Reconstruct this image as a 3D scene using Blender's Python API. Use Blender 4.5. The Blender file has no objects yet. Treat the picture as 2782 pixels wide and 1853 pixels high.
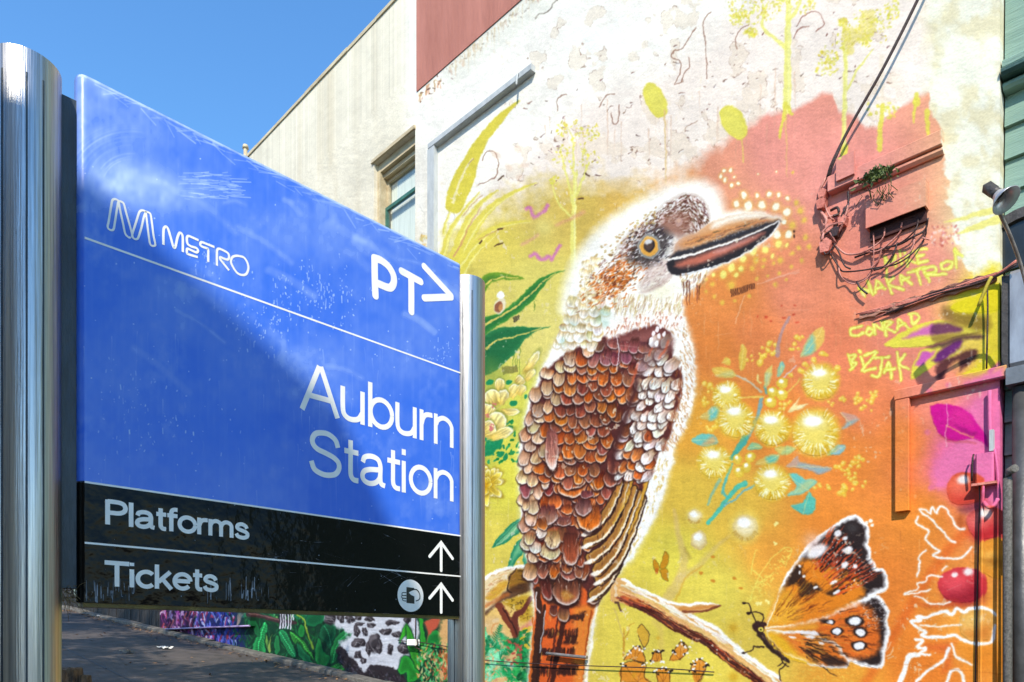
import bpy, bmesh, math, random
import numpy as np
from mathutils import Vector, Matrix

# ================================================================ camera, sky, sun, exposure
sc = bpy.context.scene
C = sc.collection
FPX, CX, HY = 1933.5, 1391.0, 1749.0        # focal length, centre and horizon measured on the 2782 px wide photograph
PSI = math.atan(1 / 1.0158)                 # the camera looks about 45 degrees along the wall
EYE = 1.6
cam = bpy.data.cameras.new('camera'); cam_ob = bpy.data.objects.new('camera', cam); C.objects.link(cam_ob)
cam_ob.location = (0, 0, EYE); cam_ob.rotation_euler = (math.pi / 2, 0, PSI)
cam.sensor_width = 36; cam.lens = 36 * FPX / 2782; cam.shift_y = (HY - 926.5) / 2782
cam.clip_start = .05; cam.clip_end = 3000
sc.camera = cam_ob
SUN = Vector((.82, -1.0, 1.15)).normalized()   # direction towards the sun: behind the camera, high, a little right of the wall's normal
w = bpy.data.worlds.new('World'); sc.world = w; w.use_nodes = True
nt = w.node_tree; bg = nt.nodes['Background']
sky = nt.nodes.new('ShaderNodeTexSky'); sky.sky_type = 'NISHITA'; sky.sun_disc = False
sky.sun_elevation = math.asin(SUN.z); sky.sun_rotation = math.atan2(SUN.x, SUN.y)
sky.air_density = 1.15; sky.dust_density = 0.1; sky.ozone_density = 3.0; sky.altitude = 50
hs = nt.nodes.new('ShaderNodeHueSaturation'); hs.inputs['Saturation'].default_value = 1.22; hs.inputs['Value'].default_value = 1.0
nt.links.new(sky.outputs[0], hs.inputs['Color']); nt.links.new(hs.outputs[0], bg.inputs[0]); bg.inputs[1].default_value = .15
sl = bpy.data.lights.new('sun', 'SUN'); sl.energy = 2.95; sl.angle = math.radians(.53); sl.color = (1, .92, .79)
so = bpy.data.objects.new('sun', sl); C.objects.link(so); so.rotation_euler = (-SUN).to_track_quat('-Z', 'Y').to_euler()
sc.view_settings.view_transform = 'Standard'; sc.view_settings.look = 'None'; sc.view_settings.gamma = 1.0
sc.view_settings.use_curve_mapping = False; sc.view_settings.exposure = 1.0

# measured-photo helpers: where the ray of a photo pixel meets a plane of the place
SP, CP = math.sin(PSI), math.cos(PSI)
WALL_Y, SIGN_X = 6.0, -1.75
def ray(px, py):
    u, v = (px - CX) / FPX, (HY - py) / FPX
    return Vector((CP * u - SP, SP * u + CP, v))
def on_wall(px, py, y=WALL_Y):
    d = ray(px, py); k = y / d.y; return (d.x * k, EYE + d.z * k)
def on_sign(px, py, x=SIGN_X):
    d = ray(px, py); k = x / d.x; return (d.y * k, EYE + d.z * k)
# ---------------------------------------------------------------- paint engine
# The mural and the dirt on the sign are painted stroke by stroke with numpy
# (no files): brush primitives work on a float canvas measured in "sheet" units.
class Sheet:
    def __init__(s, x0, y0, x1, y1, sc, col):
        s.x0, s.y0, s.sc = x0, y0, sc
        s.w, s.h = int((x1 - x0) * sc), int((y1 - y0) * sc)
        s.c = np.empty((s.h, s.w, 3), np.float32); s.c[:] = np.array(col, np.float32) / 255.
    def win(s, xa, ya, xb, yb):
        i0 = max(0, int((xa - s.x0) * s.sc)); i1 = min(s.w, int((xb - s.x0) * s.sc) + 2)
        j0 = max(0, int((ya - s.y0) * s.sc)); j1 = min(s.h, int((yb - s.y0) * s.sc) + 2)
        if i1 <= i0 or j1 <= j0: return None
        X = s.x0 + (np.arange(i0, i1, dtype=np.float32) + .5) / s.sc
        Y = s.y0 + (np.arange(j0, j1, dtype=np.float32) + .5) / s.sc
        return (slice(j0, j1), slice(i0, i1)), X[None, :], Y[:, None]
    def put(s, sl, m, col):
        if isinstance(col, (tuple, list)): col = np.array(col, np.float32) / 255.
        d = s.c[sl]; d += (col - d) * m[..., None]

S = None
rng = np.random.default_rng(11)

def smooth(pts, n=6, closed=False):
    p = np.array(pts, np.float32)
    if len(p) < 3: return p
    if closed: q = np.vstack([p[-1], p, p[0], p[1]])
    else: q = np.vstack([2 * p[0] - p[1], p, 2 * p[-1] - p[-2]])
    out = []
    for i in range(1, len(q) - 2):
        a, b, c, d = q[i - 1], q[i], q[i + 1], q[i + 2]
        for k in range(n):
            t = k / n
            out.append(.5 * (2 * b + (c - a) * t + (2 * a - 5 * b + 4 * c - d) * t * t + (3 * b - a - 3 * c + d) * t ** 3))
    if not closed: out.append(q[-2])
    return np.array(out, np.float32)

def noise(X, Y, sx, sy, seed):
    r = np.random.default_rng(seed); n = 128
    g = r.random((n, n)).astype(np.float32)
    u = X / sx + seed * 3.17; v = Y / sy + seed * 1.71
    iu = np.floor(u).astype(int); iv = np.floor(v).astype(int)
    fu = u - iu; fv = v - iv
    fu = fu * fu * (3 - 2 * fu); fv = fv * fv * (3 - 2 * fv)
    a = g[iv % n, iu % n]; b = g[iv % n, (iu + 1) % n]; c = g[(iv + 1) % n, iu % n]; d = g[(iv + 1) % n, (iu + 1) % n]
    return (a * (1 - fu) + b * fu) * (1 - fv) + (c * (1 - fu) + d * fu) * fv

def fbm(X, Y, sx, sy, seed, oct=4):
    t = 0; a = .5; n = 0
    for i in range(oct):
        t = t + a * noise(X, Y, sx / 2 ** i, sy / 2 ** i, seed + i); n += a; a *= .55
    return t / n

def sdist(p, X, Y):
    d2 = None; ins = None
    n = len(p)
    for i in range(n):
        x1, y1 = p[i]; x2, y2 = p[(i + 1) % n]
        ex, ey = x2 - x1, y2 - y1; L = ex * ex + ey * ey
        if L < 1e-9: continue
        t = np.clip(((X - x1) * ex + (Y - y1) * ey) / L, 0, 1)
        q = (X - x1 - t * ex) ** 2 + (Y - y1 - t * ey) ** 2
        d2 = q if d2 is None else np.minimum(d2, q)
        c = ((y1 > Y) != (y2 > Y)) & (X < (x2 - x1) * (Y - y1) / (ey if abs(ey) > 1e-9 else 1e-9) + x1)
        ins = c if ins is None else ins ^ c
    d = np.sqrt(d2)
    return np.where(ins, -d, d)

def poly(pts, col, soft=1.2, a=1., sm=0, grow=0., rough=0., rs=9., shade=None, seed=3):
    """fill; shade(X,Y,sd)->colour array for blends inside the shape"""
    p = smooth(pts, sm, True) if sm else np.array(pts, np.float32)
    m = max(soft, 1) + grow + rough + 2
    w = S.win(p[:, 0].min() - m, p[:, 1].min() - m, p[:, 0].max() + m, p[:, 1].max() + m)
    if w is None: return
    sl, X, Y = w
    d = sdist(p, X, Y) - grow
    if rough: d = d + (fbm(X, Y, rs, rs, seed, 2) - .5) * 2 * rough
    k = np.clip(.5 - d / (2 * soft), 0, 1) * a
    S.put(sl, k, shade(X, Y, d) if shade else col)

def line(pts, w, col, a=1., soft=1., w2=None, sm=5, fade=None):
    """brush stroke, width w -> w2 along it; fade=(a0,a1) alpha along it"""
    p = smooth(pts, sm) if sm and len(pts) > 2 else np.array(pts, np.float32)
    ws = np.linspace(w, w if w2 is None else w2, len(p)) * .5
    m = max(w, w2 or 0) * .5 + soft + 1
    q = S.win(p[:, 0].min() - m, p[:, 1].min() - m, p[:, 0].max() + m, p[:, 1].max() + m)
    if q is None: return
    sl, X, Y = q
    best = None; al = None
    for i in range(len(p) - 1):
        ex, ey = p[i + 1] - p[i]; L = ex * ex + ey * ey
        if L < 1e-9: continue
        t = np.clip(((X - p[i, 0]) * ex + (Y - p[i, 1]) * ey) / L, 0, 1)
        d = np.sqrt((X - p[i, 0] - t * ex) ** 2 + (Y - p[i, 1] - t * ey) ** 2) - (ws[i] + (ws[i + 1] - ws[i]) * t)
        if fade:
            f = fade[0] + (fade[1] - fade[0]) * (i + t) / (len(p) - 1)
            al = f if al is None else np.where(d < best, f, al)
        best = d if best is None else np.minimum(best, d)
    k = np.clip(.5 - best / (2 * soft), 0, 1) * a
    if fade: k = k * al
    S.put(sl, k, col)

def dab(x, y, rx, ry, ang, col, a=1., soft=.15):
    r = max(rx, ry) * (1 + soft) + 2
    q = S.win(x - r, y - r, x + r, y + r)
    if q is None: return
    sl, X, Y = q; c, s = math.cos(math.radians(ang)), math.sin(math.radians(ang))
    u = ((X - x) * c + (Y - y) * s) / rx; v = (-(X - x) * s + (Y - y) * c) / ry
    d = np.sqrt(u * u + v * v) - 1
    k = np.clip(.5 - d / (2 * max(soft, .6 / min(rx, ry))), 0, 1)
    S.put(sl, k * k * (3 - 2 * k) * a, col)

def glow(x, y, r, col, a=1., ry=None):
    ry = ry or r
    q = S.win(x - 2.4 * r, y - 2.4 * ry, x + 2.4 * r, y + 2.4 * ry)
    if q is None: return
    sl, X, Y = q
    S.put(sl, np.exp(-(((X - x) / r) ** 2 + ((Y - y) / ry) ** 2)) * a, col)

def feather(rx, ry, tx, ty, wid, root, mid, tip, rim=.30, shadow=(50, 24, 22), sa=.75, vm=.55):
    """one painted feather: root -> tip, pale rim round the tip and a dark edge below it"""
    ax, ay = tx - rx, ty - ry; L = math.hypot(ax, ay)
    if L < 1: return
    m = max(L, wid) * .35 + 4
    q = S.win(min(rx, tx) - wid - m, min(ry, ty) - wid - m, max(rx, tx) + wid + m, max(ry, ty) + wid + m)
    if q is None: return
    sl, X, Y = q
    ax /= L; ay /= L
    def prof(v):
        vv = np.clip((v - vm) / (1 - vm), 0, 1)
        return np.where(v < vm, .62 + .38 * np.clip(v, 0, vm) / vm, np.sqrt(np.clip(1 - vv * vv, 0, 1)))
    def field(ox, oy, sc):
        v = ((X - rx - ox) * ax + (Y - ry - oy) * ay) / (L * sc); u = np.abs((X - rx - ox) * -ay + (Y - ry - oy) * ax) / (wid * sc)
        e = np.where(v < vm, u - prof(v), np.sqrt((u) ** 2 + np.clip((v - vm) / (1 - vm), 0, 9) ** 2) - 1)
        return u, v, e
    _, v, e = field(ax * L * .05, ay * L * .05, 1.07)
    sm = np.clip(.5 - e * wid / 4.5, 0, 1) * (v > .1)
    S.put(sl, sm * sa, shadow)
    u, v, e = field(0, 0, 1)
    k = np.clip(.5 - e * wid / 2., 0, 1) * np.clip(v * 5, 0, 1)
    root, mid, tip = (np.array(c, np.float32) / 255. for c in (root, mid, tip))
    t = np.clip((v - .08) / .7, 0, 1)[..., None]
    col = root * (1 - t) + mid * t
    st = (noise((X - rx) * -ay + (Y - ry) * ax, (X - rx) * ax + (Y - ry) * ay, 3.2, 26., int(abs(rx * 7 + ry)) % 97) - .5)[..., None]
    col = col * (1 + st * .38)
    rr = (np.clip((e + rim) / rim, 0, 1) ** 1.5 * np.clip((v - .38) / .5, 0, 1))[..., None]
    S.put(sl, k, np.clip(col * (1 - rr) + tip * rr, 0, 1))

def T(x0, y0, k, pts): return [(x0 + a / k, y0 + b / k) for a, b in pts]
def J(v, s): return v + rng.uniform(-s, s)
def jc(c, s=14): 
    d = rng.uniform(-s, s); return tuple(min(255, max(0, v + d + rng.uniform(-s, s) * .5)) for v in c)
# ---------------------------------------------------------------- the mural
OUT = {}                                     # outlines of painted figures, for their sheets
Z1 = lambda p: T(1500, 450, 3.363, p)
Z2 = lambda p: T(1380, 800, 3.137, p)
Z3 = lambda p: T(1380, 1200, 3.137, p)
Z4 = lambda p: T(1280, 1400, 3.462, p)
Z5 = lambda p: T(1280, 700, 2.613, p)
Z6 = lambda p: T(1860, 850, 2.6125, p)
Z7 = lambda p: T(1680, 1380, 3.316, p)
Z8 = lambda p: T(1960, 1380, 3.316, p)
ZA = lambda p: T(2082, 0, 2.24, p)
ZB = lambda p: T(2082, 600, 2.24, p)
ZC = lambda p: T(2082, 1200, 2.4015, p)
ZD = lambda p: T(2200, 350, 3.4845, p)
ZE = lambda p: T(2380, 980, 3.336, p)
ZF = lambda p: T(1150, 180, 2.75, p)
ZG = lambda p: T(1200, 0, 2.24, p)
ZH = lambda p: T(150, 1620, 3.923, p)
ZI = lambda p: T(650, 1640, 3.923, p)

def background():
    q = S.win(S.x0, S.y0, S.x0 + S.w / S.sc, S.y0 + S.h / S.sc); sl, X, Y = q
    ctl = [(1200,720,215,200,100),(1350,650,222,205,95),(1450,560,212,190,100),(1560,560,214,188,92),(1450,760,222,210,110),
     (1480,900,222,210,120),(1440,1100,215,212,90),(1400,1300,218,210,80),(1360,1500,222,205,90),(1330,1700,225,190,110),
     (1700,540,215,180,90),(1850,520,224,165,100),(1950,450,228,160,125),(2100,400,230,158,135),(2300,500,232,160,140),
     (2400,700,232,150,125),(2150,800,232,150,110),(1990,800,230,150,75),(1950,950,222,140,65),(2050,900,226,140,80),
     (2250,950,230,140,95),(2350,1100,230,140,85),(1900,1150,222,165,60),(2100,1150,228,145,60),(2300,1250,232,145,60),
     (2450,1200,235,145,65),(1880,1350,222,190,75),(1850,1500,225,212,85),(1950,1600,226,210,90),(2000,1400,225,190,75),
     (2100,1500,230,165,65),(2050,1750,225,200,85),(1900,1800,222,205,85),(1750,1750,222,205,85),(2250,1450,230,145,55),
     (2400,1600,230,140,55),(2500,1400,232,148,55),(2300,1830,228,165,60),(2500,1800,235,140,50),(2650,1700,240,170,70),
     (2650,1150,240,130,170),(2600,1250,240,120,170),(2540,1080,238,150,120),(2640,900,236,212,90),(2680,780,236,214,90),
     (2660,650,238,226,170),(2540,720,232,155,130),(2470,900,232,145,120),(1150,900,210,196,100)]
    s = 4; Xs, Ys = X[:, ::s], Y[::s]
    acc = 0; wt = 0
    for x, y, *c in ctl:
        w = 1. / (((Xs - x) ** 2 + (Ys - y) ** 2) / 9000. + .4) ** 2
        acc = acc + w[..., None] * np.array(c, np.float32); wt = wt + w
    f = (acc / wt[..., None] / 255.).astype(np.float32)
    def up(g):
        g = np.repeat(np.repeat(g, s, 0), s, 1)
        return g[:S.h, :S.w]
    fld = up(f)
    k = 5
    for ax in (0, 1):                          # soften the blocks of the coarse field
        fld = sum(np.roll(fld, i, ax) for i in range(-k // 2, k // 2 + 1)) / (2 * (k // 2) + 2 if False else len(range(-k // 2, k // 2 + 1)))
    mott = fbm(X, Y, 60, 60, 5) - .5; drip = fbm(X, Y, 7, 260, 21, 3) - .5; fine = noise(X, Y, 3, 3, 8) - .5
    g_ = fld.mean(2, keepdims=True); fld = np.clip(g_ + (fld - g_) * 1.06 + np.array((.0, .0, .035), np.float32), 0, 1)
    fld = fld * (1 + mott[..., None] * .10 + drip[..., None] * .05 + fine[..., None] * .035)
    # bare plaster: cream on the far part, bright limewash beside the mural, a lilac undercoat below it
    cream = np.array((242, 234, 212), np.float32) / 255.; white = np.array((254, 249, 236), np.float32) / 255.; lil = np.array((246, 233, 220), np.float32) / 255.
    wf = np.clip((X - 1090) / 60. + (fbm(X, Y, 90, 200, 31) - .5) * 2.0 + np.clip((560 - (Y + (X - 1130) * .85)) / 200., -1.4, .3), 0, 1)
    wf = np.maximum(wf, np.clip((X - 1330) / 90., 0, 1))
    base = cream + (white - cream) * wf[..., None]
    base = base * (1 + (fbm(X, Y, 160, 160, 61) - .5)[..., None] * .06 + (fbm(X, Y, 14, 420, 62, 2) - .5)[..., None] * .035)
    st = np.clip(fbm(X, Y, 26, 300, 63, 3) - .52, 0, 1) * 3.2 * np.clip(fbm(X, Y, 200, 200, 64, 2) * 2 - .6, 0, 1) * (X < 1180)
    base = base + (np.array((196, 178, 142), np.float32) / 255. - base) * np.clip(st * .5, 0, .3)[..., None]
    crk = np.abs(fbm(X, Y, 150, 190, 65, 4) - .5); crk = np.clip(1 - crk / .0035, 0, 1) * np.clip(fbm(X, Y, 90, 90, 66, 2) * 3 - 1.5, 0, 1) * (X < 1330)
    base = base * (1 - .45 * crk[..., None])
    ul = np.interp(X[0], [1180, 1260, 1340, 1560, 1700, 1800, 1960, 2100, 2900], [700, 640, 430, 250, 170, 110, 10, -80, -200])[None, :]
    lf = np.clip((Y - ul) / 110. + (fbm(X, Y, 70, 70, 41) - .5) * 1.1, 0, 1) * (X < 2560)
    base = base + (lil - base) * (lf * .95)[..., None]
    f_ = fbm(X, Y, 54, 62, 47, 4); zone = np.clip((X - 1330) / 90., 0, 1) * np.clip((2480 - X) / 60., 0, 1)
    pt = np.clip((f_ - .615) / .012, 0, 1) * zone; base = base + (np.array((228, 208, 180), np.float32) / 255. - base) * (pt * .35)[..., None]
    eg = np.clip(1 - np.abs(f_ - .618) / .010, 0, 1) * np.clip(fbm(X, Y, 18, 18, 48, 2) * 3 - 1.3, 0, 1) * zone; base = base + (np.array((110, 70, 52), np.float32) / 255. - base) * (eg * .85)[..., None]
    cr = np.clip((X - 2490) / 40. + (fbm(X, Y, 50, 50, 45) - .5) * 1.4, 0, 1)
    stain = np.clip((fbm(X, Y, 46, 60, 46) - .5) * 5, 0, 1) * .55
    crc = np.array((244, 242, 222), np.float32) / 255.; crs = np.array((226, 212, 165), np.float32) / 255.
    cc = crc + (crs - crc) * stain[..., None]
    base = base + (cc - base) * cr[..., None]
    # upper limit of the colour and its right-hand border
    tx = [1140, 1190, 1300, 1400, 1500, 1600, 1700, 1800, 1914, 2000, 2084, 2160, 2234, 2262, 2276, 2330, 2350, 2386, 2404, 2470, 2524, 2533, 2560, 2900]
    ty = [760, 690, 600, 545, 500, 490, 500, 500, 428, 366, 308, 300, 250, 256, 300, 318, 350, 350, 322, 278, 250, 308, 350, 400]
    edge = np.interp(X[0], tx, ty)[None, :]
    sf = np.interp(X[0], [1140, 1700, 1900, 2100, 2900], [80, 45, 26, 9, 6])[None, :]
    m = np.clip((Y - edge) / (2 * sf) + .5 + (fbm(X, Y, 22, 22, 51, 3) - .5) * .9, 0, 1)
    rx = np.interp(Y[:, 0], [200, 310, 357, 480, 560, 625, 640, 700, 770, 800, 2000], [2530, 2535, 2566, 2573, 2585, 2600, 2600, 2615, 2660, 2900, 2900])[:, None]
    m = m * np.clip((rx - X) / 9. + (fbm(X, Y, 26, 26, 52, 3) - .5) * 5, 0, 1)
    m = m * np.clip((X - 1188) / 14., 0, 1)
    low = np.clip((Y - 1250 - (1188 - X) * .18) / 60. + (fbm(X, Y, 60, 60, 77) - .5) * 2, 0, 1) * (X <= 1200)
    grn = np.array((70, 120, 70), np.float32) / 255. * (1 + mott[..., None] * .6)
    base = base + (grn - base) * low[..., None]
    S.c[:] = base + (fld - base) * m[..., None]

def flakes():
    for _ in range(95):                        # blown plaster: short dark nicks with a pale lip
        x = rng.uniform(1400, 2420); lo = np.interp(x, [1300, 1700, 2000, 2420], [330, 170, 60, 10]); hi = np.interp(x, [1300, 1800, 2084, 2420], [560, 480, 300, 230])
        y = rng.uniform(lo, hi); a = rng.uniform(-60, 30); L = rng.uniform(3, 16)
        dx, dy = L * math.cos(math.radians(a)), L * math.sin(math.radians(a))
        line([(x, y), (x + dx * .5, y + dy * .5 + J(0, 2)), (x + dx, y + dy)], rng.uniform(1.5, 3.6), jc((92, 52, 40), 25), .85, .8, .8)
        if rng.random() < .4: line([(x + 1, y + 3), (x + dx, y + dy + 3)], 2, (250, 248, 245), .7, .8)
    for _ in range(26):                        # rust runs
        x = rng.uniform(1480, 2200); y = rng.uniform(np.interp(x, [1480, 2200], [300, 150]), 380); line([(x, y), (x + J(0, 2), y + rng.uniform(40, 190))], 2.6, (214, 172, 140), .55, 1.2, 1, fade=(1, .2))
    for pts in ([(1550,165),(1500,235),(1465,295),(1420,305),(1400,345),(1450,375),(1455,430),(1415,510)], [(1500,350),(1505,410),(1470,450),(1460,500),(1415,512)],
                [(1870,150),(1820,180),(1785,245),(1800,300)], [(1640,70),(1590,140),(1605,260),(1615,480)], [(705,670),(705,600),(760,575)], [(955,655),(1000,580),(1050,572)],
                [(250,980),(265,930),(300,915),(330,940),(345,1000),(320,1080),(220,1130)], [(1480,800),(1490,770),(1555,735)], [(1030,690),(1040,745),(1070,745),(1080,640)]):
        line(ZG(pts), 2.2, (128, 82, 62), .8, .9)
    for pts in ([(190,150),(230,95),(290,72),(335,95),(348,150),(300,195)], [(165,235),(200,180),(260,160)]): line(ZA(pts), 2.2, (128, 70, 55), .8, .9)
    for y0, y1 in ((0, 190),):                 # peeling lip under the terracotta band
        for i in range(70):
            t = rng.random(); x = 1135 + t * 360; y = 252 - t * 312 + rng.uniform(2, 26)
            line([(x, y), (x + J(0, 5), y + rng.uniform(3, 16))], rng.uniform(2, 5), jc((206, 160, 110), 30), .7, 1.2)
        for i in range(46):
            t = rng.random(); x = 1135 + t * 360; y = 250 - t * 312 + rng.uniform(3, 40)
            line([(x, y), (x + J(3, 5), y + J(-1, 4))], rng.uniform(1.5, 3.5), jc((96, 60, 44), 20), .85, .9)
    line(ZG([(565,115),(590,85),(625,80),(655,65),(680,20),(705,0)]), 3, (70, 50, 40), .9, .9)
    poly(ZG([(0,420),(470,0),(720,0),(640,80),(560,130),(200,420),(0,590)]), (236, 234, 218), 5, .6)
    for i in range(24):
        x = 1203 + rng.uniform(0, 250); y = 190 - (x - 1203) * .82; line([(x, y), (x + 1, y + rng.uniform(20, 70))], 3, (222, 196, 150), .5, 1.5, 1.5, fade=(1, .1))

YL = (226, 216, 92); YP = (236, 230, 130)
def tree(x, y0, y1, w, limbs, blobs, n, col=YL, sz=5):
    line([(x + 2, y0), (x - 2, (y0 + y1) / 2), (x - 4, y1)], w * .6, YP, .9, 1.5, w)
    line([(x + 3, y0), (x + 1, (y0 + y1) / 2), (x, y1)], w * .25, (244, 240, 170), .7, 1.2)
    for p, ww in limbs: line(p, ww, YP, .85, 1.2, ww * .4)
    for bx, by, br, bry in blobs:
        for _ in range(n):
            a = rng.uniform(0, 6.28); r = rng.random() ** .6
            dab(bx + math.cos(a) * r * br, by + math.sin(a) * r * bry, rng.uniform(.4, 1) * sz, rng.uniform(.3, .8) * sz, rng.uniform(0, 180), jc(col, 16), rng.uniform(.35, .9))

def top_things():
    tree(1560, 470, 760, 17, [([(1558,560),(1535,460),(1520,400)], 7), ([(1562,540),(1590,470),(1600,440)], 8), ([(1550,590),(1515,545),(1496,490)], 7), ([(1556,470),(1556,380),(1540,340)],6)],
         [(1528,350,16,22), (1570,360,22,34), (1610,360,18,24), (1525,420,26,30), (1600,420,34,34), (1505,490,14,14), (1560,430,40,45)], 26, YL, 5)
    tree(2142, -60, 300, 21, [([(2136,130),(2100,100),(2070,70),(2085,10)], 13), ([(2140,60),(2168,20),(2180,-40)], 11)],
         [(2030,20,55,50), (2085,20,40,40), (2180,0,50,40), (2010,50,30,26), (2130,-20,60,30), (2040,90,18,14)], 60, YL, 5)
    line([(2136,280),(2118,375)], 12, YL, .9, 1.2, 6); line([(2134,300),(2138,480)], 6, (230, 205, 110), .5, 1.2, 2); line([(2142,290),(2150,310)], 10, YL, .9)
    tree(2296, 140, 440, 15, [([(2300,245),(2330,190),(2372,135)], 8), ([(2296,180),(2292,120),(2310,90)], 8)], [(2250,150,26,30), (2245,185,32,20), (2300,110,28,34), (2345,60,40,36), (2385,70,40,50), (2290,60,12,14), (2350,110,20,20), (2420,30,26,30)], 46, YL, 5)
    line([(2296,400),(2286,440)], 17, YL, .9, 1.2, 12)
    poly(ZA([(465,160),(560,170),(580,70),(660,70),(660,190),(620,240),(540,260),(530,330),(490,330),(470,250)]), (232, 216, 110), 2, .6, 3, rough=3)
    line([(2398,285),(2392,345),(2390,405)], 12, YL, .9, 1.3, 15)
    for i in range(26): dab(J(2395, 50), J(300, 22), 5, 4, rng.uniform(0, 90), jc(YL), .6)
    line(ZA([(915,570),(905,640),(895,745)]), 12, YL, .9, 1.3, 5); dab(*ZA([(915,620)])[0], 11, 14, 20, YL, .9)
    line(ZA([(975,680),(985,830)]), 15, YL, .9, 1.3, 9); line(ZA([(700,340),(705,620)]), 11, (240, 225, 200), .6, 1.5)
    for c, r in (((1300,610), (33, 48)), ((1775,745), (38, 47))):
        x, y = ZG([c])[0]
        OUT.setdefault('painted_oval', []).append([(x + r[0] * math.cos(t) * .9 - r[1] * math.sin(t) * -.32, y + r[1] * math.sin(t)) for t in np.linspace(0, 6.28, 26)[:-1]])
        poly(OUT['painted_oval'][-1], (224, 214, 92), 2.2, .97)
        poly(OUT['painted_oval'][-1], (232, 224, 120), 6, .4, grow=-8)
    line([(1805,298),(1808,400),(1810,500)], 5, (222, 190, 130), .75, 1.2, 3); line([(2016,372),(2018,440)], 4, (228, 206, 110), .8, 1.2)
    # big strap leaf and the fan of leaves at the foot of the frame
    L1 = ZF([(715,255),(560,360),(400,540),(250,780),(180,950),(168,1050),(200,1095),(270,1085),(320,1000),(370,870),(420,700),(480,560),(580,430),(680,310)])
    OUT['painted_leaf'] = [L1]
    poly(L1, (222, 208, 84), 2, 1, 3); line(ZF([(370,690),(290,820),(220,1020)]), 5, (240, 230, 190), .8, 1.2, 7)
    line(ZF([(375,690),(345,730)]), 2, (140, 90, 60), .7)
    for pts, w in (([(190,1090),(165,1180),(150,1250)], 9), ([(420,940),(300,1080),(200,1230),(150,1400)], 22), ([(560,930),(440,1010),(320,1180),(230,1420)], 34),
                   ([(840,870),(640,960),(460,1100),(330,1300),(270,1440)], 48), ([(800,1150),(560,1200),(400,1320),(260,1500)], 40), ([(540,1250),(420,1360),(330,1480),(290,1560)], 26)):
        line(ZF(pts), 3, (226, 212, 92), .9, 1.6, w * .8); line(ZF([(x + 8, y + 10) for x, y in pts]), 1.5, (242, 234, 150), .8, 1.3, 6)
    line(ZF([(430,1050),(340,1200),(270,1350),(230,1420)]), 2, (200, 130, 120), .6, 1.5, 6)
    for pts in ([(410,1300),(520,1240),(600,1205)], [(440,960),(360,1040),(300,1120)]): line(ZF(pts), 3, (190, 140, 90), .6, 1)
    for pts in ([(420,1320),(435,1305)], [(560,1215),(585,1212)], [(530,1345),(560,1330),(595,1318)], [(560,850),(600,820)], [(1160,995),(1195,992)], [(1215,805),(1240,822)]): line(ZF(pts), 4, (84, 56, 36), .9, 1)
    for pts in ([(770,1065),(800,1060),(830,1125),(890,1090),(930,1040)], [(800,1415),(840,1400),(880,1445),(940,1420),(960,1440),(1020,1340)]): line(ZF(pts), 9, (212, 120, 190), .85, 3.5)
    line(ZF([(740,1330),(800,1300),(855,1255)]), 8, (224, 170, 140), .7, 3); line(ZF([(1000,1190),(1080,1150),(1200,1090)]), 9, (222, 160, 130), .6, 4)
    for x, y in ((540,660), (760,740), (700,620), (640,760), (720,830)): 
        a, b = ZF([(x, y)])[0]; dab(a, b, J(12, 4), J(9, 3), J(0, 60), (228, 190, 160), .35, .5)
    glow(*ZF([(900,1200)])[0], 26, (232, 222, 140), .6)
    # spray at the left foot of the wall
    for _ in range(60): dab(J(1165, 22), J(700, 60), rng.uniform(2, 7), rng.uniform(2, 5), rng.uniform(0, 180), jc((232, 200, 110), 25), .5)

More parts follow.
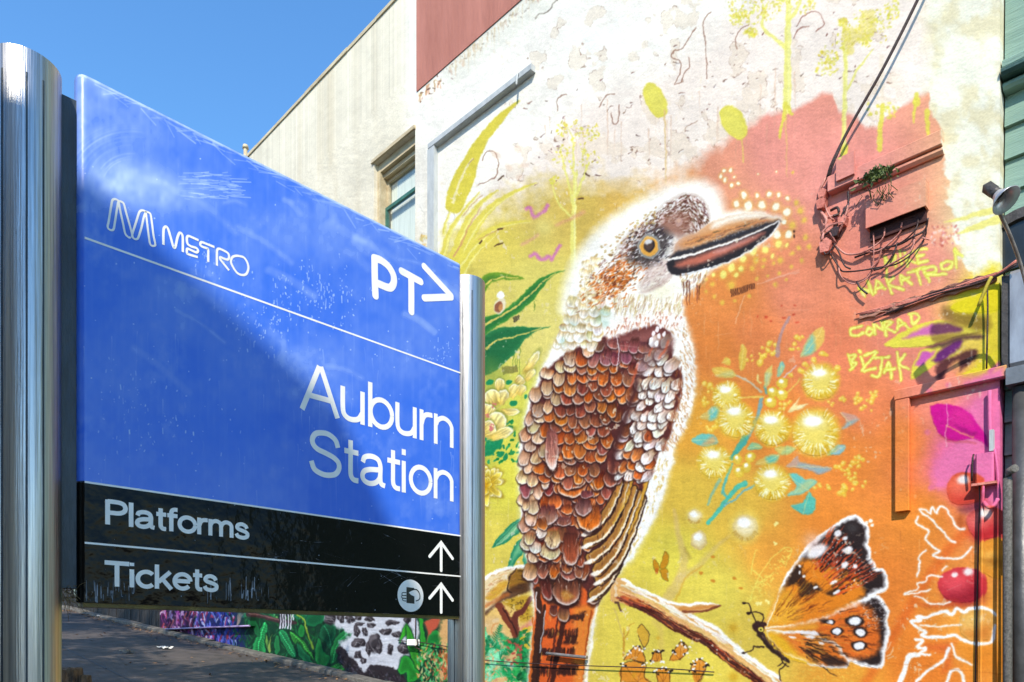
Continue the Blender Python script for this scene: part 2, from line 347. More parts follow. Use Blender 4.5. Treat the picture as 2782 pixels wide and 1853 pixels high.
def left_plants():
    G = (52, 132, 78); D = (30, 104, 62)
    def leaf(pts, vein, col, dark, name='painted_leaf'):
        OUT.setdefault(name, []).append(pts)
        poly(pts, col, 1.6, 1, 3); 
        poly(pts, dark, 5, .55, 3, grow=-7)
        line(vein, 7, (236, 208, 110), .95, 1.2, 2.5)
        for i in range(26):
            t = rng.random(); k = int(t * (len(vein) - 1)); x, y = vein[k]
            line([(x, y), (x + J(8, 9), y + J(6, 12))], 1.6, jc(dark, 18), .4, 1, .6)
    leaf(Z5([(70,150),(130,110),(230,108),(300,122),(380,155),(300,160),(200,160),(130,190),(98,240),(60,260)]), Z5([(60,240),(98,195),(150,160),(240,138),(330,148)]), (120, 160, 50), (60, 120, 50))
    leaf(Z5([(60,450),(98,425),(180,400),(260,350),(350,280),(420,200),(500,140),(590,105),(665,88),(600,115),(540,170),(480,250),(400,340),(320,400),(220,470),(98,545),(60,560)]), Z5([(60,500),(98,480),(200,420),(330,340),(420,260),(500,180),(600,110)]), (70, 145, 62), D)
    leaf(Z5([(50,570),(98,545),(200,500),(320,488),(450,495),(565,490),(480,515),(410,560),(340,640),(260,730),(160,810),(98,840),(50,850)]), Z5([(50,690),(98,655),(180,590),(300,560),(420,530),(500,500)]), G, D)
    for x0, y0, L in ((300, 690, 120), (345, 640, 200), (445, 310, 70), (450, 330, 40), (330, 700, 90), (318, 720, 70)): line(Z5([(x0, y0), (x0 + 2, y0 + L)]), 2, (60, 110, 30), .7, .9, 1)
    for k in range(14): line(Z5([(222 + k * 8, 780 - k), (226 + k * 8, 828 - k * 1.6)]), 2.6, (120, 112, 62), .85, .8)
    for k in range(5): line(Z5([(300 + k * 9, 425 - k * 4), (303 + k * 9, 455 - k * 5)]), 3, (60, 56, 50), .85, .8)
    poly(Z5([(90,780),(230,800),(230,860),(180,980),(130,1400),(90,1560)]), (128, 150, 66), 26, .55, 3)
    for _ in range(70):
        x, y = Z5([(rng.uniform(100, 350), rng.uniform(1150, 1450))])[0]; dab(x, y, rng.uniform(3, 8), rng.uniform(2, 4), J(-50, 40), jc((30, 140, 80), 22), .9)
    for x, y, r in ((150,1320,22),(190,1320,20),(140,1360,22),(130,885,12),(268,888,10),(300,1030,12),(390,990,7),(110,1390,10),(205,1395,12),(245,1415,11),(100,1270,13)):
        a, b = Z5([(x, y)])[0]; dab(a, b, r * .95, r * .6, J(-40, 30), (26, 142, 92), .95)
    dab(*Z5([(205,340)])[0], 15, 24, 20, (232, 222, 190), 1); dab(*Z5([(195,350)])[0], 10, 16, 20, (150, 88, 60), .9); dab(*Z5([(210,355)])[0], 6, 10, 20, (210, 150, 90), .9); dab(*Z5([(210,265)])[0], 12, 10, 0, (252, 250, 244), 1)
    def petal(a, b, w, c=(240, 222, 150)):
        OUT.setdefault('painted_petal', []); feather(*Z5([a])[0], *Z5([b])[0], w, (214, 180, 80), c, (254, 252, 240), .35, (120, 130, 60), .5, .6)
    for a, b, w in (((370,840),(480,665),11),((380,880),(455,800),9),((200,960),(205,855),13),((310,900),(370,850),14),((270,1000),(330,905),14),((200,1050),(240,940),15),((330,980),(372,905),13),
                    ((180,1060),(130,940),22),((90,1130),(130,1040),24),((190,1095),(340,1090),10),((130,1250),(215,1110),26),((70,1250),(170,1190),24),((120,1290),(295,1215),14)): petal(a, b, w)
    line(Z5([(150,1100),(250,1010),(330,930),(440,790)]), 4, (214, 190, 110), .8, 1.2)
    for x, y in ((165,1050),(110,1120),(150,1195),(140,1210)): 
        for _ in range(7): dab(*[v + J(0, 5) for v in Z5([(x, y)])[0]], 3, 2, J(0, 90), (214, 120, 120), .8)
    # yellow dahlia low down
    for i in range(26):
        a = rng.uniform(0, 6.28); r = rng.uniform(30, 52); cx, cy = 1322, 1315
        feather(cx, cy, cx + r * math.cos(a), cy + r * 1.25 * math.sin(a), 9, (214, 168, 30), (238, 214, 90), (255, 252, 235), .4, (150, 120, 30), .6)
    for i in range(14):
        a = rng.uniform(0, 6.28); r = rng.uniform(14, 28); feather(1320, 1318, 1320 + r * math.cos(a), 1318 + r * math.sin(a), 7, (206, 156, 20), (238, 206, 70), (250, 244, 190), .4, (150, 116, 24), .6)
    for pts in ([(475,20),(380,80),(290,170),(190,298),(300,270),(400,200),(480,130)], [(490,220),(420,260),(380,340),(340,490),(390,490),(440,400),(505,330)], [(500,340),(485,400),(500,480),(522,470),(515,380)]):
        p = Z4(pts); OUT.setdefault('painted_leaf', []).append(p); poly(p, (40, 140, 104), 1.4, 1, 3); poly(p, (150, 205, 150), 5, .7, 3, grow=-7)
    line(Z4([(470,40),(340,170),(220,285)]), 2, (20, 96, 70), .7); line(Z4([(480,70),(360,190),(240,285)]), 2.5, (225, 235, 190), .6)

def branch():
    p = Z4([(60,620),(120,590),(200,545),(300,505),(420,485),(560,480),(575,620),(575,690),(480,720),(380,765),(260,830),(150,930),(120,960),(60,1000)])
    OUT['painted_branch'] = [p]
    poly(p, (236, 214, 170), 1.5, 1, 2); poly(Z4([(400,520),(560,500),(575,680),(380,720),(350,600)]), (150, 104, 30), 4, .95, 2)
    poly(Z4([(350,690),(575,620),(575,700),(400,770),(250,830),(150,940),(120,930),(230,820)]), (84, 52, 34), 4, .85, 2)
    line(Z4([(120,590),(300,505),(540,482)]), 9, (255, 253, 248), .95, 2); poly(Z4([(130,780),(250,640),(340,610),(330,690),(220,790)]), (214, 160, 40), 4, .8, 2)
    line(Z4([(420,505),(365,580),(345,700),(380,720)]), 4, (50, 30, 20), .9, 1); line(Z4([(120,860),(250,790),(350,740)]), 10, (196, 112, 50), .7, 3)
    for _ in range(40):
        x = rng.uniform(420, 570); y = rng.uniform(510, 690); line(Z4([(x, y), (x + J(40, 30), y + J(0, 8))]), 2, jc((60, 36, 20), 20), .5, 1)
    for _ in range(50):
        x = rng.uniform(120, 400); y = 640 - (x - 120) * .4 + rng.uniform(-40, 150); line(Z4([(x, y), (x + 30, y - 14 + J(0, 6))]), 2, jc((200, 140, 80), 40), .5, 1)
    R = Z7([(-60,640),(40,630),(100,680),(250,750),(420,830),(520,850),(640,860),(760,845),(820,860),(915,880),(840,920),(740,945),(640,970),(760,1020),(880,1080),(980,1170),(1120,1290),(1260,1400),(1420,1510),(1520,1620),(1330,1640),(1200,1500),(1060,1390),(900,1310),(760,1220),(560,1110),(400,1010),(280,940),(150,900),(0,850),(-70,830)])
    OUT['painted_branch'].append(R)
    poly(R, (226, 176, 110), 1.6, 1, 2)
    def along(o0, o1, w, col, a, n, L):
        c = np.array(Z7([(0,740),(150,800),(320,880),(480,980),(640,1070),(800,1150),(960,1270),(1120,1390),(1300,1520),(1400,1620)]))
        for _ in range(n):
            i = rng.integers(0, len(c) - 1); t = rng.random(); x, y = c[i] * (1 - t) + c[i + 1] * t; d = c[i + 1] - c[i]; d = d / np.hypot(*d); o = rng.uniform(o0, o1)
            x += d[1] * -o * -1 * -1; y += d[0] * o
            line([(x, y), (x + d[0] * L * .5, y + d[1] * L * .5 + J(0, 1.5)), (x + d[0] * L, y + d[1] * L)], w, jc(col, 20), a, 1.2, w * .4)
    along(2, 26, 6, (196, 92, 50), .7, 120, 44); along(12, 30, 4, (84, 40, 34), .8, 90, 40); along(-14, 6, 5, (240, 200, 130), .7, 90, 46); along(-24, -10, 5, (252, 246, 230), .8, 70, 44); along(4, 26, 2.2, (60, 30, 30), .8, 50, 50)
    line(Z7([(40,640),(120,690),(250,755),(430,835),(520,862),(640,872),(760,855),(900,880)]), 7, (255, 254, 250), .98, 1.6); line(Z7([(640,965),(760,1022),(880,1085),(980,1175),(1120,1295),(1260,1405),(1440,1530)]), 10, (255, 254, 250), .95, 2.2)
    line(Z7([(560,905),(680,905),(780,890),(880,885)]), 9, (210, 140, 70), .8, 2); line(Z7([(580,930),(720,935),(830,915),(910,882)]), 6, (120, 56, 36), .85, 1.5)
    line(Z7([(430,870),(520,920),(640,968)]), 5, (250, 240, 220), .8, 2)
    line(Z7([(-20,850),(0,860),(30,930)]), 8, (90, 60, 50), .9, 1.5, 5)

def bird():
    O = Z1([(2085,493),(1990,470),(1900,440),(1700,425),(1560,470),(1525,500),(1510,400),(1460,260),(1330,190),(1150,215),(950,300),(700,440),(500,580),(350,740),(245,900),(175,1100),(138,1300),(105,1500)]) + \
        Z2([(460,330),(350,520),(290,650),(205,850),(160,1000),(115,1250),(100,1400)]) + Z3([(105,450),(115,650),(145,900),(185,1060),(208,1250)]) + \
        Z4([(582,800),(600,900),(570,1300),(530,1640),(1050,1640),(1085,1400),(1145,1050),(1172,840)]) + Z3([(830,1255),(925,1130),(975,1060),(1060,985),(1160,800),(1245,650),(1330,430),(1365,250),(1400,180),(1412,60)]) + \
        Z2([(1415,1260),(1450,1235),(1515,1100),(1575,900),(1592,650),(1572,430),(1522,270),(1492,170)]) + Z1([(1180,1240),(1250,1130),(1370,1040),(1445,945),(1650,855),(1850,745),(2000,625)])
    OUT['painted_kookaburra'] = [O]
    poly(O, (252, 250, 240), 13, .55, grow=4); line(O[5:17], 46, (254, 252, 244), .8, 14); line(O[0:6], 14, (252, 246, 226), .6, 7); poly(O, (250, 246, 232), 5, .8, grow=3, rough=4)
    poly(O, (252, 249, 240), 2.2, 1, rough=3.5, rs=7)
    # ---- white breast fluff on the right
    for _ in range(420):
        t = rng.random(); y = rng.uniform(250, 1300); xr = np.interp(y, [250, 430, 650, 900, 1100, 1300], [1500, 1560, 1580, 1560, 1500, 1400]); x = xr - abs(rng.normal(0, 55))
        a, b = Z2([(x, y)])[0]; line([(a, b), (a + J(5, 5), b + rng.uniform(5, 15))], rng.uniform(2, 5), jc((255, 252, 246) if rng.random() < .62 else (206, 158, 110), 10), .9, 1, 1)
    for _ in range(300):
        y = rng.uniform(120, 1040); xr = np.interp(y, [120, 430, 650, 800, 1040], [1370, 1300, 1210, 1130, 980]); x = xr - abs(rng.normal(0, 60)); a, b = Z3([(x, y)])[0]
        line([(a, b), (a - J(3, 5), b + rng.uniform(6, 18))], rng.uniform(2, 5), jc((255, 253, 248) if rng.random() < .7 else (222, 190, 110), 10), .85, 1, 1)
    # ---- back: dark ground, then rows of feathers from the bottom up
    B = Z2([(560,470),(700,400),(950,330),(1250,265),(1380,330),(1402,500),(1420,620),(1475,640),(1482,800),(1430,1000),(1385,1200),(1300,1310),(1250,1450)]) + \
        Z3([(1225,200),(1180,380),(1030,760),(960,980),(900,1130),(760,1390),(660,1395),(400,1400),(260,1380),(215,1250),(200,1060),(158,900),(130,650),(122,450)]) + Z2([(130,1400),(140,1250),(185,1000),(235,850),(320,660),(420,560)])
    poly(B, (96, 48, 44), 4, 1, 2, rough=3)
    poly(Z2([(700,430),(1000,350),(1250,290),(1390,420),(1200,560),(900,600),(650,560)]), (158, 98, 92), 16, .8, 2)
    def fz(Z, r, t, w, c=None, rim=.3, sh=(50, 24, 22), sa=.75):
        root, mid, tip = c; s = Z([(0, 0), (w, 0)]); feather(*Z([r])[0], *Z([t])[0], s[1][0] - s[0][0], jc(root, 16), jc(mid, 22), jc(tip, 6), rim, sh, sa)
    BR = ((84, 38, 32), (166, 94, 64), (255, 248, 242)); OR = ((104, 44, 28), (214, 116, 48), (255, 248, 240)); WH = ((186, 140, 110), (246, 238, 228), (255, 254, 252)); PU = ((92, 46, 46), (150, 92, 86), (248, 238, 236)); CR = ((150, 98, 62), (228, 196, 160), (255, 252, 248))
    DK = ((70, 38, 30), (140, 88, 60), (240, 234, 232))
    # tail
    tail = Z4([(590,650),(1000,600),(1165,840),(1120,1050),(1075,1400),(1050,1640),(530,1640),(565,1300),(600,900)])
    poly(tail, (224, 104, 44), 2, 1)
    poly(Z4([(960,860),(1165,840),(1050,1640),(960,1640)]), (232, 150, 60), 9, .75)
    for y in (1110, 1290, 1480):
        for k in range(46):
            x = rng.uniform(650, 1000) - (y - 1100) * .12; L = rng.uniform(14, 46); line(Z4([(x, y - L), (x - 4, y + L * .8)]), 5, jc((70, 36, 28), 14), .75, 1.2, 2)
    for P in ([(690,1085),(800,1095),(790,1150),(680,1145)], [(890,1115),(1000,1125),(985,1215),(865,1200)], [(650,1265),(760,1270),(750,1310),(645,1310)], [(840,1395),(1010,1405),(985,1500),(815,1500)], [(640,1420),(720,1425),(705,1490),(625,1490)], [(880,960),(1080,900),(1060,980),(900,1000)]):
        poly(Z4(P), (62, 32, 26), 3, .92, 0, rough=5, rs=6)
    for k in range(80):
        x = rng.uniform(640, 1090); y = rng.uniform(930, 1560); line(Z4([(x - (y - 900) * .1, y), (x - 6 - (y - 900) * .1, y + 60)]), 2.4, jc((240, 110, 50) if rng.random() < .7 else (250, 180, 80), 20), .55, 1, 1)
    for pts, w, c in (([(880,960),(840,1150),(800,1350),(760,1600)], 13, (70, 34, 26)), ([(820,980),(790,1160),(760,1350),(720,1600)], 5, (90, 40, 30)), ([(620,700),(640,900),(620,1250),(590,1600)], 17, (64, 38, 28)), ([(690,850),(670,1100),(645,1300),(620,1600)], 9, (60, 36, 28)),
                      ([(700,900),(672,1120),(650,1290)], 3, (200, 200, 205)), ([(612,720),(612,860),(650,920)], 3.5, (235, 225, 225)), ([(580,960),(588,1200),(552,1600)], 4, (200, 110, 40)), ([(1130,900),(1090,1200),(1050,1600)], 5, (170, 80, 30))):
        line(Z4(pts), w, c, .95, 1.3)
    poly(Z4([(1172,850),(1185,840),(1160,1050),(1140,1250),(1105,1400),(1080,1640),(1045,1640),(1075,1400),(1110,1150),(1150,1000)]), (252, 248, 236), 1.6, .95)
    for k in range(10): dab(*Z4([(1125 - k * 8, 1080 + k * 55)])[0], 4, 7, 10, (226, 206, 150), .6)
    poly(Z4([(560,490),(1000,480),(1040,640),(1020,860),(760,800),(640,640),(560,620)]), (112, 56, 34), 5, .9, 2)
    poly(Z4([(640,570),(1000,560),(1040,660),(1000,830),(900,860),(700,800)]), (66, 40, 30), 6, .9, 2)
    for r, t, w, c in (((390,1380),(390,1490),34,DK), ((480,1390),(475,1535),50,DK), ((800,1140),(715,1385),62,BR), ((300,1120),(352,1350),48,DK), ((500,1130),(500,1390),118,DK), ((232,1060),(232,1215),26,BR), ((520,1050),(528,1180),74,BR), ((640,985),(640,1175),56,BR), ((420,950),(422,1080),48,CR), ((190,940),(215,1045),42,CR)):
        fz(Z3, r, t, w, c, .28)
    poly(Z3([(455,1290),(500,1270),(560,1320),(520,1350),(470,1350)]), (214, 160, 60), 5, .6, 2)
    def plume_rows(rows, low=False):
        for ri, y in enumerate(rows):
            xl = np.interp(y, [470, 560, 700, 850, 1000, 1250, 1568, 2000, 2320], [640, 430, 330, 240, 195, 150, 130, 150, 190]); xr = np.interp(y, [470, 600, 800, 1000, 1200, 1400, 1568, 1700, 1900, 2320], [1340, 1400, 1450, 1420, 1360, 1260, 1230, 1080, 880, 640])
            x = xl + (ri % 2) * 50
            while x < xr + 10:
                f = (x - xl) / (xr - xl); band = np.interp(y, [470, 560, 760, 1000, 1300, 1568], [1210, 1120, 1085, 1030, 930, 880])
                right = x > band + 10 and not low; L = rng.uniform(105, 178); w = rng.uniform(40, 62)
                if abs(x - band + 40) < 34 and y > 700 and not low: x += 70; continue
                if right: c = WH if y < 1180 else (OR if rng.random() < .5 else WH); an = 33 + 14 * rng.random(); w *= .86
                else:
                    c = CR if f < .10 else (PU if y < 600 else (BR if rng.random() < .42 else OR)); an = 14 - 20 * f + J(0, 11)
                    if f < .18 and c is not CR: c = CR if rng.random() < .5 else OR
                yy = y + J(0, 30) + (0 if not right else -30)
                dx = -math.sin(math.radians(an)) * L; dy = math.cos(math.radians(an)) * L
                fz(Z2, (x - dx * .5, yy - dy * .5), (x + dx * .5, yy + dy * .5), w, c, .26)
                x += rng.uniform(78, 112) * (.80 if right else 1)
    plume_rows(list(np.linspace(2330, 1640, 8)), True)
    # long curved flight feathers, lower right
    quills = [[(985,800),(950,1000),(850,1200),(740,1310)], [(1150,480),(1040,800),(930,1030),(790,1170)], [(1120,430),(1010,720),(900,950),(770,1090)], [(1080,400),(980,680),(850,890),(715,995)], [(1010,350),(940,600),(800,800),(690,860)], [(960,350),(870,560),(770,700),(690,750)]]
    for qd in quills:
        p = Z3(qd); line(p, 20, (54, 30, 26), .95, 1.5, 38); line(p, 11, (196, 146, 70), 1, 2, 30)
        line([(x - 3, y - 2) for x, y in p], 5, (150, 98, 50), .7, 3, 14); line([(x + 6, y + 4) for x, y in p], 2.2, (252, 240, 216), .95, 1, 7)
        e = p[-1]; dab(e[0] - 5, e[1] + 9, 17, 6, -24, (254, 248, 236), .95, .3)
        line([(x + 10, y + 7) for x, y in p], 3, (44, 26, 24), .85, 1, 4)
    for qd in ([(1180,330),(1120,560),(1030,780)], [(1200,260),(1160,420),(1090,640)], [(1060,330),(1000,520),(900,700)]):
        line(Z3(qd), 9, (212, 162, 60), .9, 2, 5); line(Z3([(x + 14, y + 6) for x, y in qd]), 2, (60, 40, 24), .8, 1)
    for r, t, w, c in (((535,730),(535,1052),74,BR), ((370,840),(352,1002),84,CR), ((390,735),(378,918),68,CR), ((240,840),(225,950),52,WH), ((300,700),(270,820),50,WH), ((200,760),(175,880),46,CR), ((480,630),(476,722),66,PU), ((345,520),(345,705),80,PU), ((700,500),(690,765),105,OR), ((645,470),(640,630),70,PU), ((220,600),(180,720),52,CR), ((290,640),(300,755),46,OR),
                       ((500,530),(505,622),50,OR), ((545,280),(540,475),118,OR), ((555,200),(550,398),118,OR), ((770,220),(752,415),68,OR), ((670,410),(680,485),56,PU), ((210,480),(215,620),50,CR), ((150,500),(150,590),34,CR), ((250,360),(262,500),34,CR), ((155,260),(150,490),46,PU), ((205,235),(207,335),42,OR), ((316,260),(316,405),36,CR), ((930,250),(900,365),60,PU), ((1040,170),(1030,295),62,OR), ((1170,270),(1110,350),34,WH), ((1150,170),(1120,260),46,OR)):
        fz(Z3, r, t, w, c)
    plume_rows(list(np.linspace(1560, 430, 14)))
    for _ in range(900):                       # dry-brushed barbs over the plumage
        y = rng.uniform(420, 2500); xl = np.interp(y, [420, 700, 1000, 1300, 2400], [560, 330, 200, 130, 240]); xr = np.interp(y, [420, 800, 1200, 1568, 2000, 2500], [1380, 1450, 1360, 1230, 1040, 800]); x = rng.uniform(xl, xr); a, b = Z2([(x, y)])[0]
        c = [(60, 28, 24), (222, 120, 50), (250, 236, 220), (120, 56, 40)][rng.choice(4, p=[.42, .22, .16, .20])]; L = rng.uniform(4, 16); an = rng.uniform(-.5, .25); line([(a, b), (a + L * math.sin(an), b + L * math.cos(an))], rng.uniform(1, 2.8), c, rng.uniform(.35, .8), .8, .6)
    fz(Z2, (375, 1110), (375, 1495), 58, ((150, 90, 80), (214, 170, 150), (254, 252, 248)), .5)
    for x in (345, 362, 380, 398): line(Z2([(x, 1150), (x + (x - 372) * .25, 1400)]), 2, (110, 60, 56), .55, 1)
    poly(Z2([(1090,700),(1120,760),(1060,980),(960,1240),(900,1568),(870,1568),(880,1400),(930,1150),(1000,980),(1040,860)]), (84, 44, 42), 7, .9, 2)
    poly(Z2([(1110,560),(1230,430),(1390,320),(1395,480),(1260,560),(1150,700),(1100,740)]), (122, 84, 82), 10, .6, 2)
    for x, y in ((1240,335),(1270,300),(1330,340),(1265,420),(1285,355),(1225,390),(1300,270)): a, b = Z2([(x, y)])[0]; dab(a, b, 4.5, 8, 12, (252, 246, 244), .95)
    for pts in ([(1100,600),(1080,700),(1040,800)], [(1370,400),(1340,470),(1290,540)], [(1230,460),(1200,520)]): line(Z2(pts), 6, (220, 100, 62), .7, 3)
    line(Z2([(925,360),(945,480),(930,640)]), 2, (246, 240, 240), .9, .8); line(Z2([(1475,620),(1465,760),(1480,860),(1420,1000),(1375,1200),(1330,1290)]), 3, (130, 66, 40), .7, 1.2)
    for _ in range(60):
        y = rng.uniform(640, 1320); x = np.interp(y, [640, 900, 1320], [1450, 1440, 1310]) + J(0, 26); line(Z2([(x, y), (x + J(10, 16), y + 40)]), 2, jc((150, 84, 50), 20), .6, 1)
    # ---- neck ruff: scalloped cream feathers
    for y in np.linspace(430, 70, 6):
        xl = np.interp(y, [60, 230, 420], [540, 500, 420]); x = xl + J(20, 20)
        while x < np.interp(y, [60, 420], [860, 800]):
            w_ = rng.uniform(30, 52); hh = rng.uniform(45, 75)
            fz(Z2, (x + J(8, 16), y - hh), (x + J(-14, 16), y + hh * .8 + J(0, 12)), w_, ((214, 186, 130) if rng.random() < .7 else (176, 150, 90), (248, 242, 222), (255, 254, 250)), .45 + .2 * rng.random(), (186, 152, 96), .45)
            x += rng.uniform(58, 104)
    for x, y in ((800,150),(850,165),(780,210),(830,250),(470,400),(560,250),(720,120)): a, b = Z2([(x, y)])[0]; glow(a, b, 11, (130, 184, 164), .38)
    poly(Z2([(840,310),(1000,190),(1200,160),(1380,150),(1480,180),(1500,260),(1380,300),(1250,240),(1080,290),(930,360),(850,380)]), (250, 242, 232), 6, .95, 2, rough=4)
    for _ in range(150):
        x = rng.uniform(840, 1480); y = np.interp(x, [840, 1000, 1250, 1480], [330, 250, 200, 210]) + J(0, 60); a, b = Z2([(x, y)])[0]; line([(a, b), (a - 2 + J(0, 3), b + rng.uniform(5, 12))], rng.uniform(1.5, 4), jc((255, 252, 248) if rng.random() < .55 else (188, 112, 78), 18), .85, 1, 1)
    for _ in range(240):                       # throat streaks
        x = rng.uniform(900, 1500); y = rng.uniform(0, 150); a, b = Z2([(x, y + (x - 900) * -.02)])[0]; line([(a, b), (a - rng.uniform(1, 6), b + rng.uniform(8, 20))], 1.8, jc((206, 176, 96) if rng.random() < .6 else (150, 104, 60), 22), .55, .9, .8)
    # ---- head
    glow(*Z1([(1000,1140)])[0], 40, (250, 244, 214), .9, 26)
    poly(Z1([(800,1160),(940,1090),(1060,1000),(1110,990),(1030,1080),(900,1150)]), (196, 168, 158), 5, .8, 2)
    poly(Z1([(820,900),(960,860),(1070,860),(1060,960),(960,1040),(830,1130),(790,1080),(850,1000)]), (206, 178, 164), 8, .6, 2)
    for _ in range(200):                       # cheek
        x = rng.uniform(800, 1080); y = rng.uniform(880, 1120) - (x - 800) * .18; a, b = Z1([(x, y)])[0]; line([(a, b), (a - 7, b + 5)], 1.6, jc((150, 116, 108) if rng.random() < .5 else (244, 232, 226), 18), .6, .9, .8)
    poly(Z1([(660,680),(800,560),(960,440),(1050,350),(1200,270),(1320,280),(1410,380),(1430,480),(1380,570),(1200,650),(1130,640),(1000,620),(900,640),(820,700),(760,830),(640,860),(600,800)]), (150, 112, 98), 11, .8, 2)
    def tick(n, fx, fy, col, ang, L, w, a=.9):
        for _ in range(n):
            x, y = fx(), fy(); p, q = Z1([(x, y)])[0]; t = math.radians(ang(x, y)); l = rng.uniform(.6, 1.2) * L; line([(p, q), (p + l * math.cos(t), q + l * math.sin(t))], w * rng.uniform(.7, 1.2), jc(col, 16), a, .8, w * .5)
    cr = [(x, y) for x, y in ((rng.uniform(600, 1430), rng.uniform(250, 880)) for _ in range(2600))]
    hp = np.array([(640,820),(700,640),(850,500),(1000,380),(1200,265),(1330,285),(1420,390),(1420,500),(1330,590),(1210,640),(1150,560),(1060,520),(960,560),(850,640),(790,760),(740,850)], np.float32)
    ok = [c for c in cr if sdist(hp, np.array([[c[0]]]), np.array([[c[1]]]))[0, 0] < 0]
    for i, (x, y) in enumerate(ok[:900]):
        p, q = Z1([(x, y)])[0]; t = math.radians(-28 + (x - 1000) * .03 + (70 if x > 1240 else 0)); l = rng.uniform(5, 10); dark = i % 2 == 0
        line([(p, q), (p + l * math.cos(t), q + l * math.sin(t))], rng.uniform(2.2, 4.2), jc((96, 56, 42) if dark else (252, 246, 240), 18), .92, .8, 1.2)
    poly(Z1([(980,520),(1060,450),(1180,420),(1280,480),(1240,600),(1150,640),(1060,600)]), (164, 112, 92), 9, .6, 2); dab(*Z1([(1155,510)])[0], 10, 11, 0, (196, 158, 146), .9); dab(*Z1([(1150,506)])[0], 6, 6, 0, (210, 172, 150), .9)
    for _ in range(90):                        # fine spots fading to the white crown
        x = rng.uniform(250, 950); y = np.interp(x, [250, 500, 950], [1000, 700, 400]) + rng.uniform(-20, 150); a, b = Z1([(x, y)])[0]; dab(a, b, 4, 2.2, -30, jc((180, 140, 70), 20), .6, .4)
    for _ in range(80):
        x = rng.uniform(200, 470); y = rng.uniform(850, 1300); a, b = Z1([(x, y)])[0]
        if x < 250 + (1300 - y) * .1: continue
        feather(a - 4, b - 9, a - 6, b + 10, 7, (224, 196, 140), (250, 240, 214), (255, 254, 250), .5, (206, 172, 112), .4)
    for _ in range(240):                       # mottled band from the eye down the nape
        t_ = rng.random(); x = 820 - t_ * 420 + J(0, 60); y = 620 + t_ * 430 + J(0, 80); p, q = Z1([(x, y)])[0]; line([(p, q), (p - rng.uniform(4, 10), q + rng.uniform(2, 7))], rng.uniform(2, 4.5), jc((140, 96, 72) if rng.random() < .5 else (252, 246, 238), 20), .8, .9, 1.2)
    for _ in range(560):                       # ear patch, orange
        t_ = rng.normal(0, 135); q_ = rng.normal(0, 72); x, y = 590 + t_ * .80 + q_ * .55, 1035 - t_ * .62 + q_ * .80 ; a, b = Z1([(x, y)])[0]
        c = (214, 116, 40) if rng.random() < .62 else ((110, 58, 34) if rng.random() < .6 else (246, 226, 206)); line([(a, b), (a - rng.uniform(4, 11), b + rng.uniform(2, 8))], rng.uniform(2, 4.5), jc(c, 20), .85, .9, 1)
    # dark mask round the eye
    poly(Z1([(700,860),(740,760),(800,690),(850,630),(930,570),(1010,570),(1090,640),(1060,740),(1010,830),(930,900),(840,920),(760,900)]), (58, 48, 48), 12, .82, 2)
    for _ in range(280):
        a0 = rng.uniform(0, 6.28); r = rng.uniform(92, 190); x, y = 890 + r * 1.15 * math.cos(a0), 735 + r * math.sin(a0); p, q = Z1([(x, y)])[0]; line([(p, q), (p + 5, q - 3)], 2.4, jc((250, 246, 244) if rng.random() < .45 else (50, 42, 46), 14), .85, .8, 1)
    ex, ey = Z1([(887,737)])[0]
    dab(ex, ey, 30, 32, 20, (206, 214, 210), 1, .1); dab(ex, ey, 27, 29, 20, (60, 54, 52), 1, .12); dab(ex, ey, 25.5, 27.5, 20, (240, 222, 190), 1, .1); dab(ex + .5, ey + .5, 24, 26, 20, (232, 172, 78), 1, .1); dab(ex + 1, ey - 2, 14.5, 17.5, 25, (44, 40, 44), 1, .15); dab(ex - 1, ey - 2, 11, 13, 20, (110, 86, 74), .7, .4); dab(ex - 3, ey - 12, 11, 7, -20, (232, 232, 232), .95, .35)
    # bill
    U = Z1([(1110,800),(1140,700),(1200,650),(1320,610),(1400,560),(1480,510),(1600,470),(1750,435),(1900,440),(2010,470),(2085,493),(2060,520),(1850,610),(1600,705),(1300,805),(1070,868)])
    poly(U, (216, 168, 124), 3, 1, 2); poly(Z1([(1100,830),(1130,700),(1220,650),(1330,620),(1250,720),(1180,790)]), (206, 170, 150), 12, .8, 2)
    poly(Z1([(1130,790),(1300,745),(1600,640),(1850,545),(2075,500),(2050,525),(1850,608),(1600,702),(1300,802),(1080,862)]), (52, 52, 60), 5, .97, 2)
    poly(Z1([(1480,515),(1600,470),(1750,432),(1900,438),(2040,478),(1900,480),(1700,500),(1560,540),(1460,580)]), (252, 246, 232), 7, .9, 2); poly(Z1([(1210,680),(1400,620),(1600,560),(1800,520),(1960,505),(1800,560),(1600,620),(1350,710),(1180,740)]), (214, 146, 84), 8, .8, 2)
    for _ in range(90):
        t = rng.random(); x = 1200 + t * 760; y = 720 - t * 230 + J(0, 26); p, q = Z1([(x, y)])[0]; line([(p, q), (p + 18, q - 6)], 1.6, jc((190, 120, 80) if rng.random() < .6 else (60, 56, 60), 24), .5, .9, .6)
    Lw = Z1([(1060,870),(1300,808),(1600,708),(1850,612),(2070,510),(2040,575),(1990,630),(1850,742),(1650,855),(1440,938),(1200,998),(1090,992),(1060,930)])
    poly(Lw, (50, 46, 50), 2, 1, 2)
    poly(Z1([(1130,890),(1350,815),(1600,735),(1850,640),(1940,615),(1800,705),(1600,800),(1400,880),(1280,910),(1160,930)]), (214, 124, 100), 7, .9, 2); poly(Z1([(1500,770),(1700,690),(1900,620),(1850,650),(1650,750),(1500,810)]), (206, 150, 140), 5, .7, 2)
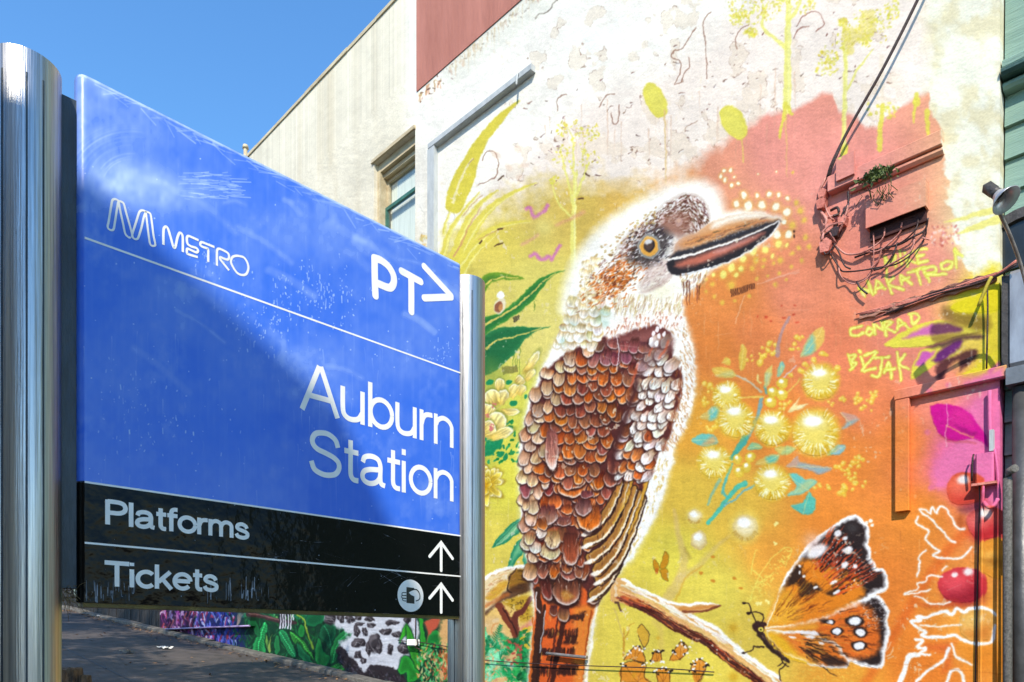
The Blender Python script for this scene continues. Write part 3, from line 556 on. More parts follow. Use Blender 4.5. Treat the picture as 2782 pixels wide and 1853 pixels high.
    line(Z1([(1065,866),(1300,806),(1600,706),(1850,611),(2075,508)]), 6.5, (252, 246, 238), 1, 1.2, 3.5); line(Z1([(1190,990),(1300,970),(1440,938)]), 4.5, (246, 246, 246), .95, 1); line(Z1([(1440,940),(1650,857),(1850,745),(2000,628),(2075,520)]), 3.4, (246, 244, 240), .9, 1)
    for _ in range(46):
        t = rng.random(); x = 1250 + t * 700; y = 790 - t * 250 + rng.uniform(-40, -4); p, q = Z1([(x, y)])[0]; line([(p, q), (p + J(0, 4), q + J(0, 4))], 1.3, (220, 220, 224), .55, .7)
    for _ in range(60):                        # chin
        x = rng.uniform(1180, 1420); y = rng.uniform(980, 1120) - (x - 1180) * .12; p, q = Z1([(x, y)])[0]; line([(p, q), (p - 4, q + 9)], 3, jc((206, 160, 96) if rng.random() < .7 else (120, 70, 40), 20), .6, 1, 1)
    for x in (1205, 1232, 1255, 1290, 1320, 1340): line(Z1([(x, 1080 + J(0, 30)), (x + J(0, 4), rng.uniform(1180, 1290))]), 4, jc((90, 50, 36), 20) if x != 1290 else (222, 214, 200), .85, .9, 1.4)

def dots():
    pts = [(1570,50,14),(1630,42,14),(1540,98,14),(1582,130,16),(1668,98,10),(1640,182,16),(1700,160,12),(1750,268,26),(1873,273,17),(1988,263,19),(2068,268,18),(2152,298,17),(1685,350,24),(1790,365,34),(1918,360,30),(2048,378,32),(2143,425,30),(2232,340,18),(2272,412,24),(2120,515,20),(2195,537,26),(2056,628,32),(2160,630,30),(2068,720,30),(1950,763,26),(1842,778,32),(2140,728,16),(2013,830,18),(1745,850,28),(1860,868,22),(1937,862,14),(1728,940,22),(1638,930,32),(1560,995,28),(1683,1000,20),(1462,1085,14),(1470,1000,16),(1410,1040,10),(2085,865,20),(1830,940,18),(1925,920,12),(2020,895,12),(2180,930,12),(2080,985,12),(1875,1030,12),(1972,1012,10),(2135,1040,10),(1405,1152,12),(1478,1195,12),(1552,1250,12),(1668,1238,10),(1800,1192,10),(1636,1090,26),(2040,1085,14),(1540,900,18),(2250,750,14),(2310,655,16),(2300,500,18),(2190,800,14),(2280,870,14),(2350,740,16),(2050,58,8),(1885,75,7),(2200,65,9)]
    for x, y, r in pts:
        a, b = Z1([(x, y)])[0]; r = r / 3.363; far = (x > 2170) or (y > 860 and x > 1800) or y > 1020
        c = (236, 206, 84) if far else ((255, 252, 226) if y < 640 else (246, 234, 130))
        dab(a, b, r * 1.7, r * 1.9, 15, (236, 214, 90), .35, .6); dab(a, b, r * 1.0, r * 1.2, 18, c, .6 if far else .97, .3)
    for _ in range(34):                        # paint drips and old chips on the orange
        x = rng.uniform(1900, 2450); y = rng.uniform(830, 1000); line([(x, y), (x + J(0, 2), y + rng.uniform(20, 90))], 1.6, (238, 180, 130), .5, .9, .8)
    for x, y in ((2100,1285),(1885,1375),(1960,1385),(2000,1420),(2120,1385),(2210,1360),(2220,1280),(2240,1430)): dab(*Z1([(x, y)])[0], J(4, 2), J(4, 2), 0, (200, 60, 40), .6, .5)
    line(Z1([(1670,1440),(1720,1290),(1760,1180)]), 2.4, (238, 190, 150), .8, .9); line(Z1([(1880,1080),(2050,1020),(2260,960)]), 2, (240, 180, 150), .8, .9); line(ZB([(0,370),(100,335),(200,315)]), 2, (240,190,165), .7)
    for k in range(15): line(Z1([(1635 + k * 15, 1130 - k * 4), (1640 + k * 15, 1192 - k * 5)]), 2.4, (66, 34, 30), .95, .7)
    for pts in ([(2210,590),(2212,605)], [(2210,630),(2212,655)]): line(Z1(pts), 4, (50, 30, 30), .9)

def pom(x, y, r, name='painted_blossom'):
    a, b = Z6([(x, y)])[0]; r = r / 2.6125
    OUT.setdefault(name, []).append([(a + r * math.cos(t), b + r * math.sin(t)) for t in np.linspace(0, 6.283, 22)[:-1]])
    dab(a, b, r * 1.05, r * 1.05, 0, (226, 190, 60), .9, .22); dab(a, b, r * .8, r * .8, 0, (240, 222, 120), .85, .5)
    for i in range(150):
        t = rng.uniform(0, 6.283); q = rng.uniform(.45, .85) * r; L = rng.uniform(.16, .32) * r
        if math.sin(t) < -.2 and q < .7 * r: continue
        line([(a + q * math.cos(t), b + q * math.sin(t)), (a + (q + L) * math.cos(t), b + (q + L) * math.sin(t))], 2.3, jc((255, 252, 214) if rng.random() < .6 else (214, 170, 30), 10), .9, .7, 1.4)
    glow(a - r * .12, b - r * .5, r * .42, (255, 255, 240), 1, r * .26); dab(a - r * .1, b - r * .5, r * .36, r * .2, -6, (255, 255, 252), 1, .5)

def wattle():
    def stem(pts, w, c=(96, 178, 176), a=.85): line(Z6(pts), w, c, a, 1.3, w * .7)
    for x, y, r in ((1260,600,46),(1330,560,30),(1180,1120,60),(1240,1060,40),(1100,1090,34),(1150,1270,50),(590,290,50),(620,250,34),(570,330,40),(780,230,30),(820,190,26),(460,320,22),(160,530,34),(150,620,26),(990,300,26),(930,320,24),(870,350,20),(820,400,20),(1300,650,40),(1030,640,22),(1130,620,26),(1080,400,24),(220,800,30),(170,815,14),(740,460,22),(705,660,26),(740,630,16),(1240,1200,40),(1030,1240,20),(945,1240,22),(1110,1260,24)):
        for _ in range(max(2, int(r / 6))):
            a, b = Z6([(x + rng.uniform(-1, 1) * r * 1.1, y + rng.uniform(-1, 1) * r * 1.1)])[0]; q = rng.uniform(4, 8); dab(a, b, q, q, 0, (234, 196, 70), .75, .3); dab(a - 1, b - 1.5, q * .55, q * .5, 0, (246, 226, 130), .8, .5)
    stem([(545,600),(520,720),(470,840),(400,950),(330,1030)], 11, (120, 170, 180)); stem([(430,890),(380,970),(330,1030)], 20, (72, 176, 160)); stem([(330,1080),(300,1160),(275,1230),(275,1290),(310,1310)], 9, (88, 190, 190)); stem([(250,1180),(200,1270),(165,1360)], 9, (110, 190, 196), .6)
    stem([(430,1210),(370,1240),(320,1300),(250,1390),(165,1490)], 14, (70, 196, 186)); stem([(490,1230),(410,1270),(350,1330),(280,1370)], 7, (120, 190, 200)); stem([(540,560),(460,490),(400,460),(350,440)], 6, (200, 200, 180)); stem([(560,590),(460,598),(370,590)], 5, (236, 206, 100)); stem([(570,520),(580,570)], 9); stem([(660,300),(668,200),(700,110),(745,30)], 11, (170, 150, 160), .7); stem([(730,560),(780,520),(815,470)], 5, (230, 200, 100)); stem([(700,460),(790,380)], 4, (220, 200, 200)); stem([(525,440),(520,480),(540,500)], 5, (240, 232, 150))
    def lf(pts, c1, c2):
        p = Z6(pts); OUT.setdefault('painted_leaf', []).append(p)
        cx = np.mean([q[0] for q in p]); cy = np.mean([q[1] for q in p]); poly(p, c1, 1.8, .92, 3)
        p2 = [(q[0], q[1]) for q in p[len(p) // 3:]] ; poly(p2, c2, 6, .8, 3, grow=-3); line([p[0], (cx, cy), p[len(p) // 2]], 2, (244, 228, 150), .6, 1)
    Yl = (230, 196, 90); Tq = (120, 196, 190)
    lf([(190,400),(250,380),(330,405),(365,445),(300,465),(220,445)], Yl, (190, 190, 130)); lf([(415,220),(438,270),(430,370),(400,410),(385,330),(395,250)], Yl, (222, 190, 80)); lf([(985,100),(988,190),(930,270),(825,315),(850,230),(910,140)], (232, 196, 100), Tq); lf([(690,345),(712,380),(690,430),(660,450),(662,390)], Tq, (210, 210, 130)); lf([(620,375),(620,430),(590,510),(565,520),(570,430)], (222, 200, 110), (170, 200, 170)); lf([(110,740),(170,690),(235,660),(240,740),(170,765)], (214, 190, 110), (100, 200, 205)); lf([(50,905),(120,860),(200,865),(240,910),(180,950),(110,945)], (110, 196, 190), (226, 170, 110)); lf([(440,970),(480,925),(550,945),(520,970)], (140, 200, 160), (190, 200, 120)); lf([(640,960),(720,945),(790,965),(740,1000),(680,1005)], (214, 200, 110), (160, 200, 150)); lf([(505,1075),(570,1020),(670,1003),(650,1060),(600,1085)], (222, 190, 100), (90, 200, 200)); lf([(1010,1000),(1070,945),(1138,940),(1110,1000),(1050,1010)], (110, 196, 205), (180, 190, 190)); lf([(730,1150),(800,1145),(860,1180),(938,1190),(880,1260),(800,1290),(730,1295),(800,1230)], (110, 205, 200), (190, 206, 150)); lf([(880,1270),(930,1340),(910,1420),(840,1430),(760,1370),(840,1350)], (90, 200, 186), (110, 196, 180)); lf([(720,1090),(800,1015),(820,1060),(920,1080),(1045,1100),(960,1150),(900,1120),(800,1100)], (200, 168, 150), (140, 180, 190)); lf([(1100,710),(1180,720),(1240,750),(1180,800),(1110,830),(1150,770)], (206, 160, 140), (130, 190, 195)); lf([(265,350),(290,315),(325,330),(320,370)], Yl, YL); lf([(735,700),(815,605),(790,660),(878,645),(800,690)], (244, 232, 170), (250, 244, 200))
    for x, y, r in ((690,500,38),(625,560,38),(690,580,42),(610,630,42),(375,1040,36),(465,1025,38),(440,1095,38),(385,1130,36)):
        a, b = Z6([(x, y)])[0]; r /= 2.6125; dab(a, b, r, r, 0, (226, 192, 64), 1, .12); dab(a, b, r * .7, r * .7, 0, (236, 208, 92), .9, .5); dab(a - r * .15, b - r * .35, r * .42, r * .36, 0, (255, 253, 236), 1, .5)
    for a in ((300,590,96),(365,760,124),(965,490,126),(625,820,122),(930,850,165),(210,1060,112),(620,1205,122)): pom(*a)
    for x, y, r in ((70,1445,52),(430,1520,92)):
        a, b = Z6([(x, y)])[0]; r /= 2.6125; dab(a, b, r * 1.15, r * 1.15, 0, (242, 228, 130), .6, .4); dab(a, b, r, r, 0, (222, 196, 120), .97, .1); dab(a, b - r * .1, r * .8, r * .7, 0, (244, 232, 190), .9, .4); dab(a - r * .1, b - r * .35, r * .5, r * .4, 0, (255, 254, 248), 1, .4)
        for _ in range(26): t_ = rng.uniform(.3, 2.84); line([(a + r * .8 * math.cos(t_), b + r * .8 * math.sin(t_)), (a + r * 1.08 * math.cos(t_), b + r * 1.08 * math.sin(t_))], 1.6, (200, 160, 70), .7, .7)
    a, b = Z7([(725,290)])[0]; dab(a, b, 23, 26, 0, (216, 190, 124), .97, .1); dab(a, b - 3, 18, 19, 0, (242, 230, 190), .9, .4); dab(a - 2, b - 10, 12, 10, 0, (255, 254, 250), 1, .4)

def low_things():
    # ghost trees, small insects
    line(Z7([(440,830),(560,620),(590,480),(560,330),(530,180),(500,20)]), 30, (214, 184, 130), .55, 4, 8); line(Z7([(540,640),(680,560),(790,450),(900,330),(1000,250)]), 22, (216, 190, 130), .5, 4, 6); line(Z7([(520,830),(600,640),(760,520)]), 4, (214, 160, 50), .6, 2); line(Z7([(320,1020),(380,1100),(390,1300)]), 14, (214, 184, 110), .4, 5); line(Z7([(600,370),(640,450)]), 8, (150, 120, 70), .4, 4)
    line(Z7([(45,1340),(45,1180),(50,1080)]), 6, (196, 146, 50), .85, 1.2, 3); line(Z7([(45,1200),(90,1110),(110,1060),(140,1040)]), 4, (196, 146, 50), .8, 1, 2); line(Z7([(40,1160),(0,1020),(-40,900)]), 4, (206, 180, 110), .7, 1.5)
    for c in ((850,660),(850,440),(745,580),(1045,635),(1100,720)): dab(*Z7([c])[0], 6, 4, 10, (206, 130, 40), .8, .4)
    def bfly(wings, col, edge=(60, 40, 24), body=None):
        for w in wings: poly(Z7(w), col, 1.2, 1, 2); line(Z7(w + [w[0]]), 1.6, edge, .8, .8)
    bfly([[(305,450),(340,475),(375,530),(350,580),(320,530)], [(415,385),(445,420),(445,500),(415,545),(380,540),(395,460)], [(375,560),(430,540),(445,600),(445,660),(400,630)]], (196, 140, 30), (120, 110, 30)); dab(*Z7([(350,570)])[0], 5, 9, 0, (196, 110, 30), .9)
    for pts, body in (([(50,1370),(100,1290),(160,1240),(210,1270),(240,1380),(180,1380),(110,1360)], 0), ([(20,1568),(50,1400),(240,1400),(235,1520),(300,1568)], 0), ([(290,1380),(330,1290),(380,1290),(385,1380)], 0), ([(460,1370),(500,1290),(560,1205),(615,1240),(620,1300),(540,1370)], 0), ([(350,1568),(345,1470),(400,1440),(460,1460),(468,1568)], 0), ([(660,1450),(680,1380),(730,1355),(790,1410),(780,1460),(700,1600)], 0), ([(170,1080),(200,1050),(245,1080),(280,1160),(230,1260),(180,1150)], 1)):
        p = Z7(pts); poly(p, (222, 146, 50) if not body else (214, 170, 60), 1.5, .96, 2)
        OUT.setdefault('painted_small_wing', []).append(p)
        line(p, 2, (50, 32, 24), .8, .9)
        if not body:
            y0 = min(q[1] for q in p)
            for q in p:
                if q[1] < y0 + 30:
                    for _ in range(5): dab(q[0] + J(0, 9), q[1] + J(3, 6), 3.4, 2.6, J(0, 60), (250, 248, 244) if rng.random() < .6 else (40, 30, 30), .95, .3)
            cx = np.mean([q[0] for q in p]); cy = max(q[1] for q in p)
            for q in p[:-1]: line([(cx, cy), (q[0] * .8 + cx * .2, q[1] * .8 + cy * .2)], 1.5, (120, 64, 24), .6, .9)
    for x, y, r in ((1035,1080,46),(1040,1520,44),(360,1170,18),(140,1510,20)): glow(*Z7([(x, y)])[0], r / 3.3, (206, 160, 40), .7)
    # splashes
    for pts in ([(1190,830),(1240,690),(1300,560),(1400,440),(1520,350),(1560,400),(1500,530)], [(1200,600),(1230,400),(1260,380)], [(1230,680),(1330,640),(1400,580)], [(1210,560),(1300,640),(1240,720)]):
        line(Z7(pts), 3, (240, 228, 110), .8, 1.2, 2)
    for _ in range(90):
        t = rng.random(); x = 1190 + t * 360 + J(0, 40); y = 830 - t * 450 + J(0, 60); line(Z7([(x, y), (x + J(0, 24), y + J(0, 24))]), 2, (242, 230, 110), .7, .9)
    for x, y in ((1425,140),(1250,860),(1340,845),(1410,320),(1270,870)): 
        for _ in range(4): dab(*[v + J(0, 5) for v in Z7([(x, y)])[0]], 4, 3, J(0, 90), (248, 236, 150), .9)
    for _ in range(60): x, y = Z8([(rng.uniform(560, 1200), rng.uniform(1450, 1568))])[0]; line([(x, y), (x + J(0, 8), y + J(0, 6))], 2, (240, 214, 100), .5, .9)
    # slanting cast shadow painted in as a band of deeper orange
    line(ZC([(1330,560),(1180,720),(1000,980),(820,1280),(650,1568)]), 26, (226, 104, 40), .55, 9)

def butterfly():
    FW = Z8([(405,1080),(440,960),(510,790),(570,640),(640,530),(720,420),(800,320),(900,240),(990,180),(1080,110),(1150,75),(1215,68),(1270,110),(1320,170),(1335,260),(1320,330),(1345,370),(1345,450),(1375,490),(1390,540),(1450,550),(1490,600),(1505,690),(1480,740),(1390,770),(1290,830),(1100,900),(900,1000),(650,1050)])
    HW = Z8([(410,1100),(650,1055),(900,1000),(1150,890),(1330,800),(1420,790),(1470,860),(1510,930),(1490,1010),(1515,1110),(1500,1200),(1470,1290),(1460,1420),(1400,1445),(1250,1420),(1150,1370),(1120,1440),(980,1440),(800,1410),(650,1340),(560,1290),(440,1180)])
    OUT['painted_butterfly'] = [Z8([(405,1080),(440,960),(510,790),(640,530),(800,320),(990,180),(1150,75),(1215,68),(1320,170),(1335,300),(1390,540),(1450,550),(1505,690),(1480,740),(1400,785),(1470,860),(1510,930),(1515,1110),(1470,1290),(1460,1420),(1400,1445),(1150,1375),(1120,1440),(980,1440),(800,1410),(600,1370),(480,1300),(400,1220),(280,1120),(275,1060),(330,1025),(390,1035)])]
    def wing(P, col):
        poly(P, (252, 250, 248), 2, 1, 2, grow=2); poly(P, (44, 32, 32), 5, .97, 2, grow=-9, rough=4); 
    wing(FW, 0)
    poly(Z8([(405,1080),(440,960),(510,790),(600,680),(700,480),(850,470),(960,520),(1080,570),(1200,590),(1260,690),(1290,780),(1120,890),(900,1000),(650,1050)]), (232, 140, 40), 9, 1, 2, rough=5, rs=6)
    poly(Z8([(405,1080),(460,900),(560,740),(640,800),(700,900),(650,1030)]), (238, 184, 60), 16, .8, 2)
    poly(Z8([(600,700),(640,560),(720,520),(760,660),(860,690),(900,740),(760,800),(700,780),(690,690)]), (46, 32, 30), 5, .9, 2, rough=5, rs=6); poly(Z8([(940,760),(1040,720),(1080,760),(1000,790)]), (50, 34, 30), 4, .85, 2)
    def ray(cx, cy, n, a0, a1, r0, r1, col, w, al):
        for _ in range(n):
            t = math.radians(rng.uniform(a0, a1)); r = rng.uniform(r0, r1); L = rng.uniform(40, 170); x, y = cx + r * math.cos(t), cy - r * math.sin(t); line(Z8([(x, y), (x + L * math.cos(t), y - L * math.sin(t))]), w * rng.uniform(.5, 1.2), jc(col, 18), al, .8, w * .3)
    ray(400, 1090, 70, 16, 62, 150, 620, (120, 60, 24), 2.6, .8); ray(400, 1090, 60, 16, 60, 100, 500, (244, 176, 60), 2.6, .5); ray(400, 1090, 46, 26, 52, 700, 1000, (200, 70, 36), 5, .8); ray(400, 1090, 46, 24, 56, 700, 1050, (40, 28, 28), 5, .8)
    ray(400, 1090, 70, 24, 58, 700, 1050, (226, 90, 46), 4, .75)
    for x, y, rx, ry in ((860,390,100,52),(1135,380,46,30),(1110,510,34,26),(1205,520,20,18),(1110,270,26,18),(1050,230,34,26),(1010,675,36,14),(1040,755,34,16),(705,525,14,18),(745,615,16,14),(850,720,18,12),(705,580,10,12)): dab(*Z8([(x, y)])[0], rx / 3.3, ry / 3.3, -24, (252, 250, 250), .95, .35)
    glow(*Z8([(820,300)])[0], 24, (244, 206, 190), .6); glow(*Z8([(1180,180)])[0], 14, (80, 76, 76), .7)
    for _ in range(170): x, y = Z8([(rng.uniform(640, 1450), 0)])[0][0], 0; 
    for _ in range(80):
        t = math.radians(rng.uniform(24, 54)); r = rng.uniform(800, 1080); x, y = Z8([(400 + r * math.cos(t), 1090 - r * math.sin(t))])[0]; dab(x, y, rng.uniform(.8, 2), rng.uniform(.8, 2), 0, (250, 246, 246), .85)
    wing(HW, 0)
    poly(Z8([(410,1100),(650,1060),(900,1005),(1150,895),(1300,870),(1380,960),(1420,1070),(1425,1200),(1390,1320),(1150,1350),(1000,1200),(860,1120),(600,1110)]), (228, 118, 44), 9, 1, 2, rough=5, rs=6)
    poly(Z8([(410,1100),(650,1060),(850,1030),(850,1100),(600,1115)]), (240, 176, 60), 8, .8, 2)
    ray(400, 1100, 50, -12, 14, 600, 980, (60, 32, 26), 2.8, .7); ray(400, 1100, 60, -14, 12, 400, 900, (246, 150, 60), 3.4, .7)
    LW = Z8([(410,1105),(560,1110),(720,1105),(850,1110),(900,1170),(1000,1200),(1070,1250),(1100,1310),(1150,1380),(1120,1435),(980,1440),(800,1410),(650,1340),(520,1280),(440,1180)])
    poly(LW, (250, 246, 244), 2, 1, 2); poly(LW, (226, 124, 44), 5, 1, 2, grow=-6, rough=4)
    poly(Z8([(410,1110),(520,1130),(600,1200),(700,1320),(840,1400),(650,1340),(500,1270),(430,1180)]), (240, 190, 50), 9, .95, 2)
    ray(420, 1120, 64, -34, -2, 300, 640, (44, 30, 28), 3.6, .8); ray(420, 1120, 60, -34, -4, 150, 500, (248, 170, 70), 3, .6); poly(Z8([(900,1330),(1100,1370),(1130,1420),(960,1420)]), (46, 34, 34), 6, .85, 2); poly(Z8([(760,1290),(820,1280),(830,1310),(780,1320)]), (54, 34, 30), 4, .8)
    for x, y, rx, ry in ((740,1120,70,16),(830,1130,46,20),(640,1160,34,10),(800,1160,50,14),(900,1215,30,12),(590,1118,30,10)): dab(*Z8([(x, y)])[0], rx / 3.3, ry / 3.3, 8, (250, 248, 250), .9, .4)
    for x, y, rx, ry in ((1200,1020,56,38),(1255,1120,46,36),(1240,1240,48,36),(1040,1110,42,26),(970,1025,36,18)):
        dab(*Z8([(x, y)])[0], rx * 1.5 / 3.3, ry * 1.3 / 3.3, 0, (36, 28, 30), .95, .2); dab(*Z8([(x, y)])[0], rx / 3.3, ry / 3.3, 0, (250, 250, 252), 1, .2)
    poly(Z8([(880,1010),(960,990),(960,1030),(900,1040)]), (40, 30, 30), 4, .8)
    for _ in range(120): x, y = Z8([(rng.uniform(1260, 1480), rng.uniform(830, 1090))])[0]; line([(x, y), (x + J(0, 6), y + J(0, 6))], 1.4, (246, 244, 246) if rng.random() < .6 else (40, 30, 30), .7, .7)
    for pts, c, w in (([(415,1060),(480,900),(515,790)], (252, 240, 200), 4.5), ([(405,1085),(520,1065),(650,1045)], (252, 240, 210), 5), ([(410,1105),(560,1108),(700,1100)], (250, 236, 214), 3.5)): line(Z8(pts), w, c, .95, 1, 2)
    # body
    line(Z8([(340,1070),(345,1130),(390,1180),(430,1250),(500,1310),(600,1370)]), 21, (62, 42, 36), 1, 1.4, 12); dab(*Z8([(335,1075)])[0], 18, 16, 60, (66, 40, 36), 1); dab(*Z8([(385,1045)])[0], 9, 6, 20, (70, 42, 40), 1); dab(*Z8([(355,1097)])[0], 7.5, 7, 0, (232, 214, 90), 1); dab(*Z8([(353,1100)])[0], 2.5, 2.5, 0, (40, 30, 20), 1)
    line(Z8([(400,1130),(420,1190),(500,1270),(620,1345),(760,1395)]), 5, (240, 190, 40), .9, 1.4)
    for _ in range(80): 
        t = rng.random(); x = 360 + t * 220; y = 1130 + t * 220 + J(0, 22); line(Z8([(x, y), (x + 8, y + 16)]), 1.4, jc((110, 84, 76), 30), .7, .7)
    for pts in ([(310,1030),(275,950),(260,880),(230,850),(195,852)], [(360,1035),(375,990),(350,945),(290,940),(240,950)], [(385,1260),(330,1250),(295,1240),(270,1280),(195,1305)], [(540,1350),(560,1400),(600,1430)], [(580,1400),(530,1450),(520,1500),(530,1560)], [(550,1390),(500,1425)]): line(Z8(pts), 4, (52, 34, 30), .95, .9, 3)
    for p in ((205,852), (245,950), (200,1303)): dab(*Z8([p])[0], 6, 3.5, 0, (52, 34, 30), 1)
    for x, y in ((1342,112),(1312,130),(1356,150)): dab(*Z8([(x, y)])[0], 4.5, 5, 0, (252, 246, 230), 1)
    for pts in ([(1480,1290),(1510,1240),(1530,1210)], [(1490,1330),(1530,1310),(1545,1260)], [(1500,1350),(1550,1340)]): line(Z8(pts), 3, (246, 214, 180), .8, 1)

def right_things():
    # signatures
    def let(Z, strokes, w=6.2):
        for s in strokes: line(Z(s), w * 1.5, (206, 214, 50), .8, 1.4, sm=3); line(Z(s), w, (244, 240, 130), 1, 1.1, sm=3)
    let(ZD, [[(725,1370),(715,1220)],[(715,1230),(765,1290),(800,1200)],[(800,1200),(820,1300)],[(855,1180),(872,1280)],[(850,1160),(853,1163)],[(900,1170),(925,1300)],[(960,1160),(910,1230),(1000,1270)],[(1000,1160),(1030,1280)],[(1000,1150),(1110,1135)],[(1015,1215),(1080,1200)],[(1030,1275),(1110,1250)]])
    let(ZD, [[(520,1580),(465,1500)],[(465,1500),(560,1540),(545,1450)],[(545,1450),(600,1570)],[(620,1550),(632,1440),(710,1510)],[(640,1510),(690,1490)],[(720,1400),(780,1560)],[(790,1400),(750,1470),(890,1520)],[(870,1470),(862,1385),(960,1470)],[(880,1430),(940,1410)],[(930,1360),(1100,1310)],[(1010,1340),(1050,1470)],[(1075,1330),(1130,1440)],[(1075,1330),(1170,1305),(1190,1350),(1110,1375)],[(1110,1375),(1290,1380)],[(1290,1250),(1240,1290),(1260,1335),(1330,1310),(1345,1265),(1290,1250)],[(1385,1310),(1375,1140)],[(1380,1145),(1440,1210)]])
    let(ZB, [[(580,640),(520,655),(515,690),(560,695),(590,680)],[(620,650),(608,675),(630,692),(650,668),(620,650)],[(660,690),(655,630),(710,665),(700,610)],[(720,610),(728,700)],[(720,612),(765,615),(730,650),(785,675)],[(800,660),(805,600),(865,655)],[(808,640),(840,625)],[(880,580),(895,630),(930,590),(905,565),(870,570)]])
    let(ZB, [[(500,815),(525,900)],[(495,815),(545,820),(520,855),(550,865),(510,905)],[(575,830),(592,880)],[(568,788),(572,800)],[(595,820),(670,800),(585,912),(665,895)],[(650,835),(745,828)],[(705,832),(690,940),(640,945)],[(718,925),(745,860),(760,960)],[(725,905),(780,895)],[(795,800),(818,965)],[(845,815),(805,870),(865,900)]])
    # yellow and violet leaves by the corner, a box shadow painted into their right parts
    Yc = (232, 220, 84)
    poly(ZB([(1180,400),(1290,330),(1420,260),(1424,700),(1424,900),(1300,930),(1180,940),(1250,880),(1300,800),(1330,690),(1200,640),(1120,530)]), (230, 212, 60), 14, .85, 2, rough=6)
    def lf(pts, c, name='painted_leaf', s=1.8, a=1): p = ZB(pts); OUT.setdefault(name, []).append(p); poly(p, c, s, a, 3)
    lf([(1085,1350 - 600 * 0 - 1000),(1150,320),(1300,290),(1390,285),(1390,330),(1250,350),(1150,360)], (238, 226, 120), a=.0)
    lf([(720,755),(800,690),(900,640),(1000,608),(1100,610),(1200,650),(1330,665),(1250,690),(1130,710),(1000,760),(850,770),(770,772)], Yc); poly(ZB([(830,720),(930,660),(1010,625),(1020,690),(930,700)]), (214, 110, 190), 5, .9, 2); poly(ZB([(1010,630),(1100,622),(1190,650),(1180,680),(1060,690),(1000,690)]), (112, 54, 100), 5, .9, 2); poly(ZB([(1000,700),(1150,690),(1300,675),(1200,705),(1050,745)]), (150, 124, 60), 4, .8, 2)
    lf([(878,965),(890,880),(940,790),(1010,770),(1100,740),(1200,720),(1180,790),(1100,850),(1050,860),(960,920)], Yc); poly(ZB([(905,880),(950,800),(1000,800),(1030,790),(960,870)]), (214, 100, 190), 4, .95, 2); poly(ZB([(1010,850),(1080,770),(1180,720),(1190,760),(1110,830),(1060,860)]), (110, 40, 120), 5, .95, 2)
    poly(ZB([(980,770),(1100,730),(1200,700),(1300,690),(1320,715),(1200,720),(1080,765)]), (70, 40, 60), 6, .85, 2); poly(ZB([(1050,860),(1140,830),(1230,780),(1285,790),(1270,840),(1180,910),(1170,850),(1110,880),(1060,970),(1030,920)]), (90, 48, 52), 5, .9, 2, rough=3)
    poly(ZB([(1075,520),(1180,560),(1350,580),(1345,680),(1200,640),(1080,610)]), (104, 76, 40), 10, .6, 2); lf([(1120,530),(1200,480),(1330,430),(1420,380),(1420,540),(1290,560),(1180,560)], (232, 216, 40), a=.95)
    lf([(1185,935),(1260,900),(1330,840),(1420,780),(1424,880),(1330,920)], (232, 216, 60), a=.9)
    for pts, w in (([(1085,355),(1160,340),(1300,300),(1400,280)], 20), ([(1160,420),(1250,390),(1400,340)], 24)): line(T(2082, 0 + 446, 2.24, [(x, y) for x, y in pts]), 3, (238, 228, 130), .9, 2, w)
    line(ZB([(1370,930),(1420,870)]), 16, (226, 110, 170), .8, 4)
    for _ in range(60): x, y = ZB([(rng.uniform(1000, 1180), rng.uniform(30, 150))])[0]; dab(x, y, 3, 4, J(0, 40), jc((206, 110, 100) if rng.random() < .6 else (244, 226, 220), 16), .5)
    # pink field, magenta leaf, fruit
    poly(ZE([(700,1100),(800,1000),(1240,950),(1180,1568),(1000,1568),(900,1400)]), (240, 118, 160), 16, .8, 2, rough=8, rs=14); poly(ZE([(520,1160),(530,900),(680,780),(640,650),(860,420),(990,270),(1240,240),(1240,960),(1150,1060),(1160,1340),(1130,1380),(1000,1230),(720,1140)]), (238, 128, 176), 12, .92, 2, rough=8, rs=14); poly(ZE([(820,220),(1160,80),(1165,185),(820,240)]), (238, 130, 176), 8, .9)
    for x, y in ((500,290),(670,240),(470,650),(580,760),(500,1150)): dab(*ZE([(x, y)])[0], 8, 7, 0, (230, 120, 160), .6, .6)
    M = ZE([(495,405),(620,395),(750,415),(850,480),(920,570),(1000,690),(1010,780),(950,730),(880,700),(760,720),(640,715),(560,640),(515,540)])
    OUT.setdefault('painted_leaf', []).append(M); poly(M, (214, 20, 150), 2.2, 1, 2); poly(ZE([(680,440),(780,430),(860,500),(880,600),(760,590),(660,580)]), (228, 60, 150), 10, .6, 2); line(ZE([(640,580),(740,640),(880,690)]), 4, (240, 150, 130), .95, 1.6, 6); poly(ZE([(720,580),(850,640),(910,650),(880,680),(780,640)]), (150, 20, 110), 5, .7, 2); line(ZE([(580,680),(660,720),(800,735),(900,745)]), 6, (190, 90, 80), .5, 3)
    line(ZE([(635,390),(650,540),(630,660),(643,780)]), 2.4, (250, 190, 200), .9, .8)
    def fruit(pts, c1, c2, hl):
        p = pts; OUT.setdefault('painted_fruit', []).append(p); cx = np.mean([q[0] for q in p]); cy = np.mean([q[1] for q in p]); r = max(q[0] for q in p) - cx
        poly(p, c1, 2, 1, 3); dab(cx + r * .1, cy + r * .35, r * .75, r * .5, 10, c2, .75, .6); dab(cx - r * .2, cy - r * .1, r * .5, r * .4, 0, tuple(min(255, v + 45) for v in c1), .6, .7)
        for hx, hy, hr in hl: dab(hx, hy, hr * 1.3, hr, -15, (255, 250, 246), .95, .5)
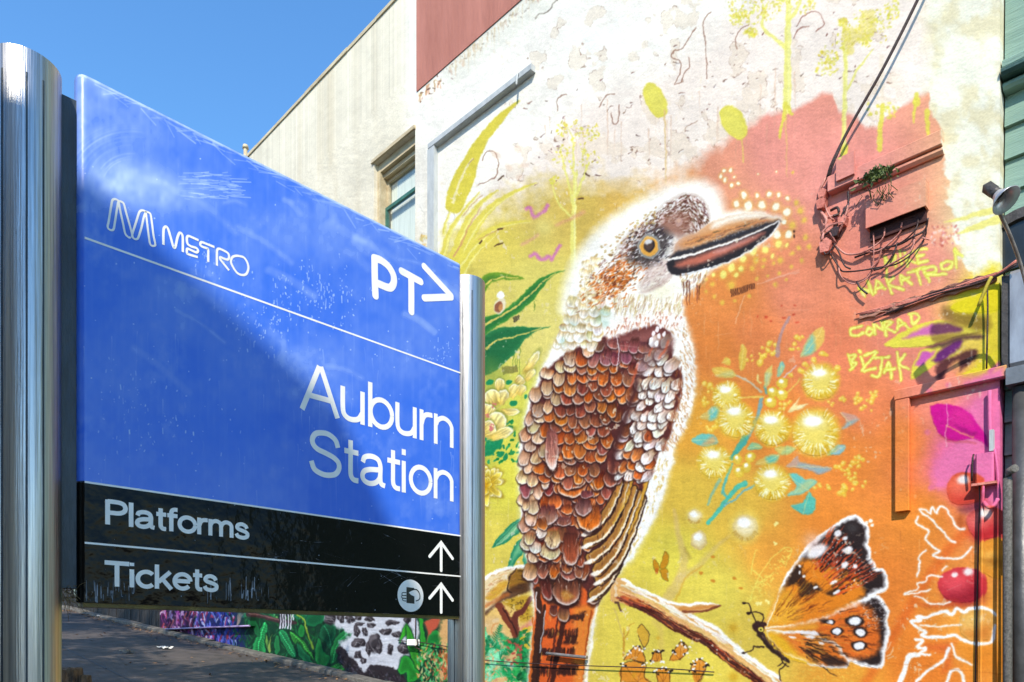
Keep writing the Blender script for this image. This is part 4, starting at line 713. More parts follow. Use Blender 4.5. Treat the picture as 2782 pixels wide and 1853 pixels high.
    fruit(ZE([(640,1180),(660,1090),(740,1020),(830,1010),(960,1050),(1000,1110),(950,1260),(860,1300),(740,1305),(670,1270)]), (228, 96, 66), (212, 70, 60), [(*ZE([(790,1080)])[0], 12)])
    fruit(ZC([(1300,520),(1330,460),(1420,430),(1540,450),(1550,600),(1450,630),(1380,640),(1330,590)]), (222, 96, 88), (196, 40, 50), [(*ZC([(1430,470)])[0], 13)])
    fruit(ZC([(1120,930),(1140,870),(1220,830),(1320,820),(1420,860),(1440,960),(1400,1020),(1300,1050),(1200,1040),(1140,990)]), (212, 62, 70), (150, 30, 50), [(*ZC([(1320,845)])[0], 10), (*ZC([(1230,865)])[0], 6)])
    fruit(ZC([(1380,720),(1420,650),(1500,630),(1545,650),(1548,870),(1480,890),(1400,840)]), (232, 160, 60), (240, 190, 90), [])
    fruit(ZC([(1260,1190),(1280,1110),(1400,1080),(1490,1110),(1500,1200),(1450,1290),(1330,1300),(1270,1250)]), (232, 176, 90), (222, 140, 60), [])
    poly(ZC([(1410,770),(1480,750),(1540,780),(1500,820)]), (140, 80, 20), 10, .6, 2); poly(ZC([(1250,430),(1380,400),(1390,440),(1280,470)]), (120, 60, 70), 9, .6, 2); poly(ZC([(1230,500),(1290,480),(1290,570),(1250,560)]), (180, 90, 40), 8, .7, 2)
    poly(ZC([(1000,1060),(1150,1050),(1250,1040),(1260,1080),(1100,1090)]), (200, 80, 40), 9, .6, 2); poly(ZC([(1030,1340),(1150,1320),(1250,1300),(1200,1370),(1200,1460),(1150,1500),(1180,1380)]), (214, 90, 50), 12, .6, 2); poly(ZC([(1210,1310),(1280,1400),(1340,1460),(1540,1480),(1540,1320),(1400,1330)]), (236, 150, 50), 14, .7, 2)
    for pts, w in (([(1290,570),(1240,555),(1215,500),(1170,440),(1130,425),(1110,465),(1085,425),(1070,470),(1040,440),(1000,440),(1050,490),(1120,550),(1180,620),(1230,660)], 4.5), ([(990,490),(980,530),(1020,560),(1060,590),(1040,640),(1090,690),(1130,715),(1090,745),(1200,760),(1280,750),(1340,690)], 4.5), ([(1040,710),(990,760),(1000,790),(980,880)], 4), ([(1150,880),(1060,875),(1040,910),(990,920),(980,960),(900,995),(990,985),(1070,965)], 3.4), ([(970,1010),(1020,1020),(1060,1055),(1130,1060),(1200,1045)], 3.4), ([(1500,1130),(1440,1090),(1340,1085),(1290,1110),(1240,1090),(1210,1130),(1170,1105),(1120,1115),(1080,1130),(1040,1150),(980,1140),(1010,1165),(940,1170),(1000,1220),(1040,1240),(1010,1265),(1120,1275),(1230,1265),(1300,1300),(1380,1320),(1470,1300),(1490,1200)], 8), ([(1000,1195),(1100,1205),(1270,1195)], 3), ([(970,1290),(1020,1300),(980,1340),(1040,1350),(1000,1380),(1070,1390)], 7), ([(990,1390),(930,1400),(900,1500),(870,1568)], 14), ([(1190,1350),(1160,1420),(1060,1490),(980,1568)], 7), ([(1210,1320),(1240,1400),(1340,1455)], 5), ([(1180,1568),(1200,1500),(1260,1490),(1290,1568)], 7), ([(1150,840),(1180,810)], 3)):
        line(ZC(pts), w + 3, (252, 236, 214), .5, 2.5); line(ZC(pts), w, (255, 254, 250), 1, 1.1, sm=4)
    for pts in ([(800,1440),(1680,1530)], ): line(ZC(pts), 2, (200, 110, 40), .6, .8)

def jungle():
    # lower wall left of the sign post: dark leaves, waterfall, violet grasses
    poly([(200,1640),(1285,1640),(1285,2000),(200,2000)], (24, 66, 44), 14, rough=16, rs=24)
    for _ in range(900):                       # foliage climbing the part of the wall behind the sign
        X_ = rng.uniform(250, 1190); t = rng.random() ** 1.6; Y_ = 1680 - t * (400 - (1190 - X_) * .12); L = rng.uniform(14, 50) * (.6 + .4 * (X_ - 250) / 940); a = math.radians(rng.uniform(-160, -20))
        c = [(30, 96, 54), (52, 150, 80), (24, 70, 46), (96, 170, 70), (40, 120, 90)][rng.integers(5)]; p = [(X_, Y_), (X_ + L * .5 * math.cos(a), Y_ + L * .5 * math.sin(a)), (X_ + L * math.cos(a) + J(0, 4), Y_ + L * math.sin(a))]
        line(p, rng.uniform(4, 12), jc(c, 16), .9, 1, 1.5); line(p, 1.2, tuple(min(255, v + 50) for v in c), .6, .8)
    poly([(240,1640),(540,1640),(545,1760),(560,1960),(240,1960)], (60, 30, 70), 8); poly([(545,1640),(660,1640),(690,1960),(560,1960)], (40, 44, 110), 16, .9)
    cols = [(150, 60, 140), (96, 40, 110), (200, 130, 190), (60, 34, 70), (180, 90, 90), (220, 190, 220), (110, 20, 60)]; c2 = [(40, 60, 160), (70, 90, 190), (120, 130, 220), (26, 30, 90), (160, 40, 70), (200, 200, 240)]
    for _ in range(620):
        x = rng.uniform(440, 650); y = rng.uniform(1620, 1770); a = math.radians(rng.uniform(50, 130)); L = rng.uniform(8, 40)
        cl = cols if x < 545 + J(0, 25) else c2
        line([(x, y), (x + L * .5 * math.cos(a) + J(0, 3), y + L * .5 * math.sin(a)), (x + L * math.cos(a), y + L * math.sin(a))], rng.uniform(2, 7), jc(cl[rng.integers(len(cl))], 18), .85, .8, 1)
    for x in range(470, 640, 9): line([(x + J(0, 4), 1770), (x + J(0, 8), 1720)], 3, jc((130, 130, 220), 26), .7, 1, 1)
    for _ in range(420):                       # grasses
        x = rng.uniform(632, 960); y = rng.uniform(1640, 1860); a = math.radians(rng.uniform(-150, -30)); L = rng.uniform(10, 34)
        line([(x, y), (x + L * math.cos(a), y + L * math.sin(a))], rng.uniform(2, 5), jc((34, 120, 64) if rng.random() < .6 else (20, 76, 46), 22), .8, .9, .8)
    def leaf(pts, c, v=None):
        p = ZI(pts); OUT.setdefault('painted_leaf', []).append(p); poly(p, (14, 50, 34), 2.5, .8, 3, grow=2.5); poly(p, c, 1.4, 1, 3); poly(p, tuple(int(k * .62) for k in c), 6, .7, 3, grow=-5)
        if v: 
            line(ZI(v), 2.5, tuple(min(255, int(k * 1.35) + 16) for k in c), .9, 1)
            a, b = np.array(ZI(v))[[0, -1]]
            for t in np.linspace(.1, .95, 12):
                q = a + (b - a) * t; d = b - a; n = np.array((-d[1], d[0])) / (np.hypot(*d) + 1e-6)
                for sg in (-1, 1): line([tuple(q), tuple(q + n * sg * 9 + d * .05)], 1.3, (10, 60, 34), .55, .8)
    g = (52, 172, 96)
    leaf([(140,520),(170,400),(220,280),(280,200),(300,260),(270,370),(270,540)], g, [(280,210),(220,380),(200,530)])
    leaf([(150,170),(210,240),(215,330),(180,330),(150,260)], (34, 120, 70)); leaf([(420,310),(480,290),(540,380),(600,500),(600,570),(540,540),(470,430)], (50, 158, 96), [(440,310),(520,430),(590,550)])
    leaf([(540,290),(640,360),(740,470),(790,590),(740,560),(640,460),(570,380)], (60, 150, 60), [(550,300),(660,410),(780,570)])
    leaf([(630,540),(620,420),(680,480),(760,580),(800,690),(720,640)], (34, 130, 80)); leaf([(860,340),(880,240),(960,205),(1020,230),(1030,330),(980,430),(960,480),(910,400)], (30, 110, 70), [(900,240),(960,340),(970,450)])
    leaf([(975,640),(960,560),(990,440),(1050,340),(1120,290),(1175,300),(1130,370),(1070,420),(1060,520),(1040,590)], (40, 140, 74), [(1150,310),(1050,420),(990,620)])
    leaf([(900,690),(1000,660),(1100,620),(1190,590),(1170,660),(1100,720),(1020,740),(930,720)], (60, 160, 70), [(910,700),(1030,690),(1180,600)]); leaf([(700,180),(760,100),(880,90),(900,180),(820,230),(740,230)], (30, 126, 76)); leaf([(630,300),(660,220),(700,260),(690,340),(650,360)], (40, 150, 70))
    leaf([(800,560),(830,430),(860,370),(900,520),(960,560),(940,650),(860,700)], (36, 140, 70)); leaf([(280,330),(310,400),(320,480),(290,470)], (120, 170, 80)); leaf([(350,320),(330,420),(330,520),(300,480)], (150, 180, 90)); leaf([(370,470),(400,330),(430,400),(410,560)], (44, 140, 80))
    line(ZI([(620,120),(680,160),(720,270),(760,400),(790,480)]), 5.5, (120, 150, 50), 1, 1, 4); line(ZI([(622,117),(682,158),(724,270)]), 2, (190, 200, 90), .8)
    line(ZI([(150,115),(300,150),(420,180),(600,205)]), 15, (70, 48, 50), 1, 1.5, 9); line(ZI([(160,105),(300,140),(420,170)]), 4, (140, 104, 100), .8)
    for k in range(5): line(ZI([(100 - k * 14, 110), (70 - k * 8, 160), (40 - k * 3, 230)]), 2, (190, 160, 150), .8)
    for x in (430, 455, 480, 510, 540): line(ZI([(x, 70), (x + 4, 180), (x + 2, 255 + J(0, 20))]), 6, (40, 34, 44), 1, 1, 5); line(ZI([(x + 8, 80), (x + 10, 200), (x + 4, 265)]), 2.4, (236, 232, 244), .95, .8, 4)
    line(ZI([(575,90),(578,170)]), 5, (220, 220, 230), .9)
    # waterfall
    poly(ZI([(900,90),(1880,110),(1880,470),(1720,640),(1700,836),(1300,836),(1240,780),(1100,560),(1060,420),(1190,330),(1040,250)]), (206, 208, 216), 5, 1, 2, rough=6)
    for _ in range(260): x = rng.uniform(1050, 1880); y = rng.uniform(130, 760); line(ZI([(x, y), (x + rng.uniform(20, 90), y + J(0, 8))]), 2, jc((150, 154, 164) if rng.random() < .5 else (246, 246, 250), 14), .5, 1, .8)
    for x, y, rx, ry in ((970,150,70,70),(1085,150,40,46),(1180,170,46,44),(1270,155,40,24),(1390,165,60,26),(1290,220,50,16),(1405,230,48,26),(1250,300,36,56),(1345,305,34,44),(1560,300,60,36),(1690,330,56,30),(1270,420,70,52),(1440,440,80,100),(1370,490,30,70),(1490,490,36,56),(1750,490,60,60),(1610,490,30,50),(1265,550,46,40),(1640,210,60,30),(1320,610,30,34),(1540,130,60,18),(1790,170,40,40)):
        a, b = ZI([(x, y)])[0]; n_ = 11; ph = rng.uniform(0, 6)
        rk = [(a + rx / 3.7 * math.cos(t) * q, b + ry / 3.7 * math.sin(t) * q * (1.15 if math.sin(t) < 0 else .85)) for t, q in ((6.283 * i / n_, rng.uniform(.72, 1.2)) for i in range(n_))]
        poly(rk, (62, 54, 58), 1.4, 1, 2, rough=1.5); poly([(p - rx * .04, q - ry * .05) for p, q in rk], (134, 126, 130), 4, .7, 2, grow=-5); poly([(p + rx * .06, q + ry * .08) for p, q in rk], (36, 30, 34), 3, .6, 2, grow=-4)
        for _ in range(5): line([(a + J(0, rx / 6), b + J(0, ry / 6)), (a + J(0, rx / 5), b + J(0, ry / 5))], 1.6, (190, 186, 190) if rng.random() < .5 else (30, 26, 28), .6, .9)
    for pts in ([(1050,460),(1120,470),(1200,570),(1260,620),(1300,720),(1340,740),(1400,650),(1440,660),(1560,660),(1700,700),(1740,760),(1760,900),(1250,900),(1180,760),(1040,570)],): poly(ZI(pts), (54, 46, 50), 2, 1, 2, rough=4); 
    for _ in range(150): x = rng.uniform(1060, 1740); y = np.interp(x, [1060, 1250, 1400, 1740], [520, 660, 700, 740]) + rng.uniform(0, 130); line(ZI([(x, y), (x + J(10, 20), y + rng.uniform(10, 40))]), 3, jc((100, 96, 106) if rng.random() < .45 else (34, 28, 32), 16), .6, 1, 1)
    for pts, c in (([(1705,420),(1730,320),(1780,210),(1830,290),(1870,400),(1850,380),(1800,320),(1760,340)], (70, 190, 50)), ([(1780,230),(1830,300),(1890,440),(1930,600),(1900,700),(1850,620),(1800,450)], (66, 170, 50)), ([(1910,130),(1945,130),(1960,260),(1990,400),(1990,560),(1950,640),(1940,460),(1930,300)], (60, 180, 60)), ([(1700,680),(1740,580),(1800,560),(1880,680),(1930,780),(1800,836),(1790,740),(1720,760)], (50, 170, 60)), ([(2020,320),(2100,290),(2180,330),(2230,420),(2120,440),(2040,420),(2010,520),(1990,420)], (40, 160, 70))): leaf(pts, c)
    poly(ZI([(1960,200),(2060,150),(2150,150),(2100,270),(2020,330),(1990,420),(2010,300)]), (206, 96, 70), 3, .95, 2); poly(ZI([(2130,250),(2180,150),(2240,140),(2240,700),(2150,836),(2120,700),(2180,560),(2140,460)]), (230, 180, 120), 5, .95, 2, rough=5)
    for _ in range(260): x = rng.uniform(1900, 2260); y = rng.uniform(440, 860); line(ZI([(x, y), (x + J(0, 30), y - rng.uniform(10, 50))]), rng.uniform(3, 7), jc([(50, 170, 90), (226, 196, 140), (30, 110, 60), (214, 130, 70), (120, 200, 130)][rng.integers(5)], 18), .85, 1, 1.5)
    for _ in range(60): x = rng.uniform(2130, 2300); y = rng.uniform(500, 860); line(ZI([(x, y), (x + J(0, 20), y - 50)]), 4, jc((190, 90, 50), 24), .7, 1.2, 1)

def fern_corner():
    # right of the post, under the branch: ferns, brown trunk
    poly(Z4([(60,1020),(120,980),(250,950),(350,1120),(560,1000),(575,1100),(540,1600),(60,1600)]), (222, 186, 130), 8, .9, 2)
    poly(Z4([(300,830),(340,790),(560,760),(600,900),(580,980),(470,1000),(420,900)]), (196, 158, 50), 4, .95, 2)
    for _ in range(60): x = rng.uniform(330, 590); y = rng.uniform(790, 980); line(Z4([(x, y), (x + J(0, 24), y + J(0, 20))]), 2, jc((80, 60, 20), 20), .7, .8)
    line(Z4([(260,850),(330,960),(400,1070),(440,1170)]), 20, (130, 66, 44), 1, 1.5, 26); line(Z4([(560,780),(480,900),(410,960),(440,1150)]), 12, (110, 54, 40), 1, 1.5, 18); line(Z4([(300,870),(400,1040),(430,1160)]), 4, (60, 30, 26), .9)
    poly(Z4([(450,1060),(600,960),(590,1040),(500,1110)]), (206, 130, 110), 5, .8)
    def fern(x, y, L, ang, col, n=14):
        t = math.radians(ang)
        for i in range(n):
            k = i / n; a, b = x + L * k * math.cos(t), y + L * k * math.sin(t) + 20 * k * k; w = (1 - k) * 46 + 8
            for sg in (-1, 1): line(Z4([(a, b), (a + w * math.cos(t + sg * 1.0), b + w * math.sin(t + sg * 1.0))]), 4.4, jc(col, 22), .9, .9, 1.4)
    for _ in range(46): fern(rng.uniform(60, 340), rng.uniform(1150, 1600), rng.uniform(80, 200), rng.uniform(-120, 20), [(60, 200, 140), (40, 160, 100), (150, 226, 180), (30, 130, 80)][rng.integers(4)], 8)
    for _ in range(40): fern(rng.uniform(350, 560), rng.uniform(1180, 1600), rng.uniform(60, 150), rng.uniform(-150, -20), [(30, 150, 80), (20, 104, 60), (60, 180, 100)][rng.integers(3)], 8)
    for _ in range(70): x, y = Z4([(rng.uniform(60, 400), rng.uniform(1150, 1600))])[0]; line([(x, y), (x + J(0, 8), y + J(0, 10))], 4, jc((226, 170, 120), 20), .7, 1)
    for _ in range(30): x, y = Z4([(rng.uniform(340, 480), rng.uniform(1180, 1400))])[0]; dab(x, y, 5, 3, J(0, 60), (190, 84, 70), .8)
    for _ in range(30): x, y = Z4([(rng.uniform(470, 580), rng.uniform(1050, 1300))])[0]; dab(x, y, 6, 3, J(-30, 30), (214, 180, 50) if rng.random() < .5 else (30, 120, 60), .9)
    line(Z4([(220,1120),(190,1080),(200,1040),(250,1020)]), 4, (214, 150, 90), .8)

def paint_mural():
    global S
    S = Sheet(240, -90, 2860, 1960, .75, (230, 226, 210))
    background(); flakes(); top_things(); left_plants(); dots(); low_things(); branch(); fern_corner(); bird(); wattle(); right_things(); butterfly(); jungle(); weather()
    return S

def weather():
    # brush wobble: every edge is pulled about by a few millimetres, then chips, dry-brush and drips
    sl, X, Y = S.win(S.x0, S.y0, S.x0 + S.w / S.sc, S.y0 + S.h / S.sc)
    dx = (noise(X, Y, 15, 15, 81) - .5) * 4.2 + (noise(X, Y, 5, 5, 82) - .5) * 2.4; dy = (noise(X, Y, 15, 15, 83) - .5) * 4.2 + (noise(X, Y, 5, 5, 84) - .5) * 2.4
    j = np.clip(np.arange(S.h)[:, None] + dy * S.sc, 0, S.h - 1.01); i = np.clip(np.arange(S.w)[None, :] + dx * S.sc, 0, S.w - 1.01)
    j0 = j.astype(int); i0 = i.astype(int); fj = (j - j0)[..., None].astype(np.float32); fi = (i - i0)[..., None].astype(np.float32); c = S.c
    c = (c[j0, i0] * (1 - fi) + c[j0, i0 + 1] * fi) * (1 - fj) + (c[j0 + 1, i0] * (1 - fi) + c[j0 + 1, i0 + 1] * fi) * fj
    g = noise(X, Y, 2.2, 2.2, 85) - .5; br = fbm(X, Y, 22, 6, 86, 3) - .5; bl = fbm(X, Y, 120, 90, 87, 3) - .5
    c = c * (1 + (g * .08 + br * .08 + bl * .09)[..., None])
    f_ = fbm(X, Y, 11, 13, 88, 3); z_ = np.clip(fbm(X, Y, 140, 140, 89, 2) * 3 - 1.5, 0, 1); chip = np.clip((f_ - .72) / .02, 0, 1) * z_ * (X > 1190)
    c = c + (np.array((238, 224, 200), np.float32) / 255. - c) * (chip * .7)[..., None]
    S.c = (np.clip(c, 0, 1) ** 1.09).astype(np.float32)
    for _ in range(70):
        x = rng.uniform(1300, 2700); y = rng.uniform(550, 1700); line([(x, y), (x + J(0, 2), y + rng.uniform(15, 80))], rng.uniform(1, 2), (244, 226, 190) if rng.random() < .6 else (150, 84, 50), rng.uniform(.15, .45), .8, .6)
    for _ in range(50):
        x = rng.uniform(1300, 2700); y = rng.uniform(450, 1800); a = rng.uniform(-.5, .5); L = rng.uniform(10, 60); line([(x, y), (x + L, y + L * a)], 1.1, (246, 230, 204), rng.uniform(.2, .5), .7, .5)
# ================================================================ object helpers
R = random.Random(5)
def link(o, parent=None, label=None, cat=None, group=None, kind=None):
    C.objects.link(o)
    if parent is not None: o.parent = parent
    if label: o['label'] = label
    if cat: o['category'] = cat
    if group: o['group'] = group
    if kind: o['kind'] = kind
    return o
def empty(name, loc, label, cat, group=None):
    o = bpy.data.objects.new(name, None); o.location = loc; o.empty_display_size = .2
    return link(o, None, label, cat, group)
class MB:
    def __init__(s): s.v, s.f, s.sm = [], [], []
    def quad(s, *p):
        n = len(s.v); s.v += [tuple(q) for q in p]; s.f.append(tuple(range(n, n + len(p)))); s.sm.append(False)
    def box(s, a, b, bev=0.0):
        (x0, y0, z0), (x1, y1, z1) = [[min(a[i], b[i]) for i in range(3)], [max(a[i], b[i]) for i in range(3)]]
        n = len(s.v)
        s.v += [(x0,y0,z0),(x1,y0,z0),(x1,y1,z0),(x0,y1,z0),(x0,y0,z1),(x1,y0,z1),(x1,y1,z1),(x0,y1,z1)]
        for f in ((0,3,2,1),(4,5,6,7),(0,1,5,4),(1,2,6,5),(2,3,7,6),(3,0,4,7)): s.f.append(tuple(n + i for i in f)); s.sm.append(False)
        return s
    def prism(s, poly, d0, d1, axis='y'):
        """poly: 2-D outline, extruded along axis between d0 and d1"""
        n = len(s.v); m = len(poly)
        P = (lambda a, b, d: (a, d, b)) if axis == 'y' else ((lambda a, b, d: (d, a, b)) if axis == 'x' else (lambda a, b, d: (a, b, d)))
        s.v += [P(a, b, d0) for a, b in poly] + [P(a, b, d1) for a, b in poly]
        s.f.append(tuple(range(n + m - 1, n - 1, -1))); s.f.append(tuple(range(n + m, n + 2 * m)))
        for i in range(m): s.f.append((n + i, n + (i + 1) % m, n + m + (i + 1) % m, n + m + i))
        s.sm += [False] * (m + 2); return s
    def tube(s, pts, r, n=8, r2=None, cap=True):
        pts = [Vector(p) for p in pts]; m = len(pts); b = len(s.v)
        up = Vector((0, 0, 1))
        for i, p in enumerate(pts):
            t = (pts[min(i + 1, m - 1)] - pts[max(i - 1, 0)]).normalized()
            a = t.cross(up if abs(t.z) < .95 else Vector((1, 0, 0))).normalized(); c = t.cross(a)
            q = r if r2 is None else r + (r2 - r) * i / (m - 1)
            for k in range(n):
                th = 2 * math.pi * k / n; s.v.append(tuple(p + a * q * math.cos(th) + c * q * math.sin(th)))
        for i in range(m - 1):
            for k in range(n): s.f.append((b + i * n + k, b + i * n + (k + 1) % n, b + (i + 1) * n + (k + 1) % n, b + (i + 1) * n + k)); s.sm.append(True)
        if cap:
            s.f.append(tuple(range(b + n - 1, b - 1, -1))); s.f.append(tuple(range(b + (m - 1) * n, b + m * n))); s.sm += [False, False]
        return s
    def build(s, name, mat, parent=None, **kw):
        me = bpy.data.meshes.new(name); me.from_pydata(s.v, [], s.f)
        me.polygons.foreach_set('use_smooth', s.sm); me.update()
        bm = bmesh.new(); bm.from_mesh(me); bmesh.ops.recalc_face_normals(bm, faces=bm.faces); bm.to_mesh(me); bm.free()
        if mat: me.materials.append(mat)
        return link(bpy.data.objects.new(name, me), parent, **kw)
def soft_box(mb, a, b, r=.006):
    """box with chamfered long edges: an octagonal prism along its longest axis"""
    lo = [min(a[i], b[i]) for i in range(3)]; hi = [max(a[i], b[i]) for i in range(3)]
    ax = max(range(3), key=lambda i: hi[i] - lo[i]); u, v = [i for i in range(3) if i != ax]
    r = min(r, (hi[u] - lo[u]) * .45, (hi[v] - lo[v]) * .45)
    o = [(lo[u] + r, lo[v]), (hi[u] - r, lo[v]), (hi[u], lo[v] + r), (hi[u], hi[v] - r), (hi[u] - r, hi[v]), (lo[u] + r, hi[v]), (lo[u], hi[v] - r), (lo[u], lo[v] + r)]
    n = len(mb.v)
    for d in (lo[ax], hi[ax]):
        for p, q in o:
            c = [0, 0, 0]; c[ax] = d; c[u] = p; c[v] = q; mb.v.append(tuple(c))
    mb.f.append(tuple(range(n + 7, n - 1, -1))); mb.f.append(tuple(range(n + 8, n + 16)))
    for i in range(8): mb.f.append((n + i, n + (i + 1) % 8, n + 8 + (i + 1) % 8, n + 8 + i))
    mb.sm += [False] * 10; return mb

# ---------------------------------------------------------------- materials
def node(t, kind, **kw):
    n = t.nodes.new(kind)
    for k, v in kw.items(): setattr(n, k, v)
    return n
def lin(c): return tuple(((v / 255. + .055) / 1.055) ** 2.4 if v > 10 else v / 255. / 12.92 for v in c)
def pmat(name, c1, c2=None, scale=8., rough=.6, metal=0., bump=.15, stretch=(1, 1, 1), spec=.5, coat=0., det=6., bscale=None, c3=None, trans=0.):
    """procedural material: two or three sRGB colours mixed by noise, matching bump and roughness break-up"""
    m = bpy.data.materials.new(name); m.use_nodes = True; t = m.node_tree; b = t.nodes['Principled BSDF']; L = t.links.new
    tc = node(t, 'ShaderNodeTexCoord'); mp = node(t, 'ShaderNodeMapping'); mp.inputs['Scale'].default_value = stretch
    L(tc.outputs['Object'], mp.inputs[0])
    nz = node(t, 'ShaderNodeTexNoise'); nz.inputs['Scale'].default_value = scale; nz.inputs['Detail'].default_value = det; nz.inputs['Roughness'].default_value = .6
    L(mp.outputs[0], nz.inputs['Vector'])
    rp = node(t, 'ShaderNodeValToRGB'); rp.color_ramp.elements[0].position = .3; rp.color_ramp.elements[1].position = .7
    rp.color_ramp.elements[0].color = (*lin(c1), 1); rp.color_ramp.elements[1].color = (*lin(c2 or tuple(v * .85 for v in c1)), 1)
    if c3: e = rp.color_ramp.elements.new(.86); e.color = (*lin(c3), 1)
    L(nz.outputs['Fac'], rp.inputs[0]); L(rp.outputs[0], b.inputs['Base Color'])
    b.inputs['Metallic'].default_value = metal; b.inputs['Specular IOR Level'].default_value = spec; b.inputs['Coat Weight'].default_value = coat; b.inputs['Coat Roughness'].default_value = .08
    mr = node(t, 'ShaderNodeMapRange'); mr.inputs['To Min'].default_value = max(0, rough - .12); mr.inputs['To Max'].default_value = min(1, rough + .12)
    L(nz.outputs['Fac'], mr.inputs[0]); L(mr.outputs[0], b.inputs['Roughness'])
    if trans: b.inputs['Transmission Weight'].default_value = trans
    if bump:
        n2 = node(t, 'ShaderNodeTexNoise'); n2.inputs['Scale'].default_value = bscale or scale * 5; n2.inputs['Detail'].default_value = 5; L(mp.outputs[0], n2.inputs['Vector'])
        bp = node(t, 'ShaderNodeBump'); bp.inputs['Strength'].default_value = bump; bp.inputs['Distance'].default_value = .02
        L(n2.outputs['Fac'], bp.inputs['Height']); L(bp.outputs[0], b.inputs['Normal'])
    return m

def pic(name, arr):
    """a picture painted above by numpy (h,w,3 in 0..1, top row first) as a packed in-memory texture"""
    h, w_ = arr.shape[:2]
    im = bpy.data.images.new(name, w_, h, alpha=False); a = np.ones((h, w_, 4), np.float32); a[..., :3] = np.clip(arr, 0, 1)[::-1]
    im.pixels.foreach_set(a.ravel()); im.update(); im.pack(); return im
def rectify(sheet, to_px, a0, a1, z0, z1, res):
    """resample a sheet measured in photo pixels onto the real plane: metres a0..a1 across, z0..z1 up"""
    nx, nz = int((a1 - a0) / res), int((z1 - z0) / res)
    A = a0 + (np.arange(nx) + .5) * res; Z = z1 - (np.arange(nz) + .5) * res
    PX, PY = to_px(A[None, :], Z[:, None])
    x = np.clip((PX - sheet.x0) * sheet.sc - .5, 0, sheet.w - 1.01); y = np.clip((PY - sheet.y0) * sheet.sc - .5, 0, sheet.h - 1.01)
    i = x.astype(int); j = y.astype(int); fx = (x - i)[..., None].astype(np.float32); fy = (y - j)[..., None].astype(np.float32)
    c = sheet.c
    return (c[j, i] * (1 - fx) + c[j, i + 1] * fx) * (1 - fy) + (c[j + 1, i] * (1 - fx) + c[j + 1, i + 1] * fx) * fy
def wall_px(X, Z):
    r = CP * X + SP * WALL_Y; f = -SP * X + CP * WALL_Y
    return CX + FPX * r / f, HY - FPX * (Z - EYE) / f
def sign_px(Y, Z):
    r = CP * SIGN_X + SP * Y; f = -SP * SIGN_X + CP * Y
    return CX + FPX * r / f, HY - FPX * (Z - EYE) / f

MX0, MX1, MZ0, MZ1 = -17.6, -.5, -.6, 9.4
mural_im = pic('mural_paint', rectify(paint_mural(), wall_px, MX0, MX1, MZ0, MZ1, .0055))
def plane_coord(t, axis, a0, a1, z0, z1):
    """(0..1, 0..1) across a vertical plane from the world position"""
    g = node(t, 'ShaderNodeNewGeometry'); s = node(t, 'ShaderNodeSeparateXYZ'); t.links.new(g.outputs['Position'], s.inputs[0])
    c = node(t, 'ShaderNodeCombineXYZ')
    for k, (o, lo, hi) in enumerate(((axis, a0, a1), ('Z', z0, z1))):
        m = node(t, 'ShaderNodeMapRange', clamp=False); m.inputs['From Min'].default_value = lo; m.inputs['From Max'].default_value = hi
        t.links.new(s.outputs[o], m.inputs[0]); t.links.new(m.outputs[0], c.inputs[k])
    return c.outputs[0]
def mural_mat():
    m = bpy.data.materials.new('painted_render'); m.use_nodes = True; t = m.node_tree; b = t.nodes['Principled BSDF']; L = t.links.new
    im = node(t, 'ShaderNodeTexImage', image=mural_im, extension='EXTEND', interpolation='Cubic'); L(plane_coord(t, 'X', MX0, MX1, MZ0, MZ1), im.inputs[0])
    g = node(t, 'ShaderNodeNewGeometry'); n1 = node(t, 'ShaderNodeTexNoise'); n1.inputs['Scale'].default_value = 1.6; n1.inputs['Detail'].default_value = 8; L(g.outputs['Position'], n1.inputs['Vector'])
    mr = node(t, 'ShaderNodeMapRange'); mr.inputs['From Min'].default_value = .3; mr.inputs['From Max'].default_value = .7; mr.inputs['To Min'].default_value = .70; mr.inputs['To Max'].default_value = .79; L(n1.outputs['Fac'], mr.inputs[0])
    mx = node(t, 'ShaderNodeVectorMath', operation='SCALE'); L(im.outputs[0], mx.inputs[0]); L(mr.outputs[0], mx.inputs['Scale']); L(mx.outputs[0], b.inputs['Base Color'])
    b.inputs['Roughness'].default_value = .7; b.inputs['Specular IOR Level'].default_value = .12
    n2 = node(t, 'ShaderNodeTexNoise'); n2.inputs['Scale'].default_value = 55; n2.inputs['Detail'].default_value = 6; L(g.outputs['Position'], n2.inputs['Vector'])
    n3 = node(t, 'ShaderNodeTexNoise'); n3.inputs['Scale'].default_value = 3.5; n3.inputs['Detail'].default_value = 4; L(g.outputs['Position'], n3.inputs['Vector'])
    b1 = node(t, 'ShaderNodeBump'); b1.inputs['Strength'].default_value = .22; b1.inputs['Distance'].default_value = .012; L(n2.outputs['Fac'], b1.inputs['Height'])
    b2 = node(t, 'ShaderNodeBump'); b2.inputs['Strength'].default_value = .35; b2.inputs['Distance'].default_value = .05; L(n3.outputs['Fac'], b2.inputs['Height']); L(b1.outputs[0], b2.inputs['Normal'])
    L(b2.outputs[0], b.inputs['Normal']); return m
M_MURAL = mural_mat()
M_TERRA = pmat('terracotta_paint', (182, 118, 100), (158, 98, 82), 2.4, .75, bump=.4, stretch=(1.6, 1, .3), c3=(194, 136, 118))
M_GREY = pmat('grey_timber_paint', (190, 194, 192), (160, 164, 164), 7, .6, bump=.3, stretch=(1, 1, .4))
M_CREAM = pmat('cream_timber', (206, 192, 158), (168, 150, 116), 9, .65, bump=.35, stretch=(.3, 1, 1))
M_SASH = pmat('green_sash_paint', (66, 118, 104), (40, 88, 76), 12, .5, bump=.2)
M_CURTAIN = pmat('net_curtain', (240, 240, 228), (214, 216, 204), 5, .9, bump=.3, stretch=(14, 1, .3))
